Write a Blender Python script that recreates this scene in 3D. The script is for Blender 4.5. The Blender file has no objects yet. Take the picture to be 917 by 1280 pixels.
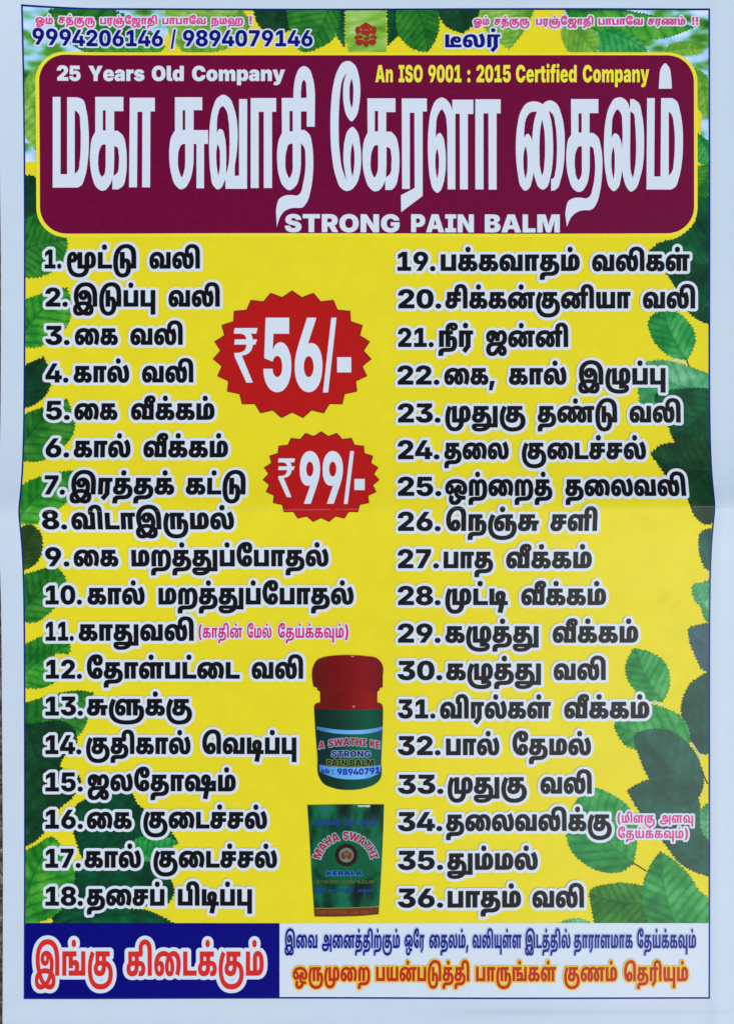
import bpy, bmesh, math, random
import numpy as np
from mathutils import Vector
from mathutils.geometry import delaunay_2d_cdt

# ------------------------------------------------------------------ units
# The poster is drawn in "print units": u to the right, v downward, 0.5 mm each.
S = 0.0005
CU, CV = 458.5, 640.0          # print point under the lens
D = 1150.0                     # lens height above the ground, in print units

scene = bpy.context.scene
COL = scene.collection

# ------------------------------------------------------------------ camera
cam_d = bpy.data.cameras.new('camera')
cam_d.sensor_fit = 'VERTICAL'
cam_d.angle = 2 * math.atan(640.0 / D)
cam_d.clip_start = 0.01
cam_d.clip_end = 100
cam = bpy.data.objects.new('camera', cam_d)
COL.objects.link(cam)
cam.location = (0, 0, D * S)
scene.camera = cam

# ------------------------------------------------------------------ light: bright overcast day
SUN_DIR = Vector((math.tan(math.radians(29)), -math.tan(math.radians(15)), 1.0)).normalized()   # towards the sun
world = bpy.data.worlds.new('World')
scene.world = world
world.use_nodes = True
wn = world.node_tree.nodes
sky = wn.new('ShaderNodeTexSky')
sky.sky_type = 'NISHITA'
sky.sun_disc = False
sky.sun_elevation = math.asin(SUN_DIR.z)
sky.sun_rotation = math.atan2(SUN_DIR.x, SUN_DIR.y)
sky.air_density = 1.0
sky.dust_density = 2.0
wn['Background'].inputs['Strength'].default_value = 0.11
world.node_tree.links.new(sky.outputs['Color'], wn['Background'].inputs['Color'])
sun_d = bpy.data.lights.new('sun', 'SUN')
sun_d.energy = 1.3
sun_d.angle = math.radians(40)
sun_d.color = (1.0, 0.985, 0.96)
sun = bpy.data.objects.new('sun', sun_d)
COL.objects.link(sun)
sun.rotation_euler = (-SUN_DIR).to_track_quat('-Z', 'Y').to_euler()
sun.location = SUN_DIR * 5
scene.view_settings.view_transform = 'Standard'
scene.view_settings.look = 'None'
scene.view_settings.exposure = 0.20
scene.view_settings.gamma = 1.0

# ------------------------------------------------------------------ helpers: colour and materials
ILL = (0.86, 0.86, 0.86)

def lin(c):
    c /= 255.0
    return c / 12.92 if c <= 0.04045 else ((c + 0.055) / 1.055) ** 2.4

def ink(r, g, b):
    return tuple(min(0.95, max(0.002, lin(x) / i)) for x, i in zip((r, g, b), ILL)) + (1.0,)

class NT:
    """small wrapper for building node trees"""
    def __init__(self, name):
        self.m = bpy.data.materials.new(name)
        self.m.use_nodes = True
        self.t = self.m.node_tree
        self.b = self.t.nodes['Principled BSDF']
    def n(self, kind, **kw):
        x = self.t.nodes.new(kind)
        for k, v in kw.items():
            setattr(x, k, v)
        return x
    def l(self, a, b):
        self.t.links.new(a, b)
    def px(self):
        """print coordinates in print units"""
        uv = self.n('ShaderNodeUVMap', uv_map='print')
        mp = self.n('ShaderNodeVectorMath', operation='SCALE')
        mp.inputs['Scale'].default_value = 1000.0
        self.l(uv.outputs['UV'], mp.inputs[0])
        return mp.outputs[0]
    def noise(self, vec, scale, detail=3.0, rough=0.5):
        x = self.n('ShaderNodeTexNoise')
        x.inputs['Scale'].default_value = scale
        x.inputs['Detail'].default_value = detail
        x.inputs['Roughness'].default_value = rough
        self.l(vec, x.inputs['Vector'])
        return x.outputs['Fac']
    def math(self, op, a, b=None, c=None):
        x = self.n('ShaderNodeMath', operation=op)
        for i, v in enumerate((a, b, c)):
            if v is None:
                continue
            if isinstance(v, (int, float)):
                x.inputs[i].default_value = v
            else:
                self.l(v, x.inputs[i])
        return x.outputs[0]
    def mix(self, f, a, b, mode='MIX'):
        x = self.n('ShaderNodeMix', data_type='RGBA', blend_type=mode)
        for s, v in ((x.inputs[0], f), (x.inputs[6], a), (x.inputs[7], b)):
            if isinstance(v, (tuple, float, int)):
                s.default_value = v
            else:
                self.l(v, s)
        return x.outputs[2]
    def ramp(self, f, stops, interp='LINEAR'):
        x = self.n('ShaderNodeValToRGB')
        cr = x.color_ramp
        cr.interpolation = interp
        while len(cr.elements) < len(stops):
            cr.elements.new(0.5)
        for e, (p, c) in zip(cr.elements, stops):
            e.position = p
            e.color = c
        self.l(f, x.inputs[0])
        return x.outputs[0]

ROUGH, SPEC = 0.24, 0.14

def finish(t, color, p=None, wear=True, rough=ROUGH, spec=SPEC):
    """glossy print: fine mottling of the ink, worn fold line, slightly uneven gloss"""
    p = p or t.px()
    if wear:
        sx = t.n('ShaderNodeSeparateXYZ')
        t.l(p, sx.inputs[0])
        # worn ink along the fold, broken up by noise
        w = t.math('MULTIPLY_ADD', sx.outputs[0], 0.0075, t.math('SUBTRACT', sx.outputs[1], FOLD_V + 3.44))
        w = t.math('ABSOLUTE', w)
        w = t.math('LESS_THAN', w, 0.55)
        nz = t.noise(p, 0.045, 4, 0.6)
        w = t.math('MULTIPLY', w, t.math('MULTIPLY', t.math('GREATER_THAN', nz, 0.48), 0.22))
        color = t.mix(w, color, (0.38, 0.40, 0.40, 1))
    t.l(color, t.b.inputs['Base Color'])
    r = t.noise(p, 0.02, 3)
    t.l(t.math('MULTIPLY_ADD', r, 0.10, rough - 0.05), t.b.inputs['Roughness'])
    t.b.inputs['Specular IOR Level'].default_value = spec
    bp = t.n('ShaderNodeBump')
    bp.inputs['Strength'].default_value = 0.06
    bp.inputs['Distance'].default_value = 0.0006
    t.l(t.noise(p, 0.05, 4, 0.6), bp.inputs['Height'])
    t.l(bp.outputs[0], t.b.inputs['Normal'])
    return t.m

def print_mat(name, rgb, vary=0.10, cell=0.12):
    t = NT(name)
    p = t.px()
    c = ink(*rgb)
    f = t.noise(p, cell, 5, 0.65)
    dark = tuple(x * (1 - vary) for x in c[:3]) + (1,)
    lite = tuple(min(0.95, x * (1 + vary)) for x in c[:3]) + (1,)
    col = t.ramp(f, [(0.3, dark), (0.7, lite)])
    return finish(t, col, p)

FOLD_V = 636.6

# ------------------------------------------------------------------ the relief of the paper
def relief(u, v):
    """height of the paper above the ground (print units)"""
    u = np.asarray(u, float)
    v = np.asarray(v, float)
    dv = v - (FOLD_V + 3.44 - 0.0075 * u)
    side = np.abs(u - 458.0) / 427.0
    amp = 8.0 + 9.3 * np.clip(side, 0, 1.2) ** 2
    h = amp * np.exp(-(np.sqrt(dv * dv + 144.0) - 12.0) / 42.0)
    # lifted top left corner
    a = np.clip(1 - (u - 20) / 105.0, 0, 1.25) ** 1.5
    b = np.exp(-np.clip(v + 8, 0, None) / 110.0)
    h = h + 12.5 * a * b
    # lazy waves of the sheet
    h = h + 1.2 * (1 + np.sin(u * 0.0105 + 0.6 + 0.4 * np.sin(v * 0.006)) * np.cos(v * 0.0085 + 0.9))
    # two faint creases and a dent
    h = h + 1.1 * np.exp(-np.abs(v - 1263.0 - 0.004 * (u - 458)) / 3.0)
    h = h + 0.9 * np.exp(-np.abs(u - 893.0) / 6.0)
    q = ((u - 838) * 0.80 + (v - 752) * 0.60)
    w = (-(u - 838) * 0.60 + (v - 752) * 0.80)
    h = h + 1.0 * np.exp(-(q / 16.0) ** 2 - (w / 5.0) ** 2)
    return h

GAP = 0.09                                              # print layers lie this far above each other

def place(u, v, layer):
    h = relief(u, v)
    z = (h + 0.6 + layer * GAP) * S
    return np.stack([(np.asarray(u) - CU) * S, (CV - np.asarray(v)) * S, z], 1)

def normals(u, v):
    e = 0.5
    hu = (relief(u + e, v) - relief(u - e, v)) / (2 * e)
    hv = (relief(u, v + e) - relief(u, v - e)) / (2 * e)
    n = np.stack([-hu, hv, np.ones_like(hu)], 1)
    return n / np.linalg.norm(n, axis=1)[:, None]

def flat(x, y):
    """photo position -> print position (undoes the swelling of the lifted paper)"""
    k = 1 - (float(relief(x, y)) + 0.8) / D
    return CU + (x - CU) * k, CV + (y - CV) * k

# ------------------------------------------------------------------ helpers: outlines
def spline(pts, n=6):
    """closed outline; points are smooth unless they carry a third value (a corner)"""
    m = len(pts)
    P = [np.array(p[:2], float) for p in pts]
    C = [len(p) > 2 for p in pts]
    out = []
    for i in range(m):
        a, b = P[i], P[(i + 1) % m]
        if C[i] and C[(i + 1) % m]:
            out.append(a)
            continue
        pa, nb = P[i - 1], P[(i + 2) % m]
        d = np.linalg.norm(b - a)
        def tang(q0, q1, q2):
            l0, l1 = np.linalg.norm(q1 - q0) + 1e-6, np.linalg.norm(q2 - q1) + 1e-6
            t = (q1 - q0) / l0 * l1 + (q2 - q1) / l1 * l0
            return t / (l0 + l1)
        t0 = None if C[i] else tang(pa, a, b) * d
        t1 = None if C[(i + 1) % m] else tang(a, b, nb) * d
        if t0 is None:
            t0 = 2 * (b - a) - t1 if t1 is not None else b - a
            t0 = (b - a) * 0.5 + t0 * 0.5
        if t1 is None:
            t1 = (b - a) * 0.5 + (2 * (b - a) - t0) * 0.5
        for k in range(n):
            s = k / n
            out.append((2*s**3 - 3*s*s + 1) * a + (s**3 - 2*s*s + s) * t0 + (-2*s**3 + 3*s*s) * b + (s**3 - s*s) * t1)
    return np.array(out)

def resample(P, step):
    out = []
    for a, b in zip(P, np.roll(P, -1, 0)):
        n = max(1, int(math.ceil(np.linalg.norm(b - a) / step)))
        for k in range(n):
            out.append(a + (b - a) * k / n)
    return np.array(out)

def clip_rect(P, x0, y0, x1, y1):
    for ax, lim, sg in ((0, x0, 1), (0, x1, -1), (1, y0, 1), (1, y1, -1)):
        out = []
        for a, b in zip(P, np.roll(P, -1, 0)):
            ia, ib = (a[ax] - lim) * sg >= 0, (b[ax] - lim) * sg >= 0
            if ia:
                out.append(a)
            if ia != ib:
                t = (lim - a[ax]) / (b[ax] - a[ax])
                out.append(a + (b - a) * t)
        if not out:
            return np.zeros((0, 2))
        P = np.array(out)
    return P

def rounded(x0, y0, x1, y1, r, n=10):
    out = []
    for cx, cy, a0 in ((x1 - r, y0 + r, -90), (x1 - r, y1 - r, 0), (x0 + r, y1 - r, 90), (x0 + r, y0 + r, 180)):
        for k in range(n + 1):
            a = math.radians(a0 + 90 * k / n)
            out.append((cx + r * math.cos(a), cy + r * math.sin(a)))
    return np.array(out)

def rect(x0, y0, x1, y1):
    return np.array([(x0, y0), (x1, y0), (x1, y1), (x0, y1)], float)

def ellipse(cx, cy, rx, ry, n=40):
    a = np.linspace(0, 2 * math.pi, n, endpoint=False)
    return np.stack([cx + rx * np.cos(a), cy + ry * np.sin(a)], 1)

def simplify(P, tol):
    n = len(P)
    if n < 8:
        return P
    keep = np.zeros(n, bool)
    far = int(np.argmax(((P - P[0]) ** 2).sum(1)))
    keep[0] = keep[far] = True
    Q = np.vstack([P, P[:1]])
    stack = [(0, far), (far, n)]
    while stack:
        i, j = stack.pop()
        if j - i < 2:
            continue
        a, b = Q[i], Q[j]
        d = b - a
        L = math.hypot(*d)
        seg = Q[i + 1:j] - a
        dist = np.abs(seg[:, 0] * d[1] - seg[:, 1] * d[0]) / L if L > 1e-9 else np.hypot(seg[:, 0], seg[:, 1])
        k = int(np.argmax(dist))
        if dist[k] > tol:
            k += i + 1
            keep[k % n] = True
            stack += [(i, k), (k, j)]
    return P[keep]

def even_odd(pts, cs):
    inside = np.zeros(len(pts), bool)
    A = np.vstack(cs)
    B = np.vstack([np.roll(c, -1, 0) for c in cs])
    for i in range(0, len(pts), 4000):
        p = pts[i:i + 4000]
        x, y = p[:, :1], p[:, 1:]
        c = (A[None, :, 1] > y) != (B[None, :, 1] > y)
        with np.errstate(divide='ignore', invalid='ignore'):
            xi = A[None, :, 0] + (y - A[None, :, 1]) / (B[None, :, 1] - A[None, :, 1]) * (B[None, :, 0] - A[None, :, 0])
        inside[i:i + 4000] = ((c & (x < xi)).sum(1) % 2) == 1
    return inside

def near_fold(v):
    return abs(v - FOLD_V) < 36

def fill(cs, grid=12.0):
    """triangulate even-odd outlines in the print plane; returns verts, tris"""
    V, E = [], []
    for c in cs:
        q = []
        for a, b in zip(c, np.roll(c, -1, 0)):
            L = np.linalg.norm(b - a)
            st = 3.0 if near_fold((a[1] + b[1]) / 2) else grid
            n = max(1, int(math.ceil(L / st)))
            if L > 60:
                n = max(n, int(math.ceil(L / 6.0)) if min(a[1], b[1]) < FOLD_V < max(a[1], b[1]) else n)
            for k in range(n):
                q.append(a + (b - a) * k / n)
        s = len(V)
        V += q
        E += [(s + i, s + (i + 1) % len(q)) for i in range(len(q))]
    A = np.vstack(cs)
    lo, hi = A.min(0), A.max(0)
    rows, y = [], math.floor(lo[1] / grid) * grid
    while y < hi[1]:
        rows.append(y)
        y += 3.0 if near_fold(y) else grid
    gx = np.arange(math.floor(lo[0] / grid) * grid, hi[0], grid)
    G = np.array([(x + 0.13, yy + 0.17) for yy in rows for x in gx])
    if len(G):
        G = G[even_odd(G, cs)]
        # keep clear of the outline
        if len(G) < 6000:
            O = np.array(V)
            ok = np.ones(len(G), bool)
            for i in range(0, len(G), 500):
                d = ((G[i:i + 500, None] - O[None]) ** 2).sum(2).min(1)
                ok[i:i + 500] = d > 1.0
            G = G[ok]
        V += list(G)
    r = delaunay_2d_cdt([Vector((float(p[0]), float(p[1]))) for p in V], E, [], 0, 1e-5)
    vv = np.array([(p.x, p.y) for p in r[0]])
    tt = np.array([f for f in r[2] if len(f) == 3])
    cen = vv[tt].mean(1)
    tt = tt[even_odd(cen, cs)]
    return vv, tt

def sheet(name, parent, mat, cs, layer, grid=12.0, attr=None):
    """one printed area, following the relief of the paper"""
    vv, tt = fill(cs, grid)
    used = np.unique(tt)
    remap = -np.ones(len(vv), int)
    remap[used] = np.arange(len(used))
    vv, tt = vv[used], remap[tt]
    a, b, c = vv[tt[:, 0]], vv[tt[:, 1]], vv[tt[:, 2]]
    ar = (b[:, 0] - a[:, 0]) * (c[:, 1] - a[:, 1]) - (b[:, 1] - a[:, 1]) * (c[:, 0] - a[:, 0])
    tt[ar > 0] = tt[ar > 0][:, ::-1]                  # v points down, so this faces up
    me = bpy.data.meshes.new(name)
    me.from_pydata(place(vv[:, 0], vv[:, 1], layer).tolist(), [], tt.tolist())
    uvl = me.uv_layers.new(name='print')
    idx = np.zeros(len(me.loops), int)
    me.loops.foreach_get('vertex_index', idx)
    uvl.data.foreach_set('uv', (vv[idx] / 1000.0).astype(np.float32).ravel())
    if attr:
        for k, fn in attr.items():
            at = me.attributes.new(k, 'FLOAT_VECTOR', 'POINT')
            at.data.foreach_set('vector', fn(vv).astype(np.float32).ravel())
    me.polygons.foreach_set('use_smooth', [True] * len(me.polygons))
    me.normals_split_custom_set_from_vertices(normals(vv[:, 0], vv[:, 1]).tolist())
    me.materials.append(mat)
    o = bpy.data.objects.new(name, me)
    COL.objects.link(o)
    if parent is not None:
        o.parent = parent
    return o

# ------------------------------------------------------------------ helpers: lettering
# Letter outlines, 1000 units to the em: style -> character or ligature -> (advance, contours);
# a contour is x y pairs, each from the one before it, with "*" after a curve's control point.
GLYPHS = {
 'H': {
  ',': '269|17,-200 43,313 166,0 -96,-313',
  'இ': '978|228,-321 -79,0* -95,57* -42,96* 0,58 0,78* 73,107* 59,35 55,35* 134,33* 67,0 56,0* 112,-22* 58,-30 46,-22* 73,-66* 42,-89* 0,-59 0,-101* -115,-110* -101,0 -72,0* -110,39* -51,34 -48,30* -75,79* -58,96* -24,57 -49,92* -44,179* 0,108 0,90* 52,164* 109,129* 170,75* 118,0 83,0* 140,-41* 54,-41 52,-39* 72,-113* 37,-159* 0,-111 0,-347 -161,0 0,276 0,89* -16,146* -43,113* -40,37 -32,30* -90,33* -59,0 -66,0* -107,-45* -78,-88* -41,-126* 0,-81 0,-48* 14,-96* 25,-95* 18,-49 17,-54* 54,-101* 72,-82* 44,-24 25,-13* 55,-22* 30,0 51,0* 50,51* 0,38 0,38* -43,59* -33,21 -37,26* -86,22* -50,0 -65,0* -100,-29* -38,-38 -21,-19* -27,-50* 0,-31 0,-34* 47,-54* 46,0 26,0* 50,13* 22,10 51,23* 81,83* 59,106* 17,57 13,42* 9,83* 0,37 0,47* -16,89* -46,66* -46,11 -11,-1 -4,1* -12,1* -4,0 -16,0* -31,-14* -21,-30* 0,-26 0,-26* 20,-26* 16,0 18,0* 19,24* 0,30 0,35* -29,68* -31,26 98,18 16,-14* 31,-61* 21,-68* 0,-27 0,-50* -33,-66* -64,-32* -46,0 -52,0* -79,36* -44,74* 0,56 0,62* 58,83* 97,41* 60,0 94,0* 123,-87* 61,-149* 0,-95 0,-58* -23,-120* -27,-58 -23,-58* -57,-96* -76,-79* -50,-31 -50,-33* -103,-38*',
  'ஒ': '938|725,37 -68,0* -77,42* -32,70* 0,41 0,26* 9,39* 9,22 5,-3 -31,-31* -22,-62* 0,-34 0,-40* 30,-62* 31,-21 18,-12* 45,-16* 65,-8* 47,0 77,0 0,-123 -83,0 -77,0* -83,19* -25,9 -63,21* -78,72* -37,93* 0,51 0,64* 44,97* 77,74* 50,29 130,-68 -8,-26* -8,-45* 0,-22 0,-37* 19,-40* 22,0 11,0* 17,11* 11,32* 0,32 0,67* -63,99* -125,55* -95,0 -53,0* -105,-19* -95,-47* -39,-43 -7,-30 -3,-11* -4,-26* 0,-22 0,-23* 8,-40* 21,-25* 17,0 20,0* 19,28* 0,34 0,34* -21,32* -20,0 -19,0* -33,-20* -20,-23 -13,100 35,24* 61,18* 27,0 35,0* 61,-37* 38,-72* 0,-54 0,-66* -42,-80* -75,-36* -51,0 -59,0* -81,54* -40,97* 0,66 0,81* 68,115* 54,38 41,29* 95,36* 113,17* 68,0 98,0* 170,-46* 61,-50 51,-41* 61,-121* 0,-81 0,-44* -23,-75* -47,-55* -69,-31*|391,-321 -59,0* -99,42* -59,87* 0,67 0,42* 24,75* 25,37 136,-70 -14,-21* -15,-42* 0,-22 0,-23* 17,-32* 31,-16* 22,0 21,0* 35,15* 35,35* 19,29 12,18* 28,35* 13,12 155,-35 -12,-13* -27,-34* -11,-19 -39,-64* -82,-73* -96,-30*',
  'க': '762|248,-12 -73,0* -98,42* -49,79* 0,58 0,56* 63,83* 126,46* 96,0 172,0 50,0* 70,-11* 53,-23* 22,-20 26,-22* 28,-67* 0,-46 0,-82* -87,-93* -85,0 -26,0* -47,6* -18,5 22,118 10,-2* 17,-2* 8,0 25,0* 29,27* 0,27 0,23* -16,28* -31,14* -45,5* -29,0 -170,0 -38,0* -40,-9* -12,-11 -9,-8* -9,-23* 0,-16 0,-31* 36,-27* 27,0 26,0* 38,20* 21,47* 0,39 0,227 -91,0 0,-143 -145,-16 0,283 531,0 0,-124 -138,0 0,-192 0,-76* -25,-92* -30,-33 -28,-31* -92,-33*',
  'கு': '997|476,-12 -73,0* -98,42* -49,79* 0,58 0,56* 63,83* 126,46* 96,0 98,0 84,0* 125,-48* 82,-85* 41,-112* 0,-64 0,-80* -50,-121* -88,-85* -115,-53* -130,-25* -66,0 -23,0 -108,0* -157,54* -105,94* -63,119* -27,131* 0,64 0,10 0,101* 34,151* 53,122* 31,56 136,-66 -28,-54* -48,-112* -28,-124* 0,-73 0,-15 0,-70* 35,-121* 74,-89* 120,-50* 84,0 20,0 64,0* 106,30* 76,58* 41,88* 0,58 0,78* -54,85* -89,33* -52,0 -95,0 -38,0* -40,-9* -12,-11 -9,-8* -9,-23* 0,-16 0,-31* 36,-27* 27,0 26,0* 38,20* 21,47* 0,39 0,227 -91,0 0,-143 -145,-16 0,283 535,0 0,-124 -142,0 0,-192 0,-76* -25,-92* -30,-33 -28,-31* -92,-33*',
  'க்': '762|248,-12 -73,0* -98,42* -49,79* 0,58 0,56* 63,83* 126,46* 96,0 172,0 50,0* 70,-11* 53,-23* 22,-20 26,-22* 28,-67* 0,-46 0,-82* -87,-93* -85,0 -26,0* -47,6* -18,5 22,118 10,-2* 17,-2* 8,0 25,0* 29,27* 0,27 0,23* -16,28* -31,14* -45,5* -29,0 -170,0 -38,0* -40,-9* -12,-11 -9,-8* -9,-23* 0,-16 0,-31* 36,-27* 27,0 26,0* 38,20* 21,47* 0,39 0,227 -91,0 0,-143 -145,-16 0,283 531,0 0,-124 -138,0 0,-192 0,-76* -25,-92* -30,-33 -28,-31* -92,-33*|390,661 -38,0* -47,47* 0,43 0,44* 47,46* 38,0 39,0* 47,-46* 0,-44 0,-43* -47,-47*',
  'ங்': '969|53,0 0,569 533,0 0,-124 -133,0 0,-95 15,8* 44,12* 25,0 55,0* 67,-44* 32,-67* 0,-36 0,-30* -13,-52* -10,-17 57,0 -6,-124 -427,0 0,124 214,0 10,14* 15,37* 0,28 0,18* -18,25* -20,0 -12,0* -19,-8* -9,-6 0,-60 -161,0 0,273 -78,0 0,-445|703,0 13,124 39,0 0,445 161,0 0,-569|484,661 -39,0* -47,47* 0,43 0,44* 47,46* 37,0 40,0* 47,-46* 0,-44 0,-43* -47,-47*',
  'ச': '674|248,-12 -73,0* -98,42* -49,79* 0,58 0,56* 63,83* 126,46* 96,0 317,0 0,-115 -339,0 -38,0* -40,-9* -12,-11 -9,-8* -9,-23* 0,-16 0,-31* 36,-27* 27,0 26,0* 38,20* 21,47* 0,39 0,227 -91,0 0,-143 -145,-16 0,283 535,0 0,-124 -142,0 0,-192 0,-76* -25,-92* -30,-33 -28,-31* -92,-33*',
  'சு': '797|248,-12 -73,0* -98,42* -49,79* 0,58 0,56* 63,83* 126,46* 96,0 460,0 0,-115 -482,0 -38,0* -40,-9* -12,-11 -9,-8* -9,-23* 0,-16 0,-31* 36,-27* 27,0 26,0* 38,20* 21,47* 0,39 0,227 -91,0 0,-143 -145,-16 0,283 535,0 0,-124 -142,0 0,-192 0,-76* -25,-92* -30,-33 -28,-31* -92,-33*|546,0 0,275 157,-8 0,-267',
  'ச்': '674|248,-12 -73,0* -98,42* -49,79* 0,58 0,56* 63,83* 126,46* 96,0 317,0 0,-115 -339,0 -38,0* -40,-9* -12,-11 -9,-8* -9,-23* 0,-16 0,-31* 36,-27* 27,0 26,0* 38,20* 21,47* 0,39 0,227 -91,0 0,-143 -145,-16 0,283 535,0 0,-124 -142,0 0,-192 0,-76* -25,-92* -30,-33 -28,-31* -92,-33*|390,661 -38,0* -47,47* 0,43 0,44* 47,46* 38,0 39,0* 47,-46* 0,-44 0,-43* -47,-47*',
  'ஜ': '877|264,581 64,0* 91,-37* 62,-66* 20,-45 -63,5 17,44* 53,64* 75,35* 49,0 75,0* 94,-72* 45,-115* 0,-65 0,-82* -44,-104* -41,-35 -32,-27* -72,-31* -88,-13* -58,0 -124,0 -44,0* -57,-6* -36,-13* -15,-10 -22,-15* -21,-49* 0,-38 0,-30* 16,-47* 34,-26* 27,0 25,0* 41,16* 44,45* 27,41 41,63* 80,58* 76,17* 35,0 53,0* 74,-32* 48,-54* 22,-69* 0,-37 0,-48* -31,-78* -73,-46* -62,0 -49,0* -64,30* -36,48* -15,54* 0,24 0,44* 36,72* 22,28 122,-19 -32,-28* -29,-55* 0,-28 0,-22* 18,-30* 20,0 13,0* 15,14* 7,24* 0,15 0,15* -8,28* -15,22* -22,12* -14,0 -12,0* -26,-6* -11,-7 -15,-11* -22,-21* -26,-35* -22,-33 -31,-47* -69,-60* -88,-28* -61,0 -80,0* -99,63* -45,105* 0,61 0,77* 55,99* 51,28 30,17* 70,21* 95,10* 65,0 75,0 50,0* 64,8* 42,19* 16,16 23,21* 18,68* 0,48 0,37* -16,51* -31,27* -21,0 -13,0* -21,-9* -8,-9 -12,-14* -11,-47* 0,-42 0,-130 -158,0 0,110 0,40* -14,57* -28,37* -42,18* -29,0 -18,0* -29,-6* -18,-6 -24,-10 -11,-15* -15,-31* -7,-35* 0,-20 0,-29* 19,-36* 21,0 17,0* 19,26* 0,27 0,23* -17,42* -39,32* -33,7 116,51 27,-11* 44,-42* 26,-64* 0,-44 0,-73* -77,-88* -83,0 -62,0* -74,52* -32,87* 0,54 0,67* 57,100* 105,57*',
  'ஞ்': '1104|907,346 54,0* 76,-58* 39,-109* 0,-77 0,-95* -52,-142* -94,-98* -126,-61* -150,-27* -81,0 -19,0 -113,0* -171,49* -121,88* -75,122* -35,146* 0,81 0,10 0,78* 29,142* 52,129* 32,58 136,-67 -33,-57* -44,-119* -22,-114* 0,-53 0,-10 0,-80* 39,-130* 87,-94* 142,-50* 102,0 12,0 81,0* 128,33* 89,70* 47,109* 0,76 0,47* -14,55* -25,24* -16,0 -13,0* -22,-8* -11,-8 -12,109 23,16* 53,15*|448,-12 -62,0* -86,58* -45,115* 0,84 0,83* 55,120* 49,40 32,26* 80,36* 116,19* 84,0 16,0 -21,-124 -29,0 -41,0* -60,-8* -44,-16* -18,-13 -37,-26* -40,-88* 0,-78 0,-37* 10,-48* 21,-24* 16,0 14,0* 17,12* 8,29* 0,24 0,37* -26,28* -20,0 -17,0* -40,-29* -23,-29 -26,93 34,35* 67,45* 46,0 74,0* 80,-91* 0,-86 0,-58* -38,-83* -81,-46*|676,0 0,445 -26,0 28,124 250,0 0,-124 -91,0 0,-445|552,661 -39,0* -47,47* 0,43 0,44* 47,46* 37,0 40,0* 47,-46* 0,-44 0,-43* -47,-47*',
  'ட': '576|53,0 0,569 161,0 0,-445 346,0 0,-124',
  'டி': '709|53,0 0,569 161,0 0,-445 479,0 0,-124|444,489 49,0* 68,-27* 41,-46* 18,-60* 0,-32 0,-34* -14,-92* -12,-59 -88,-423 -159,30 69,300 8,39 20,110 7,40* 8,61* 0,25 0,23* -10,23* -15,0 -14,0* -19,-40* 0,-36 0,-30* 10,-59* 22,-58* 18,-30 -82,-87 -34,45* -49,82* -27,89* 0,54 0,48* 37,88* 82,56*',
  'டீ': '700|53,0 0,569 161,0 0,-445 470,0 0,-124|478,488 66,0* 81,-43* 37,-69* 0,-41 0,-64* -72,-77* -71,0 -47,0* -58,34* -26,61* 0,41 0,39* 49,80* 34,28 67,-36 -27,-28* -31,-43* 0,-31 0,-12* 6,-16* 14,-9* 10,0 13,0* 14,19* 0,19 0,20* -23,23* -25,0 -16,0* -22,-3* -14,-5 -18,-14* -22,-40* -11,-45* 0,-23 0,-54* 41,-91* 34,-36 -108,-65 -30,36* -45,71* -25,87* 0,59 0,32* 18,78* 48,72* 89,46*',
  'டு': '927|381,-318 -94,0* -130,77* -78,140* -35,188* 0,111 0,44 0,112* 42,190* 79,149* 114,104* 144,54* 86,0 77,0* 121,-38* 43,-35 32,-26* 47,-64* 31,-83* 15,-111* 0,-73 0,-421 -161,0 0,389 0,76* -16,112* -35,79* -30,26 -24,21* -61,21* -42,0 -61,0* -98,-46* -74,-87* -49,-124* -25,-156* 0,-92 0,-132* 30,-163* 51,-86* 67,-32* 36,0 39,0* 54,34* 34,64* 16,92* 0,59 0,65* -10,72* -23,30* -19,0 -10,0* -16,-7* -5,-5 -10,115 19,12* 42,9* 16,0 54,0* 79,-64* 43,-127* 0,-95 0,-94* -39,-141* -77,-95* -114,-48*|289,0 0,569 161,0 0,-569',
  'ட்': '576|53,0 0,569 161,0 0,-445 346,0 0,-124|288,661 -39,0* -47,47* 0,43 0,44* 47,46* 37,0 40,0* 47,-46* 0,-44 0,-43* -47,-47*',
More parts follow.
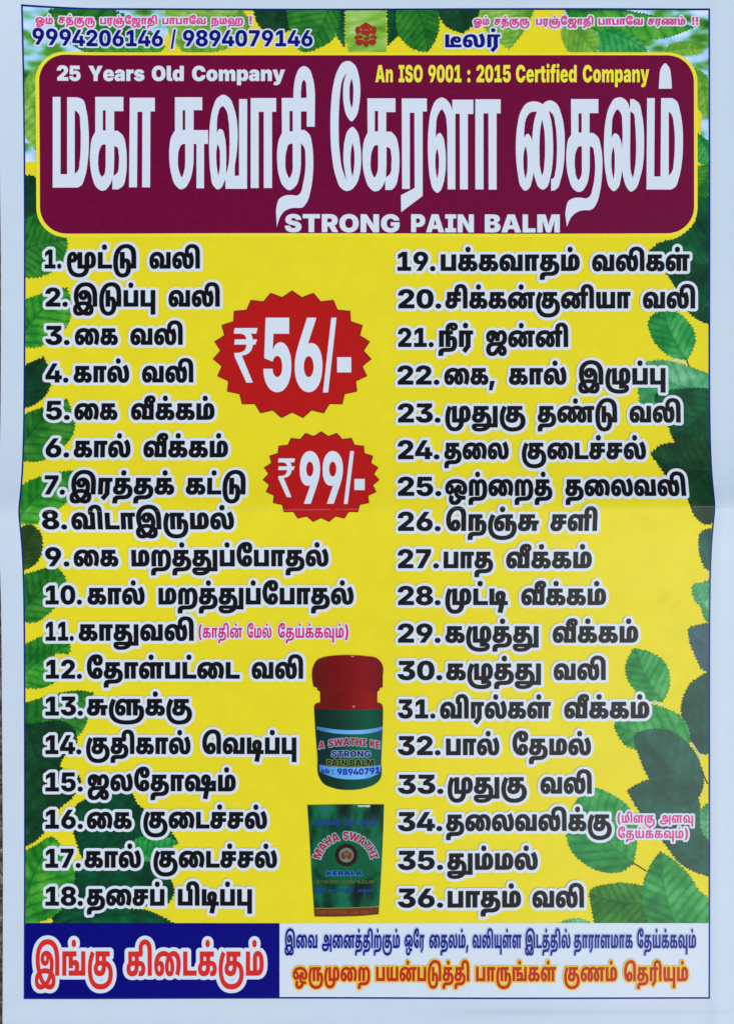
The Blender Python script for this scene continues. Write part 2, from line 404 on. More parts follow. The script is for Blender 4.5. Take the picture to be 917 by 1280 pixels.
  'ண்': '1476|223,-12 -62,0* -86,59* -45,116* 0,86 0,101* 86,149* 159,82* 108,0 49,0* 79,-14* 76,-34* 43,-31 31,-44 59,-49* 59,-134* 0,-84 0,-71* -42,-90* -79,-42* -56,0 -51,0* -78,47* -44,92* 0,70 0,57* 24,93* 44,80* 30,35 37,45 47,40* 115,34* 65,0 45,0* 78,-16* 72,-35* 33,-30 31,-33 36,-37* 48,-83* 24,-98* 0,-58 0,-71* -40,-90* -79,-42* -58,0 -51,0* -78,47* -44,92* 0,70 0,57* 27,91* 53,77* 38,35 36,41 32,22* 73,32* 108,17* 82,0 203,0 0,-124 -91,0 0,-445 -161,0 0,445 -4,0 -30,0* -52,-8* -45,-16* -37,-23* -15,-14 -27,-13* -32,-61* -15,-81* 0,-42 0,-46* 18,-33* 14,0 12,0* 15,13* 7,36* 0,33 0,46* -14,72* -30,61* -25,27 -28,29* -78,32* -56,0 -52,0* -67,-33* -31,-30 -21,-24* -29,-64* -14,-76* 0,-43 0,-46* 18,-33* 14,0 12,0* 15,13* 7,34* 0,30 0,66* -36,104* -40,34 -35,32* -88,36* -59,0 -56,0* -88,-49* -54,-84* -7,-54 -1,-8* -2,-28* 0,-13 0,-40* 10,-50* 21,-24* 16,0 14,0* 17,12* 8,29* 0,24 0,37* -26,28* -20,0 -17,0* -40,-29* -23,-29 -26,93 34,35* 67,45* 46,0 74,0* 80,-91* 0,-86 0,-58* -38,-83* -81,-46*|738,661 -39,0* -47,47* 0,43 0,44* 47,46* 37,0 40,0* 47,-46* 0,-44 0,-43* -47,-47*',
  'த': '759|248,-12 -73,0* -98,42* -49,79* 0,58 0,56* 63,83* 126,46* 96,0 111,0 104,0* 137,-57* 68,-112* 0,-82 0,-77* -52,-105* -44,-32 -30,-21* -70,-27* -88,-13* -57,0 -76,0 -46,0* -40,-9* -14,-11 -13,-10* -14,-34* 0,-25 0,-11* 3,-29* 1,-10 -158,-9 -3,23* -4,44* 0,22 0,54* 33,72* 34,22 19,12* 48,16* 71,7* 53,0 83,0 47,0* 61,8* 41,18* 17,15 20,18* 20,56* 0,40 0,29* -16,49* -37,35* -58,19* -42,0 -131,0 -38,0* -40,-9* -12,-11 -9,-8* -9,-23* 0,-16 0,-31* 36,-27* 27,0 26,0* 38,20* 21,47* 0,39 0,227 -91,0 0,-143 -145,-16 0,283 531,0 0,-124 -138,0 0,-192 0,-76* -25,-92* -30,-33 -28,-31* -92,-33*',
  'து': '1012|248,-12 -73,0* -98,42* -49,79* 0,58 0,56* 63,83* 126,46* 96,0 101,0 65,0* 115,-29* 88,-67* 51,-114* 0,-84 0,-45* -16,-77* -12,-33 -7,-47 -33,-57* -110,-79* -154,-41* -101,0 -15,0 -87,0* -117,41* -59,75* 0,52 0,23* 15,37* 15,13 17,15* 50,15* 52,0 679,0 87,-124 -357,0 -39,18 -346,0 -14,0* -11,-6* 0,-8 0,-16* 51,-25* 64,0 15,0 63,0* 88,19* 62,38* 23,28 11,45 11,20* 14,44* 8,50* 0,28 0,67* -47,77* -86,32* -59,0 -97,0 -38,0* -40,-9* -12,-11 -9,-8* -9,-23* 0,-16 0,-31* 36,-27* 27,0 26,0* 38,20* 21,46* 0,39 0,228 -91,0 0,-143 -145,-16 0,283 531,0 0,-124 -138,0 0,-192 0,-76* -25,-92* -30,-33 -28,-31* -92,-33*|798,-174 0,743 161,0 0,-743',
  'த்': '759|248,-12 -73,0* -98,42* -49,79* 0,58 0,56* 63,83* 126,46* 96,0 111,0 104,0* 137,-57* 68,-112* 0,-82 0,-77* -52,-105* -44,-32 -30,-21* -70,-27* -88,-13* -57,0 -76,0 -46,0* -40,-9* -14,-11 -13,-10* -14,-34* 0,-25 0,-11* 3,-29* 1,-10 -158,-9 -3,23* -4,44* 0,22 0,54* 33,72* 34,22 19,12* 48,16* 71,7* 53,0 83,0 47,0* 61,8* 41,18* 17,15 20,18* 20,56* 0,40 0,29* -16,49* -37,35* -58,19* -42,0 -131,0 -38,0* -40,-9* -12,-11 -9,-8* -9,-23* 0,-16 0,-31* 36,-27* 27,0 26,0* 38,20* 21,47* 0,39 0,227 -91,0 0,-143 -145,-16 0,283 531,0 0,-124 -138,0 0,-192 0,-76* -25,-92* -30,-33 -28,-31* -92,-33*|390,661 -38,0* -47,47* 0,43 0,44* 47,46* 38,0 39,0* 47,-46* 0,-44 0,-43* -47,-47*',
  'ந': '731|531,370 60,0* 75,-65* 35,-108* 0,-64 0,-92* -44,-120* -42,-35 -28,-24* -67,-26* -93,-10* -67,0 -44,0 -46,0* -39,-9* -14,-11 -13,-10* -14,-35* 0,-25 0,-11* 3,-28* 1,-10 -158,-9 -3,23* -4,44* 0,22 0,54* 33,72* 34,22 19,12* 48,16* 71,7* 53,0 90,0 39,0* 48,7* 31,14* 11,11 20,20* 17,72* 0,53 0,43* -15,52* -26,24* -19,0 -12,0* -25,-11* -12,-8 -15,111 28,17* 56,15*|53,0 0,569 491,0 0,-124 -90,0 0,-445 -161,0 0,445 -79,0 0,-445',
  'நீ': '731|531,370 60,0* 75,-65* 35,-108* 0,-64 0,-92* -44,-120* -42,-35 -28,-24* -67,-26* -93,-10* -67,0 -44,0 -46,0* -39,-9* -14,-11 -13,-10* -14,-35* 0,-25 0,-11* 3,-28* 1,-10 -158,-9 -3,23* -4,44* 0,22 0,54* 33,72* 34,22 19,12* 48,16* 71,7* 53,0 90,0 39,0* 48,7* 31,14* 11,11 20,20* 17,72* 0,53 0,43* -15,52* -26,24* -19,0 -12,0* -25,-11* -12,-8 -15,111 28,17* 56,15*|53,0 0,569 491,0 0,-124 -90,0 0,-445 -161,0 0,445 -79,0 0,-445|534,851 99,0* 92,-81* 0,-63 0,-61* -70,-64* -68,0 -73,0* -58,67* 0,48 0,38* 48,72* 37,35 66,-34 -27,-28* -31,-43* 0,-31 0,-12* 6,-17* 14,-8* 10,0 13,0* 14,19* 0,19 0,20* -24,23* -26,0 -24,0* -44,-7* -14,-11 -22,-16* -24,-51* 0,-39 0,-26* 14,-44* 11,-20 -126,-39 -15,29* -17,75* 0,45 0,38* 28,73* 57,59* 91,35*',
  'ன': '1097|223,-12 -62,0* -86,59* -45,116* 0,86 0,101* 86,149* 159,82* 108,0 50,0* 79,-14* 75,-34* 43,-31 31,-44 59,-49* 59,-134* 0,-84 0,-71* -42,-90* -79,-42* -56,0 -51,0* -78,47* -44,92* 0,70 0,56* 27,91* 53,78* 38,35 36,41 32,22* 73,32* 108,17* 82,0 203,0 0,-124 -91,0 0,-445 -161,0 0,445 -4,0 -30,0* -52,-8* -45,-16* -37,-23* -15,-14 -27,-13* -32,-61* -15,-81* 0,-42 0,-46* 18,-33* 14,0 12,0* 15,13* 7,36* 0,33 0,62* -36,103* -40,34 -35,32* -88,36* -59,0 -56,0* -88,-49* -54,-84* -7,-54 -1,-8* -2,-28* 0,-13 0,-40* 10,-50* 21,-24* 16,0 14,0* 17,12* 8,29* 0,24 0,37* -26,28* -20,0 -17,0* -40,-29* -23,-29 -26,93 34,35* 67,45* 46,0 74,0* 80,-91* 0,-86 0,-58* -38,-83* -81,-46*',
  'ன்': '1097|223,-12 -62,0* -86,59* -45,116* 0,86 0,101* 86,149* 159,82* 108,0 50,0* 79,-14* 75,-34* 43,-31 31,-44 59,-49* 59,-134* 0,-84 0,-71* -42,-90* -79,-42* -56,0 -51,0* -78,47* -44,92* 0,70 0,56* 27,91* 53,78* 38,35 36,41 32,22* 73,32* 108,17* 82,0 203,0 0,-124 -91,0 0,-445 -161,0 0,445 -4,0 -30,0* -52,-8* -45,-16* -37,-23* -15,-14 -27,-13* -32,-61* -15,-81* 0,-42 0,-46* 18,-33* 14,0 12,0* 15,13* 7,36* 0,33 0,62* -36,103* -40,34 -35,32* -88,36* -59,0 -56,0* -88,-49* -54,-84* -7,-54 -1,-8* -2,-28* 0,-13 0,-40* 10,-50* 21,-24* 16,0 14,0* 17,12* 8,29* 0,24 0,37* -26,28* -20,0 -17,0* -40,-29* -23,-29 -26,93 34,35* 67,45* 46,0 74,0* 80,-91* 0,-86 0,-58* -38,-83* -81,-46*|548,661 -39,0* -47,47* 0,43 0,44* 47,46* 37,0 40,0* 47,-46* 0,-44 0,-43* -47,-47*',
  'ப': '658|53,0 0,569 161,0 0,-445 230,0 0,445 161,0 0,-569',
  'பு': '658|444,-283 0,283 -391,0 0,569 161,0 0,-445 230,0 0,445 161,0 0,-852',
  'ப்': '658|53,0 0,569 161,0 0,-445 230,0 0,445 161,0 0,-569|328,661 -38,0* -47,47* 0,43 0,44* 47,46* 38,0 39,0* 47,-46* 0,-44 0,-43* -47,-47*',
  'ம': '753|496,581 81,0* 99,-76* 45,-137* 0,-92 0,-86* -44,-112* -41,-31 -21,-16* -49,-21* -68,-10* -48,0 -397,0 0,569 161,0 0,-445 99,0 0,260 0,57* 29,74* 28,25 22,20* 63,21*|506,457 -5,0* -11,-4* -5,-5 -5,-6* -6,-20* 0,-28 0,-270 1,0 28,0* 37,25* 20,65* 0,61 0,56* -12,81* -23,45*',
  'மு': '990|374,-311 -92,0* -128,68* -79,120* -36,155* 0,87 0,17 0,75* 21,148* 47,149* 37,73 134,-69 -43,-86* -46,-191* 0,-98 0,-19 0,-63* 18,-109* 42,-84* 72,-47* 54,0 62,0* 74,55* 37,103* 5,72 156,-14 -9,-125* -91,-151* -144,-66*|733,581 81,0* 99,-76* 45,-137* 0,-92 0,-86* -44,-112* -41,-31 -21,-16* -49,-21* -68,-10* -48,0 -397,0 0,569 161,0 0,-445 99,0 0,260 0,57* 29,74* 28,25 22,20* 63,21*|743,457 -5,0* -11,-4* -5,-5 -5,-6* -6,-20* 0,-28 0,-270 1,0 28,0* 37,25* 20,65* 0,61 0,56* -12,81* -23,45*',
  'மூ': '1128|472,-311 -96,0* -159,58* -115,130* -63,214* 0,155 0,83* 30,126* 55,84* 77,42* 46,0 59,0* 70,-50* 31,-79* 0,-46 0,-55* -29,-88* -66,-50* -58,0 -50,0* -74,46* -23,28 45,100 23,-31* 33,-23* 20,0 21,0* 23,26* 0,44 0,32* -17,26* -14,0 -15,0* -23,-32* -16,-68* -3,-55 -1,-16* 0,-47* 0,-23 0,-139* 70,-179* 131,-86* 92,0 60,0* 79,34* 48,61* 25,84* 5,50 156,-14 -8,-77* -48,-126* -88,-90* -136,-49*|871,581 81,0* 99,-76* 45,-137* 0,-92 0,-86* -44,-112* -41,-31 -21,-16* -49,-21* -68,-10* -48,0 -397,0 0,569 161,0 0,-445 99,0 0,260 0,57* 29,74* 28,25 22,20* 63,21*|881,457 -5,0* -11,-4* -5,-5 -5,-6* -6,-20* 0,-28 0,-270 1,0 28,0* 37,25* 20,65* 0,61 0,56* -12,81* -23,45*',
  'ம்': '753|496,581 81,0* 99,-76* 45,-137* 0,-92 0,-86* -44,-112* -41,-31 -21,-16* -49,-21* -68,-10* -48,0 -397,0 0,569 161,0 0,-445 99,0 0,260 0,57* 29,74* 28,25 22,20* 63,21*|506,457 -5,0* -11,-4* -5,-5 -5,-6* -6,-20* 0,-28 0,-270 1,0 28,0* 37,25* 20,65* 0,61 0,56* -12,81* -23,45*|376,661 -39,0* -47,47* 0,43 0,44* 47,46* 37,0 40,0* 47,-46* 0,-44 0,-43* -47,-47*',
  'ய': '832|293,0 0,569 161,0 0,-445 164,0 0,445 161,0 0,-569|199,-12 -36,0* -52,24* -17,21 -15,19* -18,47* -9,68* 0,48 0,354 161,0 0,-380 0,-28* 6,-33* 9,-8 5,-4* 13,-5* 10,0 20,0* 27,22* 12,19 9,-104 -21,-25* -55,-35*',
  'ர': '567|284,-214 -120,96 134,158 0,405 -84,0 0,-445 -161,0 0,569 498,0 0,-124 -92,0 0,-445',
  'ரு': '959|761,346 54,0* 75,-59* 40,-115* 0,-84 0,-111* -66,-156* -118,-97* -160,-45* -95,0 -4,0 -63,0* -128,27* -115,63* -90,106* -52,157* 0,108 0,14 0,77* 21,139* 46,138* 38,73 134,-69 -43,-86* -46,-178* 0,-92 0,-13 0,-80* 37,-125* 74,-86* 112,-45* 75,0 5,0 99,0* 123,64* 56,123* 0,88 0,54* -14,61* -25,25* -16,0 -13,0* -22,-8* -11,-8 -12,109 23,16* 53,15*|290,0 0,569 491,0 0,-124 -90,0 0,-445 -161,0 0,445 -79,0 0,-445',
  'ர்': '567|284,-214 -120,96 134,158 0,405 -84,0 0,-445 -161,0 0,569 498,0 0,-124 -92,0 0,-445|282,661 -38,0* -47,47* 0,43 0,44* 47,46* 38,0 39,0* 47,-46* 0,-44 0,-43* -47,-47*',
  'ற': '810|548,581 74,0* 102,-79* 53,-149* 0,-106 0,-113* -41,-159* -44,-50 -29,-33* -77,-44* -111,-22* -82,0 -77,0 -46,0* -39,-9* -14,-11 -13,-10* -14,-35* 0,-25 0,-11* 3,-28* 1,-10 -158,-9 -3,23* -4,44* 0,22 0,54* 33,72* 34,22 19,12* 48,16* 71,7* 53,0 78,0 69,0* 95,19* 58,59* 26,114* 0,94 0,78* -19,97* -37,46* -28,0 -14,0* -23,-9* -8,-11 -11,-14* -12,-47* 0,-41 0,-335 -161,0 0,355 0,40* -5,38* -10,12 -5,6* -14,6* -8,0 -8,0* -15,-6* -5,-6 -9,-10* -8,-39* 0,-42 0,-354 -161,0 0,329 0,60* 13,79* 30,54* 23,20 23,20* 54,19* 42,0 47,0* 66,-34* 45,-63* 13,-45 -59,6 22,44* 55,61* 73,31*',
  'ற்': '810|548,581 74,0* 102,-79* 53,-149* 0,-106 0,-113* -41,-159* -44,-50 -29,-33* -77,-44* -111,-22* -82,0 -77,0 -46,0* -39,-9* -14,-11 -13,-10* -14,-35* 0,-25 0,-11* 3,-28* 1,-10 -158,-9 -3,23* -4,44* 0,22 0,54* 33,72* 34,22 19,12* 48,16* 71,7* 53,0 78,0 69,0* 95,19* 58,59* 26,114* 0,94 0,78* -19,97* -37,46* -28,0 -14,0* -23,-9* -8,-11 -11,-14* -12,-47* 0,-41 0,-335 -161,0 0,355 0,40* -5,38* -10,12 -5,6* -14,6* -8,0 -8,0* -15,-6* -5,-6 -9,-10* -8,-39* 0,-42 0,-354 -161,0 0,329 0,60* 13,79* 30,54* 23,20 23,20* 54,19* 42,0 47,0* 66,-34* 45,-63* 13,-45 -59,6 22,44* 55,61* 73,31*|404,661 -38,0* -47,47* 0,43 0,44* 47,46* 38,0 39,0* 47,-46* 0,-44 0,-43* -47,-47*',
  'ல': '914|223,-12 -62,0* -86,59* -45,116* 0,86 0,81* 46,123* 84,85* 116,43* 69,0 50,0* 78,-22* 28,-20 39,-27* 45,-79* 21,-107* 2,-71 1,-40* 5,-49* 9,-28* 7,-10 6,-8* 18,-8* 12,0 21,0* 24,24* 10,54* 0,46 0,53* -20,107* -38,101* -27,43 143,75 55,-85* 48,-172* 0,-95 0,-81* -42,-124* -96,-70* -80,0 -54,0* -69,23* -26,24 -33,31* -30,91* -4,77 -2,39* -10,71* -15,58* -12,17 -13,20* -40,18* -29,0 -47,0* -70,-53* -38,-104* 0,-78 0,-40* 10,-51* 21,-24* 16,0 14,0* 17,12* 8,29* 0,24 0,37* -26,28* -20,0 -17,0* -40,-29* -23,-29 -26,93 34,35* 67,45* 46,0 74,0* 80,-91* 0,-86 0,-58* -38,-83* -81,-46*',
  'லி': '1181|824,851 59,0* 104,-30* 35,-28 39,-30* 47,-77* 20,-118* 0,-94 0,-474 -161,0 0,458 0,64* -9,95* -25,67* -25,19 -16,13* -43,13* -29,0 -45,0* -63,-34* -33,-60* 0,-40 0,-25* 9,-40* 20,-31* 34,-24* 24,-8 1,-108 -66,6* -103,54* -59,105* 0,79 0,71* 68,112* 127,65*|223,-12 -62,0* -86,59* -45,116* 0,86 0,81* 46,123* 84,85* 116,43* 69,0 50,0* 78,-22* 28,-20 39,-27* 45,-79* 21,-107* 2,-71 1,-40* 5,-49* 9,-28* 7,-10 6,-8* 18,-8* 12,0 21,0* 24,24* 10,54* 0,46 0,53* -14,85* -27,78* -18,40 144,78 27,-49* 34,-100* 15,-103* 0,-55 0,-81* -42,-124* -96,-70* -80,0 -54,0* -69,23* -26,24 -33,31* -30,91* -4,77 -2,39* -10,71* -15,58* -12,17 -13,20* -40,18* -29,0 -47,0* -70,-53* -38,-104* 0,-78 0,-40* 10,-51* 21,-24* 16,0 14,0* 17,12* 8,29* 0,24 0,37* -26,28* -20,0 -17,0* -40,-29* -23,-29 -26,93 34,35* 67,45* 46,0 74,0* 80,-91* 0,-86 0,-58* -38,-83* -81,-46*',
  'ல்': '914|223,-12 -62,0* -86,59* -45,116* 0,86 0,81* 46,123* 84,85* 116,43* 69,0 50,0* 78,-22* 28,-20 39,-27* 45,-79* 21,-107* 2,-71 1,-40* 5,-49* 9,-28* 7,-10 6,-8* 18,-8* 12,0 21,0* 24,24* 10,54* 0,46 0,53* -20,107* -38,101* -27,43 143,75 55,-85* 48,-172* 0,-95 0,-81* -42,-124* -96,-70* -80,0 -54,0* -69,23* -26,24 -33,31* -30,91* -4,77 -2,39* -10,71* -15,58* -12,17 -13,20* -40,18* -29,0 -47,0* -70,-53* -38,-104* 0,-78 0,-40* 10,-51* 21,-24* 16,0 14,0* 17,12* 8,29* 0,24 0,37* -26,28* -20,0 -17,0* -40,-29* -23,-29 -26,93 34,35* 67,45* 46,0 74,0* 80,-91* 0,-86 0,-58* -38,-83* -81,-46*|456,661 -38,0* -47,47* 0,43 0,44* 47,46* 38,0 39,0* 47,-46* 0,-44 0,-43* -47,-47*',
  'ள': '958|223,-12 -62,0* -86,59* -45,116* 0,86 0,86* 47,126* 80,81* 102,39* 54,0 43,0* 69,-22* 67,-48* 40,-38 -53,-115 -32,40* -78,59* -50,0 -46,0* -66,-49* -35,-103* 0,-81 0,-41* 10,-52* 21,-24* 16,0 14,0* 17,12* 8,29* 0,24 0,37* -26,28* -20,0 -17,0* -40,-29* -23,-29 -26,93 34,35* 67,45* 46,0 74,0* 80,-91* 0,-86 0,-58* -38,-83* -81,-46*|451,0 0,478 9,-9 1,100 481,0 0,-124 -90,0 0,-445 -161,0 0,445 -79,0 0,-445',
  'ளு': '1356|1160,346 53,0* 74,-58* 40,-110* 0,-77 0,-85* -48,-129* -85,-94* -115,-62* -136,-37* -146,-15* -75,0 -52,0 -100,0* -187,29* -159,66* -119,112* -66,165* 0,114 0,17 0,75* 29,139* 52,128* 32,58 136,-67 -33,-57* -44,-118* -22,-112* 0,-50 0,-10 0,-72* 36,-116* 76,-86* 117,-57* 160,-29* 103,0 25,0 70,0* 123,13* 102,28* 81,45* 56,66* 29,88* 0,57 0,64* -31,53* -24,0 -13,0* -22,-8* -11,-8 -12,109 23,16* 54,15*|459,-12 -62,0* -86,59* -45,116* 0,86 0,86* 47,126* 80,81* 102,39* 54,0 43,0* 69,-22* 67,-48* 40,-38 -53,-115 -32,40* -78,59* -50,0 -46,0* -66,-49* -35,-103* 0,-81 0,-41* 10,-52* 21,-24* 16,0 14,0* 17,12* 8,29* 0,24 0,37* -26,28* -20,0 -17,0* -40,-29* -23,-29 -26,93 34,35* 67,45* 46,0 74,0* 80,-91* 0,-86 0,-58* -38,-83* -81,-46*|687,0 0,478 9,-9 1,100 481,0 0,-124 -90,0 0,-445 -161,0 0,445 -79,0 0,-445',
  'ள்': '958|223,-12 -62,0* -86,59* -45,116* 0,86 0,86* 47,126* 80,81* 102,39* 54,0 43,0* 69,-22* 67,-48* 40,-38 -53,-115 -32,40* -78,59* -50,0 -46,0* -66,-49* -35,-103* 0,-81 0,-41* 10,-52* 21,-24* 16,0 14,0* 17,12* 8,29* 0,24 0,37* -26,28* -20,0 -17,0* -40,-29* -23,-29 -26,93 34,35* 67,45* 46,0 74,0* 80,-91* 0,-86 0,-58* -38,-83* -81,-46*|451,0 0,478 9,-9 1,100 481,0 0,-124 -90,0 0,-445 -161,0 0,445 -79,0 0,-445|478,661 -38,0* -47,47* 0,43 0,44* 47,46* 38,0 39,0* 47,-46* 0,-44 0,-43* -47,-47*',
  'ழு': '990|760,-15 37,0* 63,-24* 40,-54* 0,-45 0,-43* -37,-62* -64,-42* -85,-25* -96,-11* -50,0 -33,0 -72,0* -143,26* -127,61* -98,106* -56,161* 0,112 0,19 0,63* 21,136* 47,145* 37,73 134,-69 -29,-57* -40,-124* -20,-121* 0,-54 0,-19 0,-88* 42,-119* 73,-73* 91,-38* 100,-13* 47,0 22,0 44,0* 70,7* 49,15* 26,21* 0,15 0,11* -13,13* -18,0 -14,0* -41,-11* -17,-9 -24,86 37,18* 75,13*|550,-140 0,210 157,0 0,-210|729,581 81,0* 101,-76* 47,-137* 0,-92 0,-86* -44,-112* -41,-31 -21,-16* -49,-21* -68,-10* -48,0 -397,0 0,569 161,0 0,-445 99,0 0,260 0,57* 29,74* 28,25 22,20* 59,21*|743,457 -5,0* -11,-4* -5,-5 -5,-6* -6,-20* 0,-28 0,-270 1,0 28,0* 37,25* 20,65* 0,61 0,56* -12,81* -23,45*',
  'வ': '924|222,-12 -61,0* -86,59* -45,116* 0,86 0,114* 81,147* 136,71* 81,0 76,0* 111,-46* 71,-81* 34,-106* 0,-60 0,-39* -14,-89* -13,-36 117,0 0,445 161,0 0,-569 -425,0 -15,94 11,28* 17,94* 0,49 0,67* -36,84* -62,41* -39,0 -47,0* -67,-50* -36,-103* 0,-80 0,-41* 10,-52* 21,-24* 16,0 14,0* 17,12* 8,29* 0,24 0,37* -30,28* -16,0 -17,0* -40,-29* -23,-29 -26,93 34,35* 67,45* 46,0 74,0* 80,-90* 0,-87 0,-58* -38,-83* -82,-46*',
  'வீ': '924|222,-12 -61,0* -86,59* -45,116* 0,86 0,114* 81,147* 136,71* 81,0 76,0* 111,-46* 71,-81* 34,-106* 0,-60 0,-39* -14,-89* -13,-36 117,0 0,445 161,0 0,-569 -425,0 -15,94 11,28* 17,94* 0,49 0,67* -36,84* -62,41* -39,0 -47,0* -67,-50* -36,-103* 0,-80 0,-41* 10,-52* 21,-24* 16,0 14,0* 17,12* 8,29* 0,24 0,37* -30,28* -16,0 -17,0* -40,-29* -23,-29 -26,93 34,35* 67,45* 46,0 74,0* 80,-90* 0,-87 0,-58* -38,-83* -82,-46*|756,851 92,0* 88,-81* 0,-62 0,-61* -70,-65* -68,0 -73,0* -58,67* 0,48 0,38* 48,72* 37,35 66,-34 -27,-28* -31,-43* 0,-31 0,-12* 6,-17* 14,-8* 10,0 13,0* 14,19* 0,19 0,20* -24,23* -26,0 -24,0* -34,-9* -13,-8 -22,-16* -24,-50* 0,-38 0,-20* 10,-35* 19,-29* 27,-23* 18,-7 -6,-134 -55,15* -76,52* -46,67* -21,75* 0,37 0,47* 29,81* 59,61* 89,35*',
  'ஷ': '1262|840,581 50,0* 68,-27* 42,-47* 18,-59* 0,-32 0,-40* -15,-69* -8,-35 -3,-41 -106,-515 -159,30 65,294 2,25 49,245 7,32* 7,50* 0,21 0,22* -9,24* -16,0 -14,0* -20,-35* 0,-36 0,-27* 15,-41* 37,-22* 32,0 59,0 47,0* 66,36* 25,28 142,0 0,-362 -517,0 4,124 370,0 0,54 0,11* 0,25* 1,12 -32,-20* -72,-24* -44,0 -42,0 -67,0* -91,32* -52,57* -23,75* 0,43 0,48* 39,88* 81,56*|222,-12 -61,0* -86,59* -45,116* 0,86 0,114* 81,147* 136,71* 81,0 76,0* 111,-46* 71,-81* 34,-106* 0,-60 0,-39* -14,-89* -13,-36 151,0 0,-124 -298,0 -15,94 11,28* 17,94* 0,49 0,67* -36,84* -62,41* -39,0 -47,0* -67,-50* -36,-103* 0,-80 0,-41* 10,-52* 21,-24* 16,0 14,0* 17,12* 8,29* 0,24 0,37* -30,28* -16,0 -17,0* -40,-29* -23,-29 -26,93 34,35* 67,45* 46,0 74,0* 80,-90* 0,-87 0,-58* -38,-83* -82,-46*',
  'ா': '567|53,0 0,569 498,0 0,-124 -92,0 0,-445 -161,0 0,445 -84,0 0,-445',
  'ி': '267|-46,851 55,0* 79,-26* 31,-24 33,-26* 42,-71* 20,-113* 0,-89 0,-502 -161,0 0,483 0,49* -6,83* -16,64* -15,19 -11,14* -31,17* -23,0 -28,0* -36,-27* -16,-43* 0,-26 0,-29* 13,-57* 10,-32 -155,0 -9,23* -13,66* 0,31 0,59* 42,82* 70,51* 84,24*',
  'ெ': '802|333,-12 -76,0* -112,55* -75,104* -37,145* 0,90 0,104* 59,171* 109,126* 152,68* 93,0 65,0* 99,-31* 39,-31 38,-30* 44,-75* 18,-114* 0,-87 0,-483 -161,0 0,464 0,56* -10,89* -24,65* -23,20 -18,16* -49,14* -34,0 -44,0* -86,-43* -70,-87* -42,-134* 0,-92 0,-64* 10,-88* 18,-59* 25,-39* 14,-15 38,7 10,-2* 29,-3* 10,0 29,0* 30,49* 0,41 0,32* -18,39* -20,0 -19,0* -23,-36* 0,-35 0,-40* 20,-51* 13,-23 -104,7 -13,20* -24,66* 0,45 0,48* 36,74* 72,43* 53,0 60,0* 75,-55* 35,-87* 0,-48 0,-63* -48,-93* -94,-50*',
  'ே': '640|380,-12 -74,0* -126,52* -93,106* -51,162* 0,110 0,105* 53,161* 96,111* 129,56* 76,0 74,0* 102,-49* 53,-93* 0,-67 0,-49* -36,-84* -79,-51* -65,0 -61,0* -76,43* -36,76* 0,48 0,39* 20,64* 12,24 126,7 -13,-23* -20,-51* 0,-41 0,-35* 23,-33* 20,0 19,0* 18,37* 0,32 0,17* -9,42* -30,30* -30,0 -10,0* -20,-1* -22,-5 -25,-1* -56,-40* -48,-77* -30,-115* 0,-76 0,-85* 30,-119* 49,-73* 59,-33* 30,0 14,-2* 22,-2* 0,0 30,0* 29,30* 9,42* 0,17 0,32* -18,40* -20,0 -19,0* -23,-36* 0,-35 0,-40* 20,-52* 13,-23 -126,7 -11,25* -21,64* 0,43 0,45* 36,75* 76,45* 60,0 67,0* 79,-53* 35,-85* 0,-49 0,-56* -45,-96* -102,-57*',
  'ை': '1053|223,-12 -62,0* -86,59* -45,116* 0,86 0,101* 86,149* 159,82* 108,0 50,0* 79,-14* 75,-34* 43,-31 31,-43 60,-47* 58,-137* 0,-84 0,-71* -42,-90* -79,-42* -56,0 -51,0* -78,47* -44,97* 0,76 0,51* 20,87* 40,79* 31,37 29,38 36,35* 100,46* 70,0 90,0* 118,-78* 58,-133* 0,-82 0,-61* -17,-104* -29,-91* -18,-41 -146,57 20,42* 29,108* 0,67 0,69* -34,84* -54,38* -32,0 -37,0* -55,-33* -19,-26 -22,-26* -25,-76* -10,-79* 0,-33 0,-41* 17,-34* 15,0 12,0* 15,13* 7,35* 0,31 0,65* -36,103* -40,34 -35,32* -88,36* -59,0 -56,0* -88,-49* -54,-84* -7,-54 -1,-8* -2,-28* 0,-13 0,-40* 10,-50* 21,-24* 16,0 14,0* 17,12* 8,29* 0,24 0,37* -26,28* -20,0 -17,0* -40,-29* -23,-29 -26,93 34,35* 67,45* 46,0 74,0* 80,-91* 0,-86 0,-58* -38,-83* -81,-46*',
 },
 'M': {
  '!': '350|101,230 -12,498 172,0 -12,-498|175,-10 -41,0* -51,48* 0,39 0,39* 51,48* 41,0 41,0* 51,-48* 0,-39 0,-39* -51,-48*',
  '(': '391|71,296 0,82* 32,175* 57,161* 37,58 148,0 -34,-75* -50,-164* -26,-163* 0,-74 0,-64* 22,-128* 49,-147* 39,-93 -148,0 -62,102* -64,220*',
  ')': '391|45,-136 41,93* 48,148* 22,128* 0,63 0,74* -27,163* -49,164* -35,75 149,0 37,-58* 56,-161* 33,-176* 0,-81 0,-110* -65,-221* -61,-101',
  ',': '269|22,-197 43,309 157,0 -93,-309',
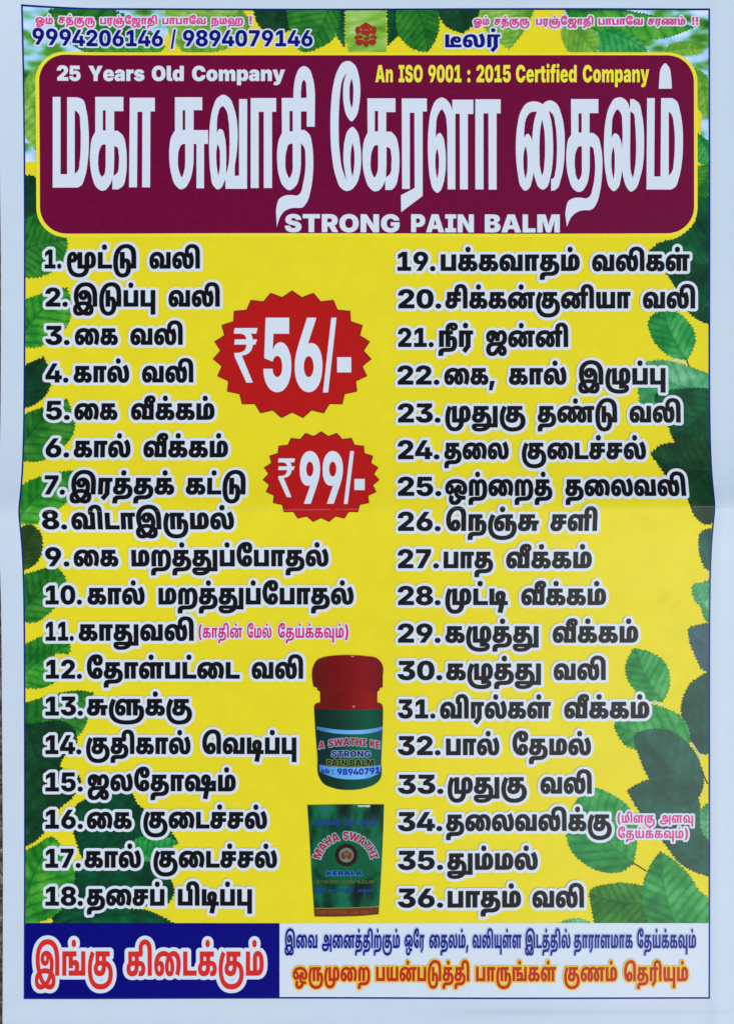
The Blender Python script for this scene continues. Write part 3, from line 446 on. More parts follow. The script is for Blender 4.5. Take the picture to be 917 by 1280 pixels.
  'அ': '949|296,-139 -89,0* -121,53* -63,92* 0,59 0,33* 25,53* 29,18 13,8* 37,12* 50,5* 36,0 553,0 -4,-106 -542,0 -15,0* -22,-3* -13,-4* -3,-4 -11,-11* 0,-16 0,-35* 71,-46* 72,0 5,0 69,0* 96,40* 60,71* 15,45 8,40 3,19* 2,39* 0,21 0,58* -20,96* -49,65* -43,10 -7,2* -21,1* -11,0 -20,0* -36,-14* -22,-34* 0,-30 0,-32* 22,-31* 20,0 17,0* 23,27* 0,40 0,38* -30,70* -24,24 89,22 17,-17* 31,-54* 22,-64* 0,-36 0,-35* -18,-56* -35,-40* -57,-22* -40,0 -46,0* -72,35* -41,73* 0,53 0,63* 55,80* 95,40* 61,0 69,0* 101,-52* 67,-90* 32,-119* 0,-68 0,-21* -4,-43* -3,-20 -6,-47 -18,-76* -97,-114* -152,-65* -102,0|751,-154 0,718 138,0 0,-718',
  'இ': '955|225,-321 -72,0* -94,54* -45,92* 0,57 0,71* 68,111* 60,39 47,32* 124,35* 76,0 56,0* 111,-23* 54,-29 44,-22* 71,-66* 43,-89* 0,-60 0,-95* -118,-107* -101,0 -67,0* -106,37* -49,32 -48,32* -69,78* -52,95* -26,58 -47,91* -37,181* 0,105 0,93* 52,166* 106,130* 164,74* 112,0 99,0* 140,-53* 51,-49 47,-43* 54,-112* 25,-144* 0,-94 0,-356 -138,0 0,287 0,94* -15,144* -40,110* -39,38 -33,33* -92,35* -62,0 -65,0* -110,-48* -81,-93* -44,-134* 0,-85 0,-51* 11,-96* 23,-95* 19,-53 21,-62* 60,-109* 76,-83* 45,-22 23,-10* 51,-15* 29,0 54,0* 58,55* 0,46 0,43* -41,61* -32,23 -38,27* -94,23* -50,0 -71,0* -103,-30* -37,-35 -22,-21* -29,-55* 0,-36 0,-43* 56,-58* 50,0 25,0* 44,9* 21,7 55,22* 85,88* 60,118* 18,67 9,39* 6,78* 0,35 0,54* -19,96* -45,67* -40,10 -11,-1 -6,0* -7,1* -11,0 -19,0* -34,-13* -21,-34* 0,-29 0,-33* 22,-31* 19,0 18,0* 24,25* 0,41 0,37* -27,69* -26,25 93,-9 13,-13* 27,-45* 20,-55* 0,-30 0,-42* -31,-68* -64,-38* -47,0 -47,0* -73,35* -40,72* 0,56 0,62* 55,79* 91,39* 54,0 87,0* 115,-83* 58,-146* 0,-96 0,-63* -18,-108* -23,-54 -17,-57* -53,-104* -75,-88* -52,-30 -47,-30* -104,-37*',
  'ஒ': '906|702,44 -57,0* -71,38* -34,68* 0,41 0,30* 9,37* 8,22 5,-2 -31,-26* -28,-70* 0,-39 0,-47* 36,-67* 35,-21 17,-8* 39,-13* 54,-6* 39,0 72,0 0,-107 -75,0 -59,0* -68,14* -25,7 -62,17* -81,68* -40,96* 0,58 0,57* 41,94* 75,72* 53,27 114,-55 -9,-27* -11,-48* 0,-27 0,-33* 21,-46* 26,0 19,0* 20,19* 7,38* 0,29 0,71* -69,104* -130,56* -91,0 -63,0* -118,-28* -94,-55* -23,-43 -2,-21 -3,-12* -1,-27* 0,-21 0,-35* 12,-45* 25,-22* 17,0 25,0* 23,34* 0,38 0,35* -24,40* -25,0 -21,0* -37,-20* -20,-22 -7,84 24,21* 60,24* 32,0 37,0* 60,-37* 36,-71* 0,-53 0,-65* -39,-78* -72,-34* -49,0 -55,0* -79,53* -39,96* 0,64 0,69* 50,103* 43,37 40,37* 105,44* 118,21* 60,0 82,0* 169,-39* 67,-55 49,-40* 61,-121* 0,-83 0,-38* -21,-70* -43,-54* -66,-32*|377,-321 -58,0* -90,42* -52,81* 0,59 0,43* 26,81* 27,40 113,-57 -15,-20* -20,-54* 0,-26 0,-26* 18,-37* 34,-19* 24,0 22,0* 40,17* 40,40* 20,35 10,16* 26,34* 11,12 139,-26 -12,-14* -27,-37* -8,-17 -27,-54* -75,-75* -100,-38*',
  'ஓ': '906|702,44 -57,0* -71,38* -34,68* 0,41 0,30* 9,37* 8,22 5,-2 -31,-26* -28,-70* 0,-39 0,-47* 36,-67* 35,-21 17,-8* 39,-13* 54,-6* 39,0 72,0 0,-107 -75,0 -59,0* -68,14* -25,7 -62,17* -81,68* -40,96* 0,58 0,57* 41,94* 75,72* 53,27 114,-55 -9,-27* -11,-48* 0,-27 0,-33* 21,-46* 26,0 19,0* 20,19* 7,38* 0,29 0,71* -69,104* -130,56* -91,0 -63,0* -118,-28* -94,-55* -23,-43 -2,-21 -3,-12* -1,-27* 0,-21 0,-35* 12,-45* 25,-22* 17,0 25,0* 23,34* 0,38 0,35* -24,40* -25,0 -21,0* -37,-20* -20,-22 -7,84 24,21* 60,24* 32,0 37,0* 60,-37* 36,-71* 0,-53 0,-65* -39,-78* -72,-34* -49,0 -55,0* -79,53* -39,96* 0,64 0,69* 50,103* 43,37 40,37* 105,44* 118,21* 60,0 82,0* 169,-39* 67,-55 49,-40* 61,-121* 0,-83 0,-38* -21,-70* -43,-54* -66,-32*|263,22 51,0* 65,-40* 31,-67* 0,-38 0,-47* -21,-61* -14,-22 -97,25 12,20* 9,44* 0,25 0,21* -8,25* -18,12* -12,0 -14,0* -17,-14* -8,-26* 0,-17 0,-21* 16,-32* 26,-20* 34,-10* 20,0 39,0 35,-1* 54,20* 45,45* 18,35 11,16* 29,39* 11,11 133,-28 -13,-14* -29,-40* -7,-16 -31,-58* -78,-74* -106,-35* -70,0 -11,0 -66,0* -81,22* -29,22 -30,23* -35,66* 0,48 0,46* 35,73* 69,43*',
  'க': '728|236,-12 -63,0* -92,42* -49,78* 0,57 0,56* 61,81* 119,45* 89,0 146,0 55,0* 70,-10* 50,-24* 22,-20 25,-22* 26,-68* 0,-43 0,-79* -84,-93* -81,0 -21,0* -42,5* -18,5 18,102 10,-2* 16,-2* 7,0 31,0* 34,32* 0,36 0,26* -18,32* -36,18* -53,6* -34,0 -140,0 -30,0* -49,-9* -15,-12 -12,-10* -11,-29* 0,-20 0,-37* 41,-34* 33,0 26,0* 39,23* 20,55* 0,47 0,236 -100,0 0,-154 -123,-16 0,278 494,0 0,-108 -137,0 0,-212 0,-75* -20,-82* -23,-30 -28,-36* -92,-33*',
  'கு': '948|453,-12 -61,0* -92,42* -49,78* 0,57 0,56* 59,81* 120,45* 90,0 82,0 82,0* 120,-49* 76,-85* 37,-110* 0,-62 0,-80* -46,-120* -81,-84* -107,-53* -122,-25* -63,0 -18,0 -99,0* -146,51* -101,91* -64,115* -28,130* 0,66 0,15 0,99* 33,151* 51,123* 30,55 116,-58 -25,-51* -47,-111* -28,-127* 0,-74 0,-19 0,-75* 35,-126* 75,-93* 118,-52* 83,0 11,0 65,0* 105,31* 73,62* 39,94* 0,63 0,72* -48,92* -89,43* -61,0 -77,0 -30,0* -49,-9* -14,-12 -12,-10* -11,-29* 0,-20 0,-37* 40,-33* 34,0 26,0* 38,22* 21,55* 0,47 0,236 -100,0 0,-172 -124,-16 0,296 498,0 0,-108 -142,0 0,-212 0,-75* -19,-82* -23,-30 -28,-36* -92,-33*',
  'க்': '728|236,-12 -63,0* -92,42* -49,78* 0,57 0,56* 61,81* 119,45* 89,0 146,0 55,0* 70,-10* 50,-24* 22,-20 25,-22* 26,-68* 0,-43 0,-79* -84,-93* -81,0 -21,0* -42,5* -18,5 18,102 10,-2* 16,-2* 7,0 31,0* 34,32* 0,36 0,26* -18,32* -36,18* -53,6* -34,0 -140,0 -30,0* -49,-9* -15,-12 -12,-10* -11,-29* 0,-20 0,-37* 41,-34* 33,0 26,0* 39,23* 20,55* 0,47 0,236 -100,0 0,-154 -123,-16 0,278 494,0 0,-108 -137,0 0,-212 0,-75* -20,-82* -23,-30 -28,-36* -92,-33*|374,665 -33,0* -41,44* 0,38 0,38* 42,43* 32,0 33,0* 41,-43* 0,-38 0,-38* -41,-44*',
  'ங்': '936|59,0 0,564 515,0 0,-108 -147,0 0,-115 17,10* 45,13* 25,0 55,0* 63,-44* 28,-66* 0,-35 0,-35* -19,-58* -12,-18 195,0 -4,-108 -530,0 0,108 197,0 13,12* 24,49* 0,33 0,27* -24,28* -25,0 -13,0* -24,-11* -11,-7 0,-76 -137,0 0,293 -93,0 0,-456|694,0 -15,108 59,0 0,456 137,0 0,-564|467,665 -33,0* -41,44* 0,38 0,38* 41,43* 32,0 34,0* 41,-43* 0,-38 0,-38* -41,-44*',
  'ச': '639|236,-12 -63,0* -91,42* -50,78* 0,57 0,56* 61,81* 119,45* 89,0 299,0 0,-101 -316,0 -30,0* -49,-9* -15,-12 -12,-10* -11,-29* 0,-20 0,-37* 41,-33* 33,0 26,0* 39,22* 20,55* 0,47 0,236 -100,0 0,-154 -123,-16 0,278 497,0 0,-108 -141,0 0,-212 0,-75* -20,-82* -23,-30 -28,-36* -92,-33*',
  'சு': '756|237,-12 -64,0* -91,42* -50,78* 0,57 0,56* 61,81* 119,45* 89,0 432,0 0,-101 -449,0 -30,0* -49,-9* -15,-12 -12,-10* -11,-29* 0,-21 0,-35* 41,-34* 33,0 27,0* 38,22* 20,55* 0,47 0,236 -100,0 0,-154 -123,-16 0,278 497,0 0,-108 -141,0 0,-212 0,-76* -20,-81* -23,-30 -28,-36* -92,-33*|522,0 0,275 135,-8 0,-267',
  'ஜ': '862|268,576 60,0* 86,-37* 58,-63* 14,-39 -50,-1 15,45* 52,62* 72,33* 44,0 71,0* 90,-68* 45,-113* 0,-66 0,-87* -53,-108* -48,-34 -29,-19* -62,-24* -79,-12* -54,0 -133,0 -47,0* -54,-8* -32,-13* -14,-8 -26,-17* -22,-55* 0,-43 0,-36* 21,-51* 41,-27* 29,0 28,0* 44,18* 45,47* 27,42 36,60* 73,57* 74,19* 37,0 49,0* 70,-30* 47,-53* 22,-67* 0,-37 0,-46* -30,-74* -70,-44* -56,0 -47,0* -61,29* -34,45* -13,54* 0,26 0,38* 36,76* 21,23 103,-12 -32,-34* -25,-58* 0,-26 0,-26* 24,-32* 21,0 18,0* 19,16* 9,29* 0,17 0,17* -9,31* -17,24* -25,12* -17,0 -16,0* -29,-6* -14,-9 -16,-9* -21,-20* -26,-36* -23,-35 -28,-45* -65,-60* -85,-29* -57,0 -76,0* -95,61* -44,102* 0,60 0,70* 46,95* 44,29 28,20* 65,25* 88,12* 58,0 91,0 41,0* 65,5* 54,18* 21,17 27,21* 25,70* 0,52 0,45* -20,57* -37,29* -24,0 -16,0* -26,-11* -9,-12 -12,-15* -11,-50* 0,-50 0,-120 -136,0 0,101 0,39* -13,61* -29,44* -48,22* -37,0 -7,0* -20,-4* -7,-3 -26,-7 -25,-13* -26,-37* -10,-43* 0,-23 0,-33* 21,-42* 25,0 22,0* 19,28* 0,29 0,28* -20,46* -40,33* -32,7 99,47 27,-10* 47,-41* 29,-65* 0,-46 0,-72* -77,-85* -78,0 -51,0* -69,45* -36,84* 0,59 0,65* 55,97* 105,56*',
  'ஞ்': '1065|868,338 52,0* 74,-56* 39,-108* 0,-79 0,-93* -51,-138* -92,-98* -120,-60* -141,-27* -74,0 -20,0 -105,0* -163,49* -116,87* -74,120* -35,143* 0,78 0,15 0,77* 30,141* 53,130* 32,56 116,-59 -33,-55* -46,-122* -22,-120* 0,-58 0,-9 0,-79* 40,-132* 86,-98* 140,-52* 100,0 19,0 75,0* 125,34* 90,72* 49,110* 0,78 0,53* -15,63* -29,29* -22,0 -15,0* -23,-8* -12,-9 -5,100 21,12* 45,13*|440,-12 -57,0* -82,55* -45,112* 0,84 0,87* 61,132* 60,42 29,20* 71,28* 104,16* 76,0 2,0 -16,-108 -37,0 -38,0* -53,-8* -39,-16* -19,-13 -40,-29* -41,-94* 0,-80 0,-47* 14,-55* 25,-23* 17,0 16,0* 20,15* 10,34* 0,27 0,41* -28,38* -25,0 -24,0* -46,-38* -20,-24 -20,90 29,32* 65,41* 47,0 71,0* 78,-91* 0,-84 0,-59* -35,-81* -73,-44*|660,0 0,456 -25,0 19,108 238,0 0,-108 -94,0 0,-456|532,665 -33,0* -41,44* 0,38 0,38* 41,43* 32,0 34,0* 40,-43* 0,-38 0,-38* -40,-44*',
  'ட': '567|59,0 0,564 138,0 0,-456 354,0 0,-108',
  'டு': '913|372,-314 -89,0* -125,74* -77,136* -36,191* 0,119 0,39 0,107* 39,186* 74,150* 108,106* 143,57* 87,0 88,0* 122,-43* 42,-38 28,-27* 40,-67* 25,-83* 11,-107* 0,-66 0,-420 -137,0 0,402 0,70* -15,108* -35,82* -30,28 -25,24* -69,25* -48,0 -55,0* -97,-42* -79,-83* -55,-125* -30,-166* 0,-105 0,-135* 32,-167* 55,-88* 71,-32* 39,0 45,0* 61,37* 35,70* 15,96* 0,59 0,67* -15,75* -28,30* -21,0 -20,0* -31,-21* -16,-15 -8,105 20,16* 54,23* 29,0 53,0* 77,-60* 43,-123* 0,-93 0,-98* -41,-141* -78,-92* -108,-45*|297,0 0,564 137,0 0,-564',
  'ண': '1430|218,-12 -56,0* -82,56* -45,113* 0,87 0,99* 79,149* 151,84* 106,0 47,0* 74,-13* 71,-34* 42,-31 27,-36 53,-47* 60,-142* 0,-89 0,-64* -39,-88* -74,-44* -52,0 -53,0* -71,49* -36,89* 0,60 0,57* 26,101* 51,93* 38,41 22,29 43,36* 99,33* 67,0 40,0* 72,-13* 65,-30* 31,-29 19,-19 41,-41* 55,-92* 27,-105* 0,-63 0,-64* -38,-88* -73,-44* -54,0 -53,0* -70,49* -37,89* 0,60 0,57* 24,96* 48,82* 35,37 37,39 31,21* 65,30* 100,16* 81,0 202,0 0,-108 -95,0 0,-456 -138,0 0,456 -9,0 -41,0* -55,-6* -41,-14* -33,-23* -17,-17 -24,-14* -30,-64* -14,-84* 0,-44 0,-58* 21,-41* 15,0 13,0* 18,20* 7,45* 0,36 0,41* -12,79* -33,70* -30,28 -31,32* -77,25* -46,0 -56,0* -65,-33* -20,-22 -25,-24* -35,-67* -16,-82* 0,-50 0,-55* 21,-43* 16,0 14,0* 17,20* 7,43* 0,35 0,67* -37,113* -39,33 -37,32* -87,33* -51,0 -62,0* -90,-51* -53,-86* -6,-53 -1,-11* -3,-24* 0,-21 0,-56* 15,-55* 26,-18* 14,0 17,0* 21,15* 10,34* 0,26 0,41* -29,38* -25,0 -24,0* -44,-38* -22,-24 -20,90 29,32* 65,41* 47,0 71,0* 79,-91* 0,-84 0,-59* -36,-81* -73,-44*',
  'த': '721|236,-12 -63,0* -92,42* -49,78* 0,57 0,56* 61,81* 120,45* 89,0 97,0 94,0* 130,-55* 69,-110* 0,-82 0,-69* -47,-99* -43,-34 -26,-21* -67,-29* -92,-15* -62,0 -40,0 -57,0* -44,-11* -14,-11 -14,-12* -15,-37* 0,-28 0,-10* 3,-27* 1,-11 -135,-7 -3,21* -4,42* 0,22 0,51* 32,69* 31,21 18,12* 50,17* 73,7* 55,0 46,0 60,0* 68,12* 37,22* 16,16 20,20* 17,57* 0,39 0,36* -23,52* -45,35* -60,16* -36,0 -108,0 -30,0* -49,-9* -15,-12 -12,-10* -11,-29* 0,-20 0,-36* 41,-34* 33,0 26,0* 39,22* 20,56* 0,47 0,235 -100,0 0,-154 -123,-16 0,278 495,0 0,-108 -138,0 0,-212 0,-75* -20,-82* -23,-30 -27,-36* -93,-33*',
  'த்': '721|236,-12 -63,0* -92,42* -49,78* 0,57 0,56* 61,81* 120,45* 89,0 97,0 94,0* 130,-55* 69,-110* 0,-82 0,-69* -47,-99* -43,-34 -26,-21* -67,-29* -92,-15* -62,0 -40,0 -57,0* -44,-11* -14,-11 -14,-12* -15,-37* 0,-28 0,-10* 3,-27* 1,-11 -135,-7 -3,21* -4,42* 0,22 0,51* 32,69* 31,21 18,12* 50,17* 73,7* 55,0 46,0 60,0* 68,12* 37,22* 16,16 20,20* 17,57* 0,39 0,36* -23,52* -45,35* -60,16* -36,0 -108,0 -30,0* -49,-9* -15,-12 -12,-10* -11,-29* 0,-20 0,-36* 41,-34* 33,0 26,0* 39,22* 20,56* 0,47 0,235 -100,0 0,-154 -123,-16 0,278 495,0 0,-108 -138,0 0,-212 0,-75* -20,-82* -23,-30 -27,-36* -93,-33*|376,665 -33,0* -41,44* 0,38 0,38* 41,43* 32,0 34,0* 40,-43* 0,-38 0,-38* -40,-44*',
  'ந': '705|502,364 56,0* 75,-57* 39,-105* 0,-71 0,-89* -42,-118* -39,-34 -26,-21* -65,-25* -89,-11* -64,0 -32,0 -58,0* -42,-11* -14,-11 -15,-12* -14,-38* 0,-28 0,-9* 2,-27* 1,-11 -135,-7 -3,21* -3,42* 0,23 0,50* 31,69* 32,21 18,12* 49,17* 74,7* 54,0 68,0 42,0* 50,7* 32,15* 12,11 22,20* 19,80* 0,54 0,45* -17,56* -30,28* -22,0 -17,0* -23,-11* -16,-11 -6,100 24,15* 49,14*|59,0 0,564 463,0 0,-108 -94,0 0,-456 -137,0 0,456 -94,0 0,-456',
  'ன': '1058|218,-12 -56,0* -82,56* -45,113* 0,87 0,99* 79,149* 151,84* 106,0 48,0* 74,-13* 70,-34* 42,-31 25,-34 55,-48* 60,-143* 0,-89 0,-64* -39,-88* -73,-44* -52,0 -53,0* -72,49* -36,89* 0,60 0,56* 23,95* 48,83* 36,39 37,38 31,21* 65,30* 99,16* 81,0 202,0 0,-108 -95,0 0,-456 -137,0 0,456 -9,0 -41,0* -55,-6* -40,-14* -33,-23* -18,-17 -24,-14* -30,-64* -15,-84* 0,-44 0,-58* 22,-41* 15,0 14,0* 16,20* 8,45* 0,36 0,65* -37,113* -39,32 -38,32* -86,33* -51,0 -62,0* -90,-51* -53,-86* -6,-53 -1,-10* -3,-27* 0,-19 0,-49* 13,-57* 26,-24* 18,0 16,0* 20,15* 10,34* 0,27 0,41* -29,38* -25,0 -24,0* -44,-38* -22,-24 -20,90 29,32* 65,41* 47,0 71,0* 79,-91* 0,-84 0,-59* -36,-81* -73,-44*',
  'ன்': '1058|218,-12 -56,0* -82,56* -45,113* 0,87 0,99* 79,149* 151,84* 106,0 48,0* 74,-13* 70,-34* 42,-31 25,-34 55,-48* 60,-143* 0,-89 0,-64* -39,-88* -73,-44* -52,0 -53,0* -72,49* -36,89* 0,60 0,56* 23,95* 48,83* 36,39 37,38 31,21* 65,30* 99,16* 81,0 202,0 0,-108 -95,0 0,-456 -137,0 0,456 -9,0 -41,0* -55,-6* -40,-14* -33,-23* -18,-17 -24,-14* -30,-64* -15,-84* 0,-44 0,-58* 22,-41* 15,0 14,0* 16,20* 8,45* 0,36 0,65* -37,113* -39,32 -38,32* -86,33* -51,0 -62,0* -90,-51* -53,-86* -6,-53 -1,-10* -3,-27* 0,-19 0,-49* 13,-57* 26,-24* 18,0 16,0* 20,15* 10,34* 0,27 0,41* -29,38* -25,0 -24,0* -44,-38* -22,-24 -20,90 29,32* 65,41* 47,0 71,0* 79,-91* 0,-84 0,-59* -36,-81* -73,-44*|527,665 -33,0* -41,44* 0,38 0,38* 42,43* 32,0 33,0* 41,-43* 0,-38 0,-38* -41,-44*',
  'ப': '642|59,0 0,564 138,0 0,-456 247,0 0,456 138,0 0,-564',
  'ம': '732|483,576 76,0* 92,-75* 43,-136* 0,-91 0,-82* -35,-111* -38,-31 -21,-17* -49,-23* -70,-10* -53,0 -369,0 0,564 138,0 0,-456 116,0 0,279 0,52* 24,73* 26,24 20,20* 59,20*|491,468 -6,0* -13,-4* -6,-6 -8,-7* -8,-32* 0,-37 0,-274 14,0 34,0* 40,28* 18,71* 0,64 0,56* -13,89* -27,52*',
  'மு': '962|366,-302 -86,0* -123,65* -78,118* -37,156* 0,90 0,13 0,74* 24,150* 48,145* 32,66 119,-58 -46,-91* -47,-199* 0,-88 0,-21 0,-62* 18,-112* 45,-88* 76,-49* 59,0 59,0* 74,53* 38,101* 5,73 133,-7 -7,-116* -84,-145* -135,-68*|713,576 76,0* 92,-75* 44,-136* 0,-91 0,-82* -35,-111* -39,-31 -21,-17* -47,-23* -71,-10* -53,0 -369,0 0,564 137,0 0,-456 116,0 0,279 0,52* 25,73* 26,24 20,20* 59,20*|722,468 -7,0* -12,-4* -7,-6 -7,-7* -8,-32* 0,-37 0,-274 14,0 33,0* 40,28* 18,71* 0,64 0,56* -12,89* -28,52*',
  'ம்': '732|483,576 76,0* 92,-75* 43,-136* 0,-91 0,-82* -35,-111* -38,-31 -21,-17* -49,-23* -70,-10* -53,0 -369,0 0,564 138,0 0,-456 116,0 0,279 0,52* 24,73* 26,24 20,20* 59,20*|491,468 -6,0* -13,-4* -6,-6 -8,-7* -8,-32* 0,-37 0,-274 14,0 34,0* 40,28* 18,71* 0,64 0,56* -13,89* -27,52*|365,665 -33,0* -41,44* 0,38 0,38* 41,43* 32,0 34,0* 40,-43* 0,-38 0,-38* -40,-44*',
  'ய': '808|286,0 0,564 137,0 0,-456 187,0 0,456 137,0 0,-564|198,-11 -38,0* -48,23* -15,20 -12,17* -16,40* -9,60* 0,44 0,371 137,0 0,-386 0,-32* 8,-29* 7,-9 5,-5* 17,-7* 11,0 18,0* 30,21* 14,21 4,-95 -20,-24* -55,-30*',
  'யு': '808|286,0 0,564 137,0 0,-456 187,0 0,456 137,0 0,-564|198,-11 -38,0* -48,23* -15,20 -12,17* -16,40* -9,60* 0,44 0,371 137,0 0,-386 0,-32* 8,-29* 7,-9 6,-6* 16,-6* 11,0 18,0* 28,21* 15,21 5,-95 -20,-24* -55,-30*|610,-283 0,344 137,0 0,-344',
  'ய்': '808|286,0 0,564 137,0 0,-456 187,0 0,456 137,0 0,-564|198,-11 -38,0* -48,23* -15,20 -12,17* -16,40* -9,60* 0,44 0,371 137,0 0,-386 0,-32* 8,-29* 7,-9 5,-5* 17,-7* 11,0 18,0* 30,21* 14,21 4,-95 -20,-24* -55,-30*|403,665 -33,0* -41,44* 0,38 0,38* 41,43* 32,0 34,0* 41,-43* 0,-38 0,-38* -41,-44*',
  'ர': '543|257,-213 -102,81 139,166 0,422 -97,0 0,-456 -138,0 0,564 468,0 0,-108 -96,0 0,-456',
  'ரு': '926|728,338 48,0* 73,-52* 44,-112* 0,-89 0,-109* -65,-156* -113,-96* -150,-45* -86,0 -10,0 -67,0* -127,31* -107,68* -81,107* -45,151* 0,99 0,19 0,80* 24,141* 48,134* 34,66 116,-58 -43,-81* -49,-184* 0,-89 0,-26 0,-76* 33,-128* 72,-92* 114,-52* 81,0 16,0 88,0* 120,63* 60,129* 0,97 0,61* -17,66* -30,25* -19,0 -21,0* -36,-19* -22,-21 -9,101 23,18* 61,29*|289,0 0,564 462,0 0,-108 -93,0 0,-456 -138,0 0,456 -94,0 0,-456',
  'ற': '772|516,576 71,0* 97,-79* 49,-148* 0,-103 0,-112* -37,-158* -45,-50 -28,-31* -77,-41* -108,-21* -76,0 -48,0 -57,0* -42,-11* -14,-11 -15,-12* -15,-38* 0,-28 0,-9* 3,-27* 1,-11 -135,-7 -3,21* -3,42* 0,23 0,50* 31,69* 32,21 18,12* 49,17* 74,7* 54,0 43,0 70,0* 98,20* 62,62* 29,117* 0,97 0,85* -23,101* -40,45* -28,0 -16,0* -26,-11* -10,-14 -10,-16* -9,-47* 0,-39 0,-341 -138,0 0,353 0,40* -4,42* -9,14 -6,9* -17,10* -12,0 -10,0* -20,-8* -5,-9 -8,-12* -7,-42* 0,-49 0,-348 -138,0 0,347 0,50* 10,69* 23,48* 17,18 21,23* 54,21* 38,0 46,0* 63,-29* 46,-59* 16,-47 -57,11 22,38* 48,56* 64,30*',
  'ற்': '772|516,576 71,0* 97,-79* 49,-148* 0,-103 0,-112* -37,-158* -45,-50 -28,-31* -77,-41* -108,-21* -76,0 -48,0 -57,0* -42,-11* -14,-11 -15,-12* -15,-38* 0,-28 0,-9* 3,-27* 1,-11 -135,-7 -3,21* -3,42* 0,23 0,50* 31,69* 32,21 18,12* 49,17* 74,7* 54,0 43,0 70,0* 98,20* 62,62* 29,117* 0,97 0,85* -23,101* -40,45* -28,0 -16,0* -26,-11* -10,-14 -10,-16* -9,-47* 0,-39 0,-341 -138,0 0,353 0,40* -4,42* -9,14 -6,9* -17,10* -12,0 -10,0* -20,-8* -5,-9 -8,-12* -7,-42* 0,-49 0,-348 -138,0 0,347 0,50* 10,69* 23,48* 17,18 21,23* 54,21* 38,0 46,0* 63,-29* 46,-59* 16,-47 -57,11 22,38* 48,56* 64,30*|384,665 -33,0* -40,44* 0,38 0,38* 41,43* 32,0 33,0* 41,-43* 0,-38 0,-38* -41,-44*',
  'ல': '875|219,-12 -57,0* -82,56* -45,114* 0,86 0,80* 44,123* 80,85* 108,44* 63,0 49,0* 74,-23* 29,-23 30,-23* 37,-69* 20,-104* 3,-76 2,-40* 5,-60* 12,-40* 12,-11 6,-6* 14,-5* 10,0 23,0* 29,26* 15,62* 0,55 0,50* -22,109* -38,106* -27,43 122,63 52,-81* 50,-176* 0,-96 0,-83* -40,-120* -92,-66* -76,0 -44,0* -65,23* -26,26 -27,30* -29,89* -4,78 -1,45* -9,72* -13,53* -9,16 -13,24* -44,23* -32,0 -50,0* -72,-59* -36,-110* 0,-75 0,-50* 13,-58* 25,-24* 18,0 16,0* 20,15* 10,34* 0,27 0,41* -29,38* -25,0 -23,0* -47,-38* -20,-24 -20,90 29,32* 65,41* 47,0 70,0* 80,-91* 0,-84 0,-59* -37,-81* -73,-44*',
  'லி': '1133|795,851 65,0* 103,-40* 35,-35 28,-27* 33,-69* 14,-105* 0,-82 0,-493 -138,0 0,457 0,63* -6,92* -17,65* -19,21 -19,23* -54,21* -38,0 -48,0* -62,-39* -30,-62* 0,-35 0,-30* 14,-44* 26,-28* 37,-20* 22,-8 -4,-107 -61,7* -98,55* -58,106* 0,78 0,65* 62,107* 124,64*|219,-12 -57,0* -82,56* -45,114* 0,86 0,80* 44,123* 80,85* 108,44* 63,0 49,0* 74,-23* 29,-23 30,-23* 37,-69* 20,-104* 3,-76 2,-40* 5,-60* 12,-40* 12,-11 6,-6* 14,-5* 10,0 23,0* 29,26* 15,62* 0,55 0,46* -14,89* -29,86* -19,39 126,66 27,-49* 32,-103* 14,-104* 0,-52 0,-83* -40,-120* -92,-66* -76,0 -44,0* -65,23* -26,26 -27,30* -29,89* -4,78 -1,45* -9,72* -13,53* -9,16 -13,24* -44,23* -32,0 -50,0* -72,-59* -36,-110* 0,-75 0,-50* 13,-58* 25,-24* 18,0 16,0* 20,15* 10,34* 0,27 0,41* -29,38* -25,0 -23,0* -47,-38* -20,-24 -20,90 29,32* 65,41* 47,0 70,0* 80,-91* 0,-84 0,-59* -37,-81* -73,-44*',
  'ல்': '875|219,-12 -57,0* -82,56* -45,114* 0,86 0,80* 44,123* 80,85* 108,44* 63,0 49,0* 74,-23* 29,-23 30,-23* 37,-69* 20,-104* 3,-76 2,-40* 5,-60* 12,-40* 12,-11 6,-6* 14,-5* 10,0 23,0* 29,26* 15,62* 0,55 0,50* -22,109* -38,106* -27,43 122,63 52,-81* 50,-176* 0,-96 0,-83* -40,-120* -92,-66* -76,0 -44,0* -65,23* -26,26 -27,30* -29,89* -4,78 -1,45* -9,72* -13,53* -9,16 -13,24* -44,23* -32,0 -50,0* -72,-59* -36,-110* 0,-75 0,-50* 13,-58* 25,-24* 18,0 16,0* 20,15* 10,34* 0,27 0,41* -29,38* -25,0 -23,0* -47,-38* -20,-24 -20,90 29,32* 65,41* 47,0 70,0* 80,-91* 0,-84 0,-59* -37,-81* -73,-44*|438,665 -33,0* -41,44* 0,38 0,38* 41,43* 32,0 34,0* 41,-43* 0,-38 0,-38* -41,-44*',
  'ள': '915|218,-12 -56,0* -82,55* -45,114* 0,87 0,83* 43,125* 75,83* 98,41* 55,0 40,0* 63,-19* 61,-41* 36,-31 -45,-109 -30,37* -77,54* -48,0 -47,0* -68,-56* -37,-109* 0,-79 0,-50* 14,-58* 25,-25* 18,0 15,0* 21,16* 10,34* 0,28 0,40* -30,38* -24,0 -24,0* -46,-38* -20,-24 -20,90 29,32* 65,41* 47,0 71,0* 79,-91* 0,-84 0,-59* -36,-81* -73,-44*|436,0 0,469 12,7 1,88 450,0 0,-108 -94,0 0,-456 -137,0 0,456 -94,0 0,-456',
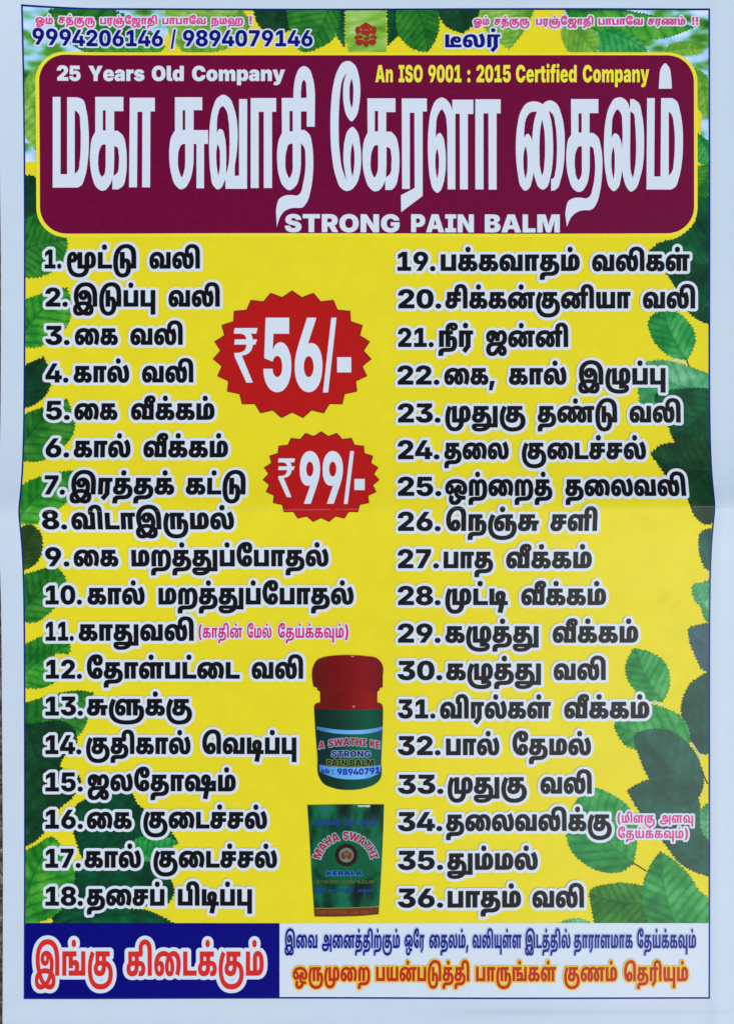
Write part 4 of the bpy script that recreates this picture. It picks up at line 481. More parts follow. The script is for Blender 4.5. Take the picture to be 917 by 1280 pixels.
  'ள்': '915|218,-12 -56,0* -82,55* -45,114* 0,87 0,83* 43,125* 75,83* 98,41* 55,0 40,0* 63,-19* 61,-41* 36,-31 -45,-109 -30,37* -77,54* -48,0 -47,0* -68,-56* -37,-109* 0,-79 0,-50* 14,-58* 25,-25* 18,0 15,0* 21,16* 10,34* 0,28 0,40* -30,38* -24,0 -24,0* -46,-38* -20,-24 -20,90 29,32* 65,41* 47,0 71,0* 79,-91* 0,-84 0,-59* -36,-81* -73,-44*|436,0 0,469 12,7 1,88 450,0 0,-108 -94,0 0,-456 -137,0 0,456 -94,0 0,-456|457,665 -33,0* -40,44* 0,38 0,38* 41,43* 32,0 33,0* 41,-43* 0,-38 0,-38* -41,-44*',
  'வ': '893|218,-12 -56,0* -82,56* -45,114* 0,87 0,111* 75,146* 127,74* 77,0 73,0* 105,-46* 66,-79* 30,-104* 0,-57 0,-49* -17,-95* -13,-38 137,0 0,456 138,0 0,-564 -401,0 -13,82 10,31* 22,100* 0,59 0,67* -34,85* -64,43* -45,0 -49,0* -69,-60* -36,-109* 0,-74 0,-50* 14,-59* 25,-24* 18,0 16,0* 20,15* 10,34* 0,28 0,40* -32,38* -22,0 -24,0* -46,-38* -20,-24 -20,90 29,32* 65,41* 47,0 70,0* 80,-90* 0,-85 0,-59* -37,-81* -74,-44*',
  'வு': '893|218,-12 -56,0* -82,56* -45,114* 0,87 0,111* 75,146* 127,74* 77,0 73,0* 105,-46* 66,-79* 30,-104* 0,-57 0,-49* -17,-95* -13,-38 137,0 0,456 138,0 0,-564 -401,0 -13,82 10,31* 22,100* 0,59 0,67* -34,85* -64,43* -45,0 -49,0* -69,-60* -36,-109* 0,-74 0,-50* 14,-59* 25,-24* 18,0 16,0* 20,15* 10,34* 0,28 0,40* -32,38* -22,0 -24,0* -46,-38* -20,-24 -20,90 29,32* 65,41* 47,0 70,0* 80,-90* 0,-85 0,-59* -37,-81* -74,-44*|695,-283 0,296 138,0 0,-296',
  'ஹ': '1390|1136,576 70,0* 97,-79* 49,-148* 0,-103 0,-112* -37,-159* -45,-49 -28,-32* -77,-40* -108,-21* -76,0 -666,0 -58,0* -42,-11* -14,-11 -15,-12* -14,-38* 0,-28 0,-9* 2,-27* 1,-11 -135,-7 -3,21* -3,42* 0,23 0,50* 31,69* 32,21 18,12* 49,17* 74,7* 54,0 662,0 70,0* 99,20* 61,62* 29,117* 0,97 0,85* -23,101* -40,45* -28,0 -16,0* -26,-11* -10,-14 -9,-16* -10,-47* 0,-39 0,-341 -137,0 0,350 0,42* -5,42* -8,14 -5,10* -19,10* -12,0 -10,0* -20,-8* -5,-9 -8,-12* -7,-42* 0,-49 0,-348 -137,0 0,347 0,50* 9,69* 23,48* 17,18 21,23* 55,21* 37,0 46,0* 63,-29* 46,-59* 16,-47 -57,11 22,38* 47,56* 65,30*|218,-12 -56,0* -82,56* -45,114* 0,87 0,111* 75,146* 127,74* 77,0 73,0* 105,-46* 66,-79* 30,-104* 0,-57 0,-49* -17,-95* -13,-38 154,0 39,-108 -319,0 -13,82 10,31* 22,100* 0,59 0,67* -34,85* -64,43* -45,0 -49,0* -69,-60* -36,-109* 0,-74 0,-50* 14,-59* 25,-24* 18,0 16,0* 20,15* 10,34* 0,28 0,40* -32,38* -22,0 -24,0* -46,-38* -20,-24 -20,90 29,32* 65,41* 47,0 70,0* 80,-90* 0,-85 0,-59* -37,-81* -74,-44*',
  'ா': '543|59,0 0,564 468,0 0,-108 -96,0 0,-456 -137,0 0,456 -97,0 0,-456',
  'ி': '257|-48,851 57,0* 77,-30* 25,-22 28,-25* 38,-73* 20,-115* 0,-91 0,-495 -138,0 0,473 0,65* -8,91* -18,62* -16,21 -12,15* -32,18* -22,0 -32,0* -38,-31* -16,-46* 0,-26 0,-31* 15,-63* 11,-33 -132,0 -10,23* -14,68* 0,35 0,56* 38,79* 64,51* 77,24*',
  'ெ': '773|318,-12 -68,0* -103,55* -71,105* -36,145* 0,91 0,103* 56,171* 102,125* 145,68* 89,0 57,0* 88,-26* 40,-31 35,-27* 42,-69* 19,-110* 0,-90 0,-498 -138,0 0,488 0,32* -6,78* -20,74* -22,24 -21,25* -52,19* -36,0 -46,0* -88,-44* -70,-90* -42,-140* 0,-95 0,-65* 12,-94* 22,-66* 30,-42* 18,-13 32,5 10,-3* 24,-3* 8,0 41,0* 30,58* 0,43 0,36* -22,45* -23,0 -18,0* -29,-37* 0,-42 0,-41* 20,-58* 14,-23 -95,-1 -12,20* -33,68* 0,49 0,49* 36,75* 72,44* 54,0 57,0* 70,-51* 33,-83* 0,-49 0,-65* -47,-91* -90,-48*',
  'ே': '616|369,-12 -72,0* -121,54* -89,108* -49,162* 0,109 0,105* 53,160* 96,110* 128,55* 75,0 69,0* 91,-49* 43,-90* 0,-62 0,-51* -35,-82* -73,-49* -57,0 -53,0* -69,42* -36,76* 0,48 0,49* 22,60* 13,22 107,7 -14,-24* -19,-57* 0,-42 0,-40* 25,-37* 21,0 21,0* 20,42* 0,35 0,23* -9,47* -32,30* -33,0 -8,0* -19,-2* -18,-4 -30,-4* -62,-42* -53,-80* -32,-119* 0,-80 0,-84* 30,-119* 50,-76* 62,-40* 33,-4 11,-2* 21,-3* 9,0 27,0* 32,28* 13,47* 0,28 0,34* -21,44* -21,0 -19,0* -26,-37* 0,-40 0,-41* 19,-57* 14,-25 -104,0 -16,26* -22,61* 0,49 0,47* 35,76* 69,45* 54,0 58,0* 72,-50* 34,-82* 0,-49 0,-64* -47,-92* -96,-50*',
  'ை': '1017|219,-12 -57,0* -82,56* -45,113* 0,87 0,99* 79,149* 151,84* 106,0 48,0* 74,-13* 69,-35* 43,-31 26,-34 50,-47* 64,-140* 0,-91 0,-65* -40,-88* -73,-44* -52,0 -53,0* -71,49* -36,91* 0,65 0,54* 25,98* 48,91* 35,42 17,17 35,36* 97,45* 56,0 85,0* 108,-77* 52,-130* 0,-81 0,-57* -17,-103* -29,-95* -18,-43 -125,46 22,47* 30,121* 0,67 0,69* -32,86* -54,40* -37,0 -29,0* -60,-28* -18,-25 -25,-24* -29,-77* -12,-87* 0,-41 0,-52* 21,-41* 16,0 14,0* 17,21* 7,44* 0,34 0,68* -39,112* -37,31 -38,33* -86,33* -51,0 -62,0* -90,-51* -53,-86* -6,-53 -1,-11* -3,-31* 0,-14 0,-49* 13,-57* 26,-24* 18,0 15,0* 21,15* 10,34* 0,27 0,41* -29,38* -25,0 -24,0* -44,-38* -22,-24 -20,90 29,32* 65,41* 47,0 71,0* 79,-91* 0,-84 0,-59* -36,-81* -72,-44*',
 },
 'B': {
  '-': '645|490,360 0,-131 -335,0 0,131',
  '.': '269|135,-10 -39,0* -54,52* 0,39 0,39* 54,52* 39,0 39,0* 53,-52* 0,-39 0,-39* -53,-52*',
  '/': '400|390,762 -235,-871 -145,0 234,871',
  '0': '645|323,-10 -97,0* -127,89* -64,166* 0,118 0,118* 64,167* 128,89* 96,0 96,0* 128,-89* 63,-167* 0,-118 0,-118* -63,-166* -128,-89*|323,131 40,0* 51,50* 25,103* 0,79 0,81* -25,103* -51,50* -40,0 -40,0* -52,-50* -25,-103* 0,-81 0,-79* 25,-103* 52,-50*',
  '1': '645|77,0 0,138 509,0 0,-138|439,728 0,-728 -172,0 0,578 -5,0 -163,-113 0,151 162,112',
  '2': '645|60,0 0,124 264,233 30,28* 43,46* 23,46* 0,28 0,30* -27,44* -47,23* -30,0 -30,0* -47,-25* -25,-46* 0,-33 -164,0 0,73* 67,108* 120,58* 80,0 82,0* 121,-55* 67,-99* 0,-65 0,-42* -33,-80* -86,-99* -79,-69 -90,-84 0,-5 297,0 0,-139',
  '3': '645|318,-10 -84,0* -128,57* -72,100* -2,66 174,0 2,-25* 30,-37* 49,-20* 31,0 32,0* 49,23* 27,44* 0,32 0,27* -29,46* -55,28* -39,0 -87,0 0,110 156,142 0,5 -303,0 0,140 508,0 0,-125 -246,-219 0,39 82,12* 124,-50* 70,-102* 0,-66 0,-70* -76,-101* -131,-56*',
  '4': '645|21,122 0,134 266,472 165,0 -260,-464 0,-6 432,0 0,-136|372,0 0,162 6,60 0,232 155,0 0,-454',
  '5': '645|317,-10 -79,0* -123,57* -71,101* -1,65 168,0 0,-27* 29,-41* 48,-22* 29,0 34,0* 51,30* 29,53* 0,35 0,36* -30,54* -51,29* -34,0 -32,0* -57,-28* -14,-24 -153,29 31,391 464,0 0,-140 -322,0 -16,-173 4,0 18,30* 80,38* 51,0 49,0* 83,-35* 62,-63* 33,-87* 0,-52 0,-75* -70,-115* -126,-66*',
  '6': '645|326,-10 -75,0* -125,57* -77,111* 0,80 0,59* 46,114* 43,65 171,252 170,0 -222,-327 -53,0 10,17* 47,31* 67,20* 41,0 67,0* 102,-53* 58,-101* 0,-71 0,-77* -70,-114* -122,-63*|324,123 33,0* 50,30* 29,52* 0,33 0,34* -29,52* -50,30* -33,0 -31,0* -51,-30* -29,-52* 0,-33 0,-34* 29,-52* 51,-30*',
  '7': '645|111,0 294,583 0,5 -344,0 0,140 523,0 0,-141 -295,-587',
  '8': '645|322,-10 -84,0* -132,54* -75,94* 0,58 0,45* 43,76* 74,51* 45,7 0,5 -60,11* -76,90* 0,60 0,57* 69,88* 120,51* 76,0 77,0* 120,-51* 69,-89* 0,-56 0,-60* -77,-90* -59,-11 0,-5 45,-7* 74,-51* 44,-76* 0,-45 0,-58* -76,-94* -132,-54*|322,113 33,0* 50,25* 28,44* 0,29 0,29* -28,44* -50,25* -33,0 -32,0* -50,-25* -28,-44* 0,-29 0,-29* 28,-44* 50,-25*|322,432 28,0* 44,23* 25,41* 0,26 0,26* -25,39* -43,23* -29,0 -28,0* -44,-23* -24,-39* 0,-26 0,-26* 24,-41* 44,-23*',
  '9': '645|320,737 74,0* 126,-57* 76,-110* 0,-80 0,-60* -45,-114* -44,-64 -170,-252 -171,0 222,326 54,0 -11,-16* -46,-31* -67,-21* -41,0 -67,0* -103,54* -58,101* 0,71 0,77* 70,114* 123,62*|321,605 -32,0* -50,-30* -29,-52* 0,-34 0,-33* 29,-53* 50,-30* 32,0 32,0* 50,30* 29,52* 0,34 0,33* -29,53* -50,30*',
  ':': '269|135,-10 -39,0* -54,52* 0,39 0,39* 54,52* 39,0 39,0* 53,-52* 0,-39 0,-39* -53,-52*|135,339 -39,0* -54,52* 0,39 0,39* 54,52* 39,0 39,0* 53,-52* 0,-39 0,-39* -53,-52*',
  'A': '770|23,0 243,728 230,0 251,-728 -194,0 -101,318 -24,79* -46,179* -22,97 38,0 -22,-97* -41,-179* -23,-79 -97,-318|188,155 0,131 394,0 0,-131',
  'B': '665|57,0 0,728 301,0 82,0* 110,-47* 55,-83* 0,-55 0,-41* -35,-66* -61,-42* -40,-8 0,-8 44,-2* 75,-43* 45,-77* 0,-53 0,-58* -59,-92* -112,-53* -81,0|229,139 111,0 58,0* 56,45* 0,39 0,28* -27,42* -49,23* -34,0 -115,0|229,428 100,0 29,0* 45,19* 26,37* 0,26 0,37* -52,43* -45,0 -103,0',
  'E': '610|57,0 0,728 505,0 0,-141 -333,0 0,-151 306,0 0,-137 -306,0 0,-158 332,0 0,-141',
  'F': '586|57,0 0,728 494,0 0,-141 -322,0 0,-185 290,0 0,-137 -290,0 0,-265',
  'G': '752|389,-10 -104,0* -157,91* -88,167* 0,115 0,119* 93,167* 157,88* 97,0 63,0* 108,-36* 85,-66* 52,-91* 7,-54 -175,0 -6,23* -24,35* -35,25* -45,13* -27,0 -53,0* -78,-52* -43,-99* 0,-70 0,-71* 42,-100* 78,-53* 55,0 49,0* 68,33* 35,60* 0,40 33,-4 -178,0 0,127 312,0 0,-96 0,-97* -83,-140* -144,-74*',
  'I': '491|32,0 0,141 127,0 0,446 -127,0 0,141 427,0 0,-141 -127,0 0,-446 127,0 0,-141',
  'L': '565|57,0 0,728 172,0 0,-587 304,0 0,-141',
  'M': '943|57,0 0,728 268,0 93,-284 8,-26* 20,-85* 20,-98* 18,-91* 5,-32 -33,0 5,32* 17,91* 21,98* 20,85* 7,26 92,284 269,0 0,-728 -174,0 0,313 0,25* 2,76* 3,91* 2,91* 0,39 11,0 -9,-43* -23,-93* -23,-88* -21,-73* -8,-25 -103,-313 -144,0 -105,313 -7,25* -22,73* -23,87* -24,93* -10,44 13,0 1,-38* 2,-91* 2,-91* 2,-77* 0,-25 0,-313',
  'N': '766|57,0 0,728 189,0 203,-329 20,-33* 38,-70* 37,-85* 19,-55 -17,0 -3,40* -6,98* -5,92* 0,32 0,310 177,0 0,-728 -190,0 -186,301 -25,42* -40,74* -41,87* -27,58 19,0 4,-52* 7,-99* 3,-82* 0,-28 0,-301',
  'O': '773|387,-10 -98,0* -157,87* -92,167* 0,119 0,120* 92,168* 157,86* 98,0 97,0* 157,-86* 92,-168* 0,-120 0,-119* -92,-167* -157,-87*|387,141 53,0* 76,52* 40,99* 0,71 0,73* -40,99* -76,51* -53,0 -53,0* -76,-51* -42,-100* 0,-72 0,-71* 42,-99* 76,-52*',
  'P': '652|57,0 0,728 298,0 82,0* 118,-64* 65,-113* 0,-75 0,-75* -66,-112* -121,-62* -83,0 -185,0 0,136 153,0 41,0* 54,29* 28,50* 0,34 0,34* -28,51* -54,27* -41,0 -89,0 0,-588',
  'R': '662|57,0 0,728 298,0 82,0* 118,-59* 65,-109* 0,-74 0,-75* -66,-106* -121,-55* -83,0 -190,0 0,137 158,0 41,0* 54,21* 28,44* 0,34 0,34* -28,45* -54,23* -41,0 -89,0 0,-588|456,0 -177,332 185,0 181,-332',
  'S': '660|338,-10 -91,0* -135,55* -75,111* -2,84 165,0 3,-35* 34,-48* 59,-24* 39,0 36,0* 52,20* 27,35* 0,23 0,21* -25,30* -52,22* -40,9 -77,18 -94,21* -108,98* 0,82 0,68* 73,101* 128,56* 83,0 84,0* 124,-57* 68,-102* 1,-67 -166,0 -3,39* -57,44* -52,0 -34,0* -47,-18* -24,-32* 0,-20 0,-22* 27,-31* 49,-21* 32,-7 63,-15 52,-11* 83,-39* 57,-53* 30,-70* 0,-44 0,-69* -69,-99* -128,-53*',
  'T': '677|32,587 0,141 612,0 0,-141 -219,0 0,-587 -173,0 0,587',
  'U': '727|363,-9 -92,0* -138,66* -76,120* 0,81 0,470 172,0 0,-455 0,-39* 34,-59* 60,-34* 40,0 41,0* 60,34* 34,59* 0,39 0,455 172,0 0,-470 0,-81* -77,-120* -138,-66*',
  'X': '761|24,0 306,436 0,-132 -280,424 200,0 69,-109 22,-35* 28,-59* 24,-54* 14,-26 -49,0 15,26* 23,54* 29,59* 22,35 71,109 195,0 -274,-414 0,124 298,-438 -204,0 -91,139 -20,31* -23,43* -19,36* -12,22 25,0 -12,-21* -19,-37* -24,-43* -20,-31 -95,-139',
  'Y': '752|293,0 0,264 -270,464 202,0 115,-224 16,-32* 26,-65* 14,-44 -31,0 13,44* 25,66* 16,31 109,224 201,0 -264,-464 0,-264',
  '₹': '583|546,544 -27,-103 -481,0 27,103|289,0 -238,281 1,97 117,0 38,0* 49,30* 24,50* 0,29 0,44* -51,58* -60,0 -131,0 31,139 100,0 92,0* 124,-54* 63,-100* 0,-72 0,-62* -38,-92* -79,-62* -63,-19 -6,-3 210,-257 0,-7|546,728 -27,-106 -401,-1 28,107',
 },
 'K': {
  '0': '645|322,-10 -101,0* -132,89* -65,167* 0,117 0,118* 65,167* 132,89* 101,0 101,0* 133,-89* 64,-167* 0,-118 0,-117* -64,-167* -132,-89*|322,150 36,0* 44,43* 21,95* 0,75 0,77* -21,95* -44,43* -36,0 -35,0* -45,-43* -20,-95* 0,-77 0,-75* 20,-95* 45,-43*',
  '1': '645|67,0 0,157 527,0 0,-157|453,728 0,-728 -198,0 0,558 -5,0 -159,-108 0,168 163,110',
  '2': '645|50,0 0,142 271,224 27,23* 39,39* 21,42* 0,26 0,28* -24,39* -41,22* -28,0 -27,0* -41,-22* -23,-42* 0,-31 -188,0 0,77* 69,110* 126,60* 84,0 88,0* 128,-55* 70,-101* 0,-68 0,-42* -35,-83* -90,-100* -83,-69 -69,-57 0,-5 284,0 0,-157',
  '4': '645|9,113 0,154 259,461 188,0 -253,-456 0,-5 433,0 0,-154|362,0 0,159 8,69 0,226 177,0 0,-454',
  '5': '645|318,-10 -84,0* -130,59* -74,105* -1,68 192,0 0,-25* 27,-37* 44,-20* 26,0 30,0* 46,26* 25,46* 0,32 0,32* -25,48* -46,26* -30,0 -32,0* -52,-31* -13,-26 -174,34 29,401 489,0 0,-159 -327,0 -14,-160 4,0 17,33* 84,43* 55,0 49,0* 82,-34* 61,-63* 34,-86* 0,-52 0,-76* -72,-117* -132,-67*',
  '6': '645|326,-10 -76,0* -133,56* -82,111* 0,83 0,62* 47,113* 38,58 172,255 193,0 -215,-318 -68,0 11,15* 50,31* 71,21* 45,0 68,0* 103,-54* 59,-101* 0,-72 0,-80* -73,-116* -128,-64*|324,140 30,0* 45,27* 27,46* 0,30 0,30* -27,47* -45,27* -30,0 -28,0* -46,-27* -26,-47* 0,-30 0,-30* 26,-46* 46,-27*',
  '7': '645|102,0 285,565 0,4 -335,0 0,159 540,0 0,-159 -287,-569',
  '8': '645|322,-10 -88,0* -138,55* -79,94* 0,58 0,45* 45,75* 77,50* 47,7 0,5 -62,11* -81,89* 0,61 0,57* 73,89* 126,51* 80,0 80,0* 127,-51* 72,-89* 0,-57 0,-61* -81,-89* -62,-11 0,-5 47,-7* 77,-50* 45,-75* 0,-45 0,-58* -79,-94* -138,-55*|322,126 28,0* 44,23* 24,40* 0,26 0,25* -24,38* -44,23* -28,0 -28,0* -43,-22* -25,-39* 0,-25 0,-26* 25,-40* 43,-23*|322,438 25,0* 38,20* 23,36* 0,23 0,23* -23,35* -38,20* -25,0 -25,0* -38,-20* -22,-35* 0,-23 0,-23* 22,-36* 38,-20*',
  '9': '645|318,737 77,0* 132,-55* 82,-111* 0,-84 0,-61* -46,-114* -39,-57 -171,-255 -194,0 216,317 67,0 -10,-15* -50,-31* -72,-20* -44,0 -68,0* -104,53* -59,102* 0,72 0,79* 73,117* 129,63*|320,588 -29,0* -46,-27* -26,-46* 0,-31 0,-29* 26,-47* 46,-27* 29,0 29,0* 46,27* 26,47* 0,29 0,31* -26,46* -46,27*',
  ':': '269|134,-12 -43,0* -57,57* 0,42 0,43* 57,57* 43,0 43,0* 58,-57* 0,-43 0,-42* -58,-57*|134,323 -43,0* -57,56* 0,43 0,42* 57,57* 43,0 43,0* 58,-57* 0,-42 0,-43* -58,-56*',
  'A': '795|22,0 236,728 270,0 244,-728 -223,0 -85,282 -27,92* -48,198* -21,97 45,0 -21,-97* -42,-198* -26,-92 -81,-282|197,140 0,147 401,0 0,-147',
  'B': '668|47,0 0,728 315,0 83,0* 114,-45* 57,-82* 0,-55 0,-40* -35,-67* -63,-44* -42,-8 0,-8 46,-2* 77,-43* 46,-77* 0,-51 0,-60* -62,-93* -114,-53* -79,0|244,157 93,0 49,0* 51,38* 0,36 0,26* -24,36* -43,19* -30,0 -96,0|244,434 81,0 26,0* 40,16* 22,30* 0,23 0,33* -48,36* -37,0 -84,0',
  'C': '748|385,-10 -100,0* -159,86* -92,167* 0,120 0,122* 94,167* 159,85* 98,0 68,0* 114,-36* 87,-71* 54,-102* 7,-66 -200,0 -3,23* -19,38* -32,28* -43,14* -27,0 -50,0* -69,-48* -35,-90* 0,-64 0,-66* 36,-90* 68,-45* 49,0 27,0* 43,15* 32,27* 20,38* 4,24 200,0 -4,-47* -44,-96* -83,-82* -120,-51*',
  'E': '613|47,0 0,728 524,0 0,-160 -327,0 0,-123 300,0 0,-155 -300,0 0,-131 325,0 0,-159',
  'G': '754|391,-10 -106,0* -161,91* -90,167* 0,114 0,120* 96,168* 162,87* 98,0 64,0* 111,-36* 86,-68* 52,-91* 6,-55 -199,0 -5,19* -20,29* -29,20* -39,10* -23,0 -50,0* -70,-47* -37,-90* 0,-63 0,-64* 35,-91* 69,-48* 52,0 45,0* 60,26* 29,49* 0,33 35,-4 -166,0 0,140 322,0 0,-100 0,-100* -84,-141* -148,-75*',
  'H': '750|47,0 0,728 197,0 0,-277 262,0 0,277 197,0 0,-728 -197,0 0,292 -262,0 0,-292',
  'I': '507|28,0 0,159 127,0 0,409 -127,0 0,160 451,0 0,-160 -127,0 0,-409 127,0 0,-159',
  'K': '759|197,127 0,167 20,46* 38,74* 51,76* 39,51 144,187 234,0 -304,-375 -19,8|47,0 0,728 197,0 0,-157 -4,-209 4,-96 0,-266|504,0 -175,292 125,145 283,-437',
  'L': '565|47,0 0,728 197,0 0,-569 294,0 0,-159',
  'M': '956|47,0 0,728 311,0 66,-228 8,-29* 22,-97* 21,-111* 17,-102* 5,-35 -37,0 5,35* 17,102* 21,111* 21,97* 9,29 64,228 312,0 0,-728 -199,0 0,281 0,25* 2,83* 3,98* 3,100* 0,42 11,0 -9,-46* -22,-101* -24,-95* -21,-79* -8,-27 -84,-281 -165,0 -85,281 -8,27* -22,79* -25,95* -23,101* -9,46 14,0 0,-42* 3,-100* 3,-98* 2,-83* 0,-25 0,-281',
  'N': '770|47,0 0,728 215,0 173,-286 23,-37* 39,-74* 36,-90* 19,-59 -17,0 -2,39* -8,104* -5,101* 0,35 0,267 203,0 0,-728 -215,0 -162,266 -27,45* -42,79* -38,88* -25,57 20,0 4,-51* 8,-102* 4,-87* 0,-29 0,-266',
  'O': '775|388,-10 -99,0* -161,86* -94,167* 0,120 0,122* 94,167* 161,85* 99,0 99,0* 160,-85* 94,-167* 0,-122 0,-121* -94,-166* -160,-86*|388,162 49,0* 67,46* 34,90* 0,65 0,66* -34,90* -67,46* -49,0 -49,0* -67,-46* -35,-90* 0,-66 0,-65* 35,-90* 67,-46*',
  'P': '656|47,0 0,728 313,0 81,0* 122,-64* 68,-117* 0,-77 0,-78* -69,-114* -125,-62* -83,0 -188,0 0,153 147,0 36,0* 49,25* 27,45* 0,31 0,31* -27,45* -49,23* -36,0 -69,0 0,-569',
  'R': '668|47,0 0,728 313,0 81,0* 122,-60* 68,-110* 0,-78 0,-78* -69,-107* -125,-55* -83,0 -188,0 0,154 147,0 36,0* 49,17* 27,38* 0,31 0,32* -27,39* -49,18* -36,0 -69,0 0,-569|440,0 -177,334 210,0 182,-334',
  'S': '666|343,-9 -95,0* -141,56* -78,118* -1,91 188,0 2,-33* 30,-46* 54,-24* 38,0 32,0* 43,16* 22,28* 0,18 0,16* -21,25* -48,21* -41,8 -73,16 -96,20* -111,99* 0,86 0,69* 75,104* 132,58* 87,0 88,0* 129,-59* 69,-107* 1,-71 -190,0 -2,36* -47,39* -48,0 -30,0* -40,-14* -18,-25* 0,-16 0,-18* 20,-25* 43,-19* 35,-8 59,-12 60,-13* 87,-42* 55,-56* 26,-71* 0,-41 0,-72* -71,-100* -132,-52*',
  'T': '687|27,568 0,160 632,0 0,-160 -217,0 0,-568 -197,0 0,568',
  'W': '1082|215,0 -193,728 221,0 58,-283 11,-53* 18,-126* 17,-126* 9,-54 -39,0 10,54* 19,126* 20,126* 12,53 64,283 198,0 64,-283 12,-53* 20,-126* 19,-126* 10,-54 -39,0 9,54* 16,126* 19,126* 10,53 59,283 221,0 -193,-728 -223,0 -73,296 -18,77* -22,178* -16,82 52,0 -19,-82* -18,-177* -19,-78 -73,-296',
  'Y': '775|293,0 0,253 -271,475 232,0 105,-220 15,-30* 22,-63* 12,-40 -29,0 11,40* 20,63* 14,30 98,220 231,0 -263,-475 0,-253',
  'a': '597|202,-9 -52,0* -81,35* -45,70* 0,54 0,45* 31,64* 54,40* 73,22* 43,3 46,4* 55,9* 25,19* 0,16 0,2 0,14* -16,20* -27,10* -19,0 -18,0* -31,-11* -20,-21* -3,-17 -177,18 8,46* 60,75* 107,45* 77,0 58,0* 94,-28* 67,-48* 36,-65* 0,-38 0,-374 -184,0 0,77 -4,0 -16,-31* -47,-37* -58,-18*|266,115 22,0* 40,19* 25,34* 0,25 0,45 -8,-3* -18,-6* -20,-4* -21,-4* -12,-2 -23,-4* -28,-16* -14,-23* 0,-14 0,-15* 15,-21* 25,-11*',
  'b': '646|400,-7 -38,0* -60,26* -42,43* -11,28 -5,0 0,-90 -194,0 0,728 196,0 0,-278 3,0 11,28* 41,47* 61,28* 40,0 55,0* 97,-58* 61,-123* 0,-100 0,-94* -58,-124* -98,-61*|328,144 27,0* 38,30* 20,58* 0,40 0,41* -20,58* -38,31* -27,0 -27,0* -39,-31* -21,-58* 0,-41 0,-39* 21,-58* 39,-31*',
  'd': '646|245,-7 -58,0* -98,61* -59,124* 0,94 0,100* 62,123* 97,58* 54,0 41,0* 61,-28* 41,-47* 10,-28 3,0 0,278 197,0 0,-728 -195,0 0,90 -5,0 -11,-28* -42,-43* -59,-26*|317,144 27,0* 39,31* 21,58* 0,39 0,41* -21,58* -39,31* -27,0 -26,0* -39,-31* -20,-58* 0,-41 0,-40* 20,-58* 39,-30*',
  'e': '606|312,-10 -88,0* -126,67* -68,126* 0,88 0,85* 68,126* 124,71* 85,0 62,0* 100,-39* 71,-73* 38,-103* 0,-66 0,-44 -487,0 0,107 395,0 -91,-23 0,34* -20,45* -38,24* -28,0 -29,0* -38,-24* -19,-45* 0,-34 0,-78 0,-36* 23,-47* 42,-23* 27,0 20,0* 33,11* 24,21* 5,15 173,-25 -13,-49* -70,-72* -106,-39*',
  'f': '422|396,546 0,-143 -386,0 0,143|97,0 0,562 0,67* 48,89* 87,44* 60,0 38,0* 70,-12* 17,-4 -28,-141 -11,3* -28,4* -11,0 -27,0* -20,-23* 0,-20 0,-569',
  'i': '296|50,0 0,546 196,0 0,-546|147,602 -40,0* -56,52* 0,37 0,38* 56,52* 40,0 40,0* 57,-52* 0,-38 0,-37* -57,-52*',
  'l': '337|246,-3 -102,0* -94,78* 0,84 0,569 196,0 0,-550 0,-17* 19,-17* 17,0 10,0* 11,1* 4,1 28,-134 -12,-5* -45,-10*',
  'm': '943|50,0 0,546 179,0 13,-148 -14,0 13,56* 51,68* 68,31* 37,0 59,0* 71,-76* 22,-94 -21,0 14,62* 59,75* 76,33* 41,0 52,0* 79,-46* 45,-83* 0,-56 0,-368 -197,0 0,318 0,36* -36,41* -30,0 -20,0* -30,-19* -16,-34* 0,-24 0,-318 -187,0 0,318 0,36* -36,41* -30,0 -21,0* -29,-19* -16,-34* 0,-24 0,-318',
  'n': '649|246,307 0,-307 -196,0 0,546 184,0 4,-140 -6,0 18,62* 84,85* 75,0 58,0* 86,-53* 47,-93* 0,-59 0,-348 -197,0 0,307 0,40* -41,47* -37,0 -24,0* -35,-21* -20,-39*',
  'o': '625|313,-10 -89,0* -127,71* -67,127* 0,83 0,84* 67,127* 127,71* 89,0 89,0* 126,-71* 67,-127* 0,-84 0,-83* -67,-127* -126,-71*|313,137 25,0* 37,32* 20,61* 0,42 0,43* -20,60* -37,31* -25,0 -26,0* -37,-31* -20,-60* 0,-43 0,-42* 20,-61* 37,-32*',
  'p': '646|50,-204 0,750 194,0 0,-96 5,0 11,28* 41,47* 61,28* 40,0 55,0* 97,-58* 61,-123* 0,-100 0,-94* -58,-124* -98,-61* -59,0 -38,0* -60,26* -42,43* -11,28 -3,0 0,-294|328,144 27,0* 38,30* 20,58* 0,40 0,41* -20,58* -38,31* -27,0 -27,0* -39,-31* -21,-58* 0,-41 0,-39* 21,-58* 39,-31*',
  'r': '434|50,0 0,546 190,0 0,-105 6,0 15,59* 65,53* 43,0 13,0* 25,-4* 12,-4 0,-167 -15,5* -42,5* -15,0 -29,0* -46,-26* -26,-47* 0,-31 0,-284',
  's': '588|293,-10 -74,0* -114,42* -70,78* -10,54 182,26 10,-32* 44,-35* 41,0 29,0* 32,18* 0,16 0,16* -30,18* -32,6 -97,18 -83,15* -83,81* 0,64 0,57* 61,79* 113,42* 78,0 72,0* 109,-38* 66,-70* 8,-50 -173,-25 -6,27* -43,25* -29,0 -25,0* -36,-18* 0,-17 0,-12* 21,-22* 31,-5 111,-20 84,-15* 82,-72* 0,-60 0,-59* -69,-85* -121,-47*',
  't': '399|369,546 0,-143 -359,0 0,143|79,676 196,0 0,-501 0,-17* 18,-17* 19,0 9,0* 34,5* 5,1 24,-140 -34,-9* -59,-6* -27,0 -92,0* -93,84* 0,81',
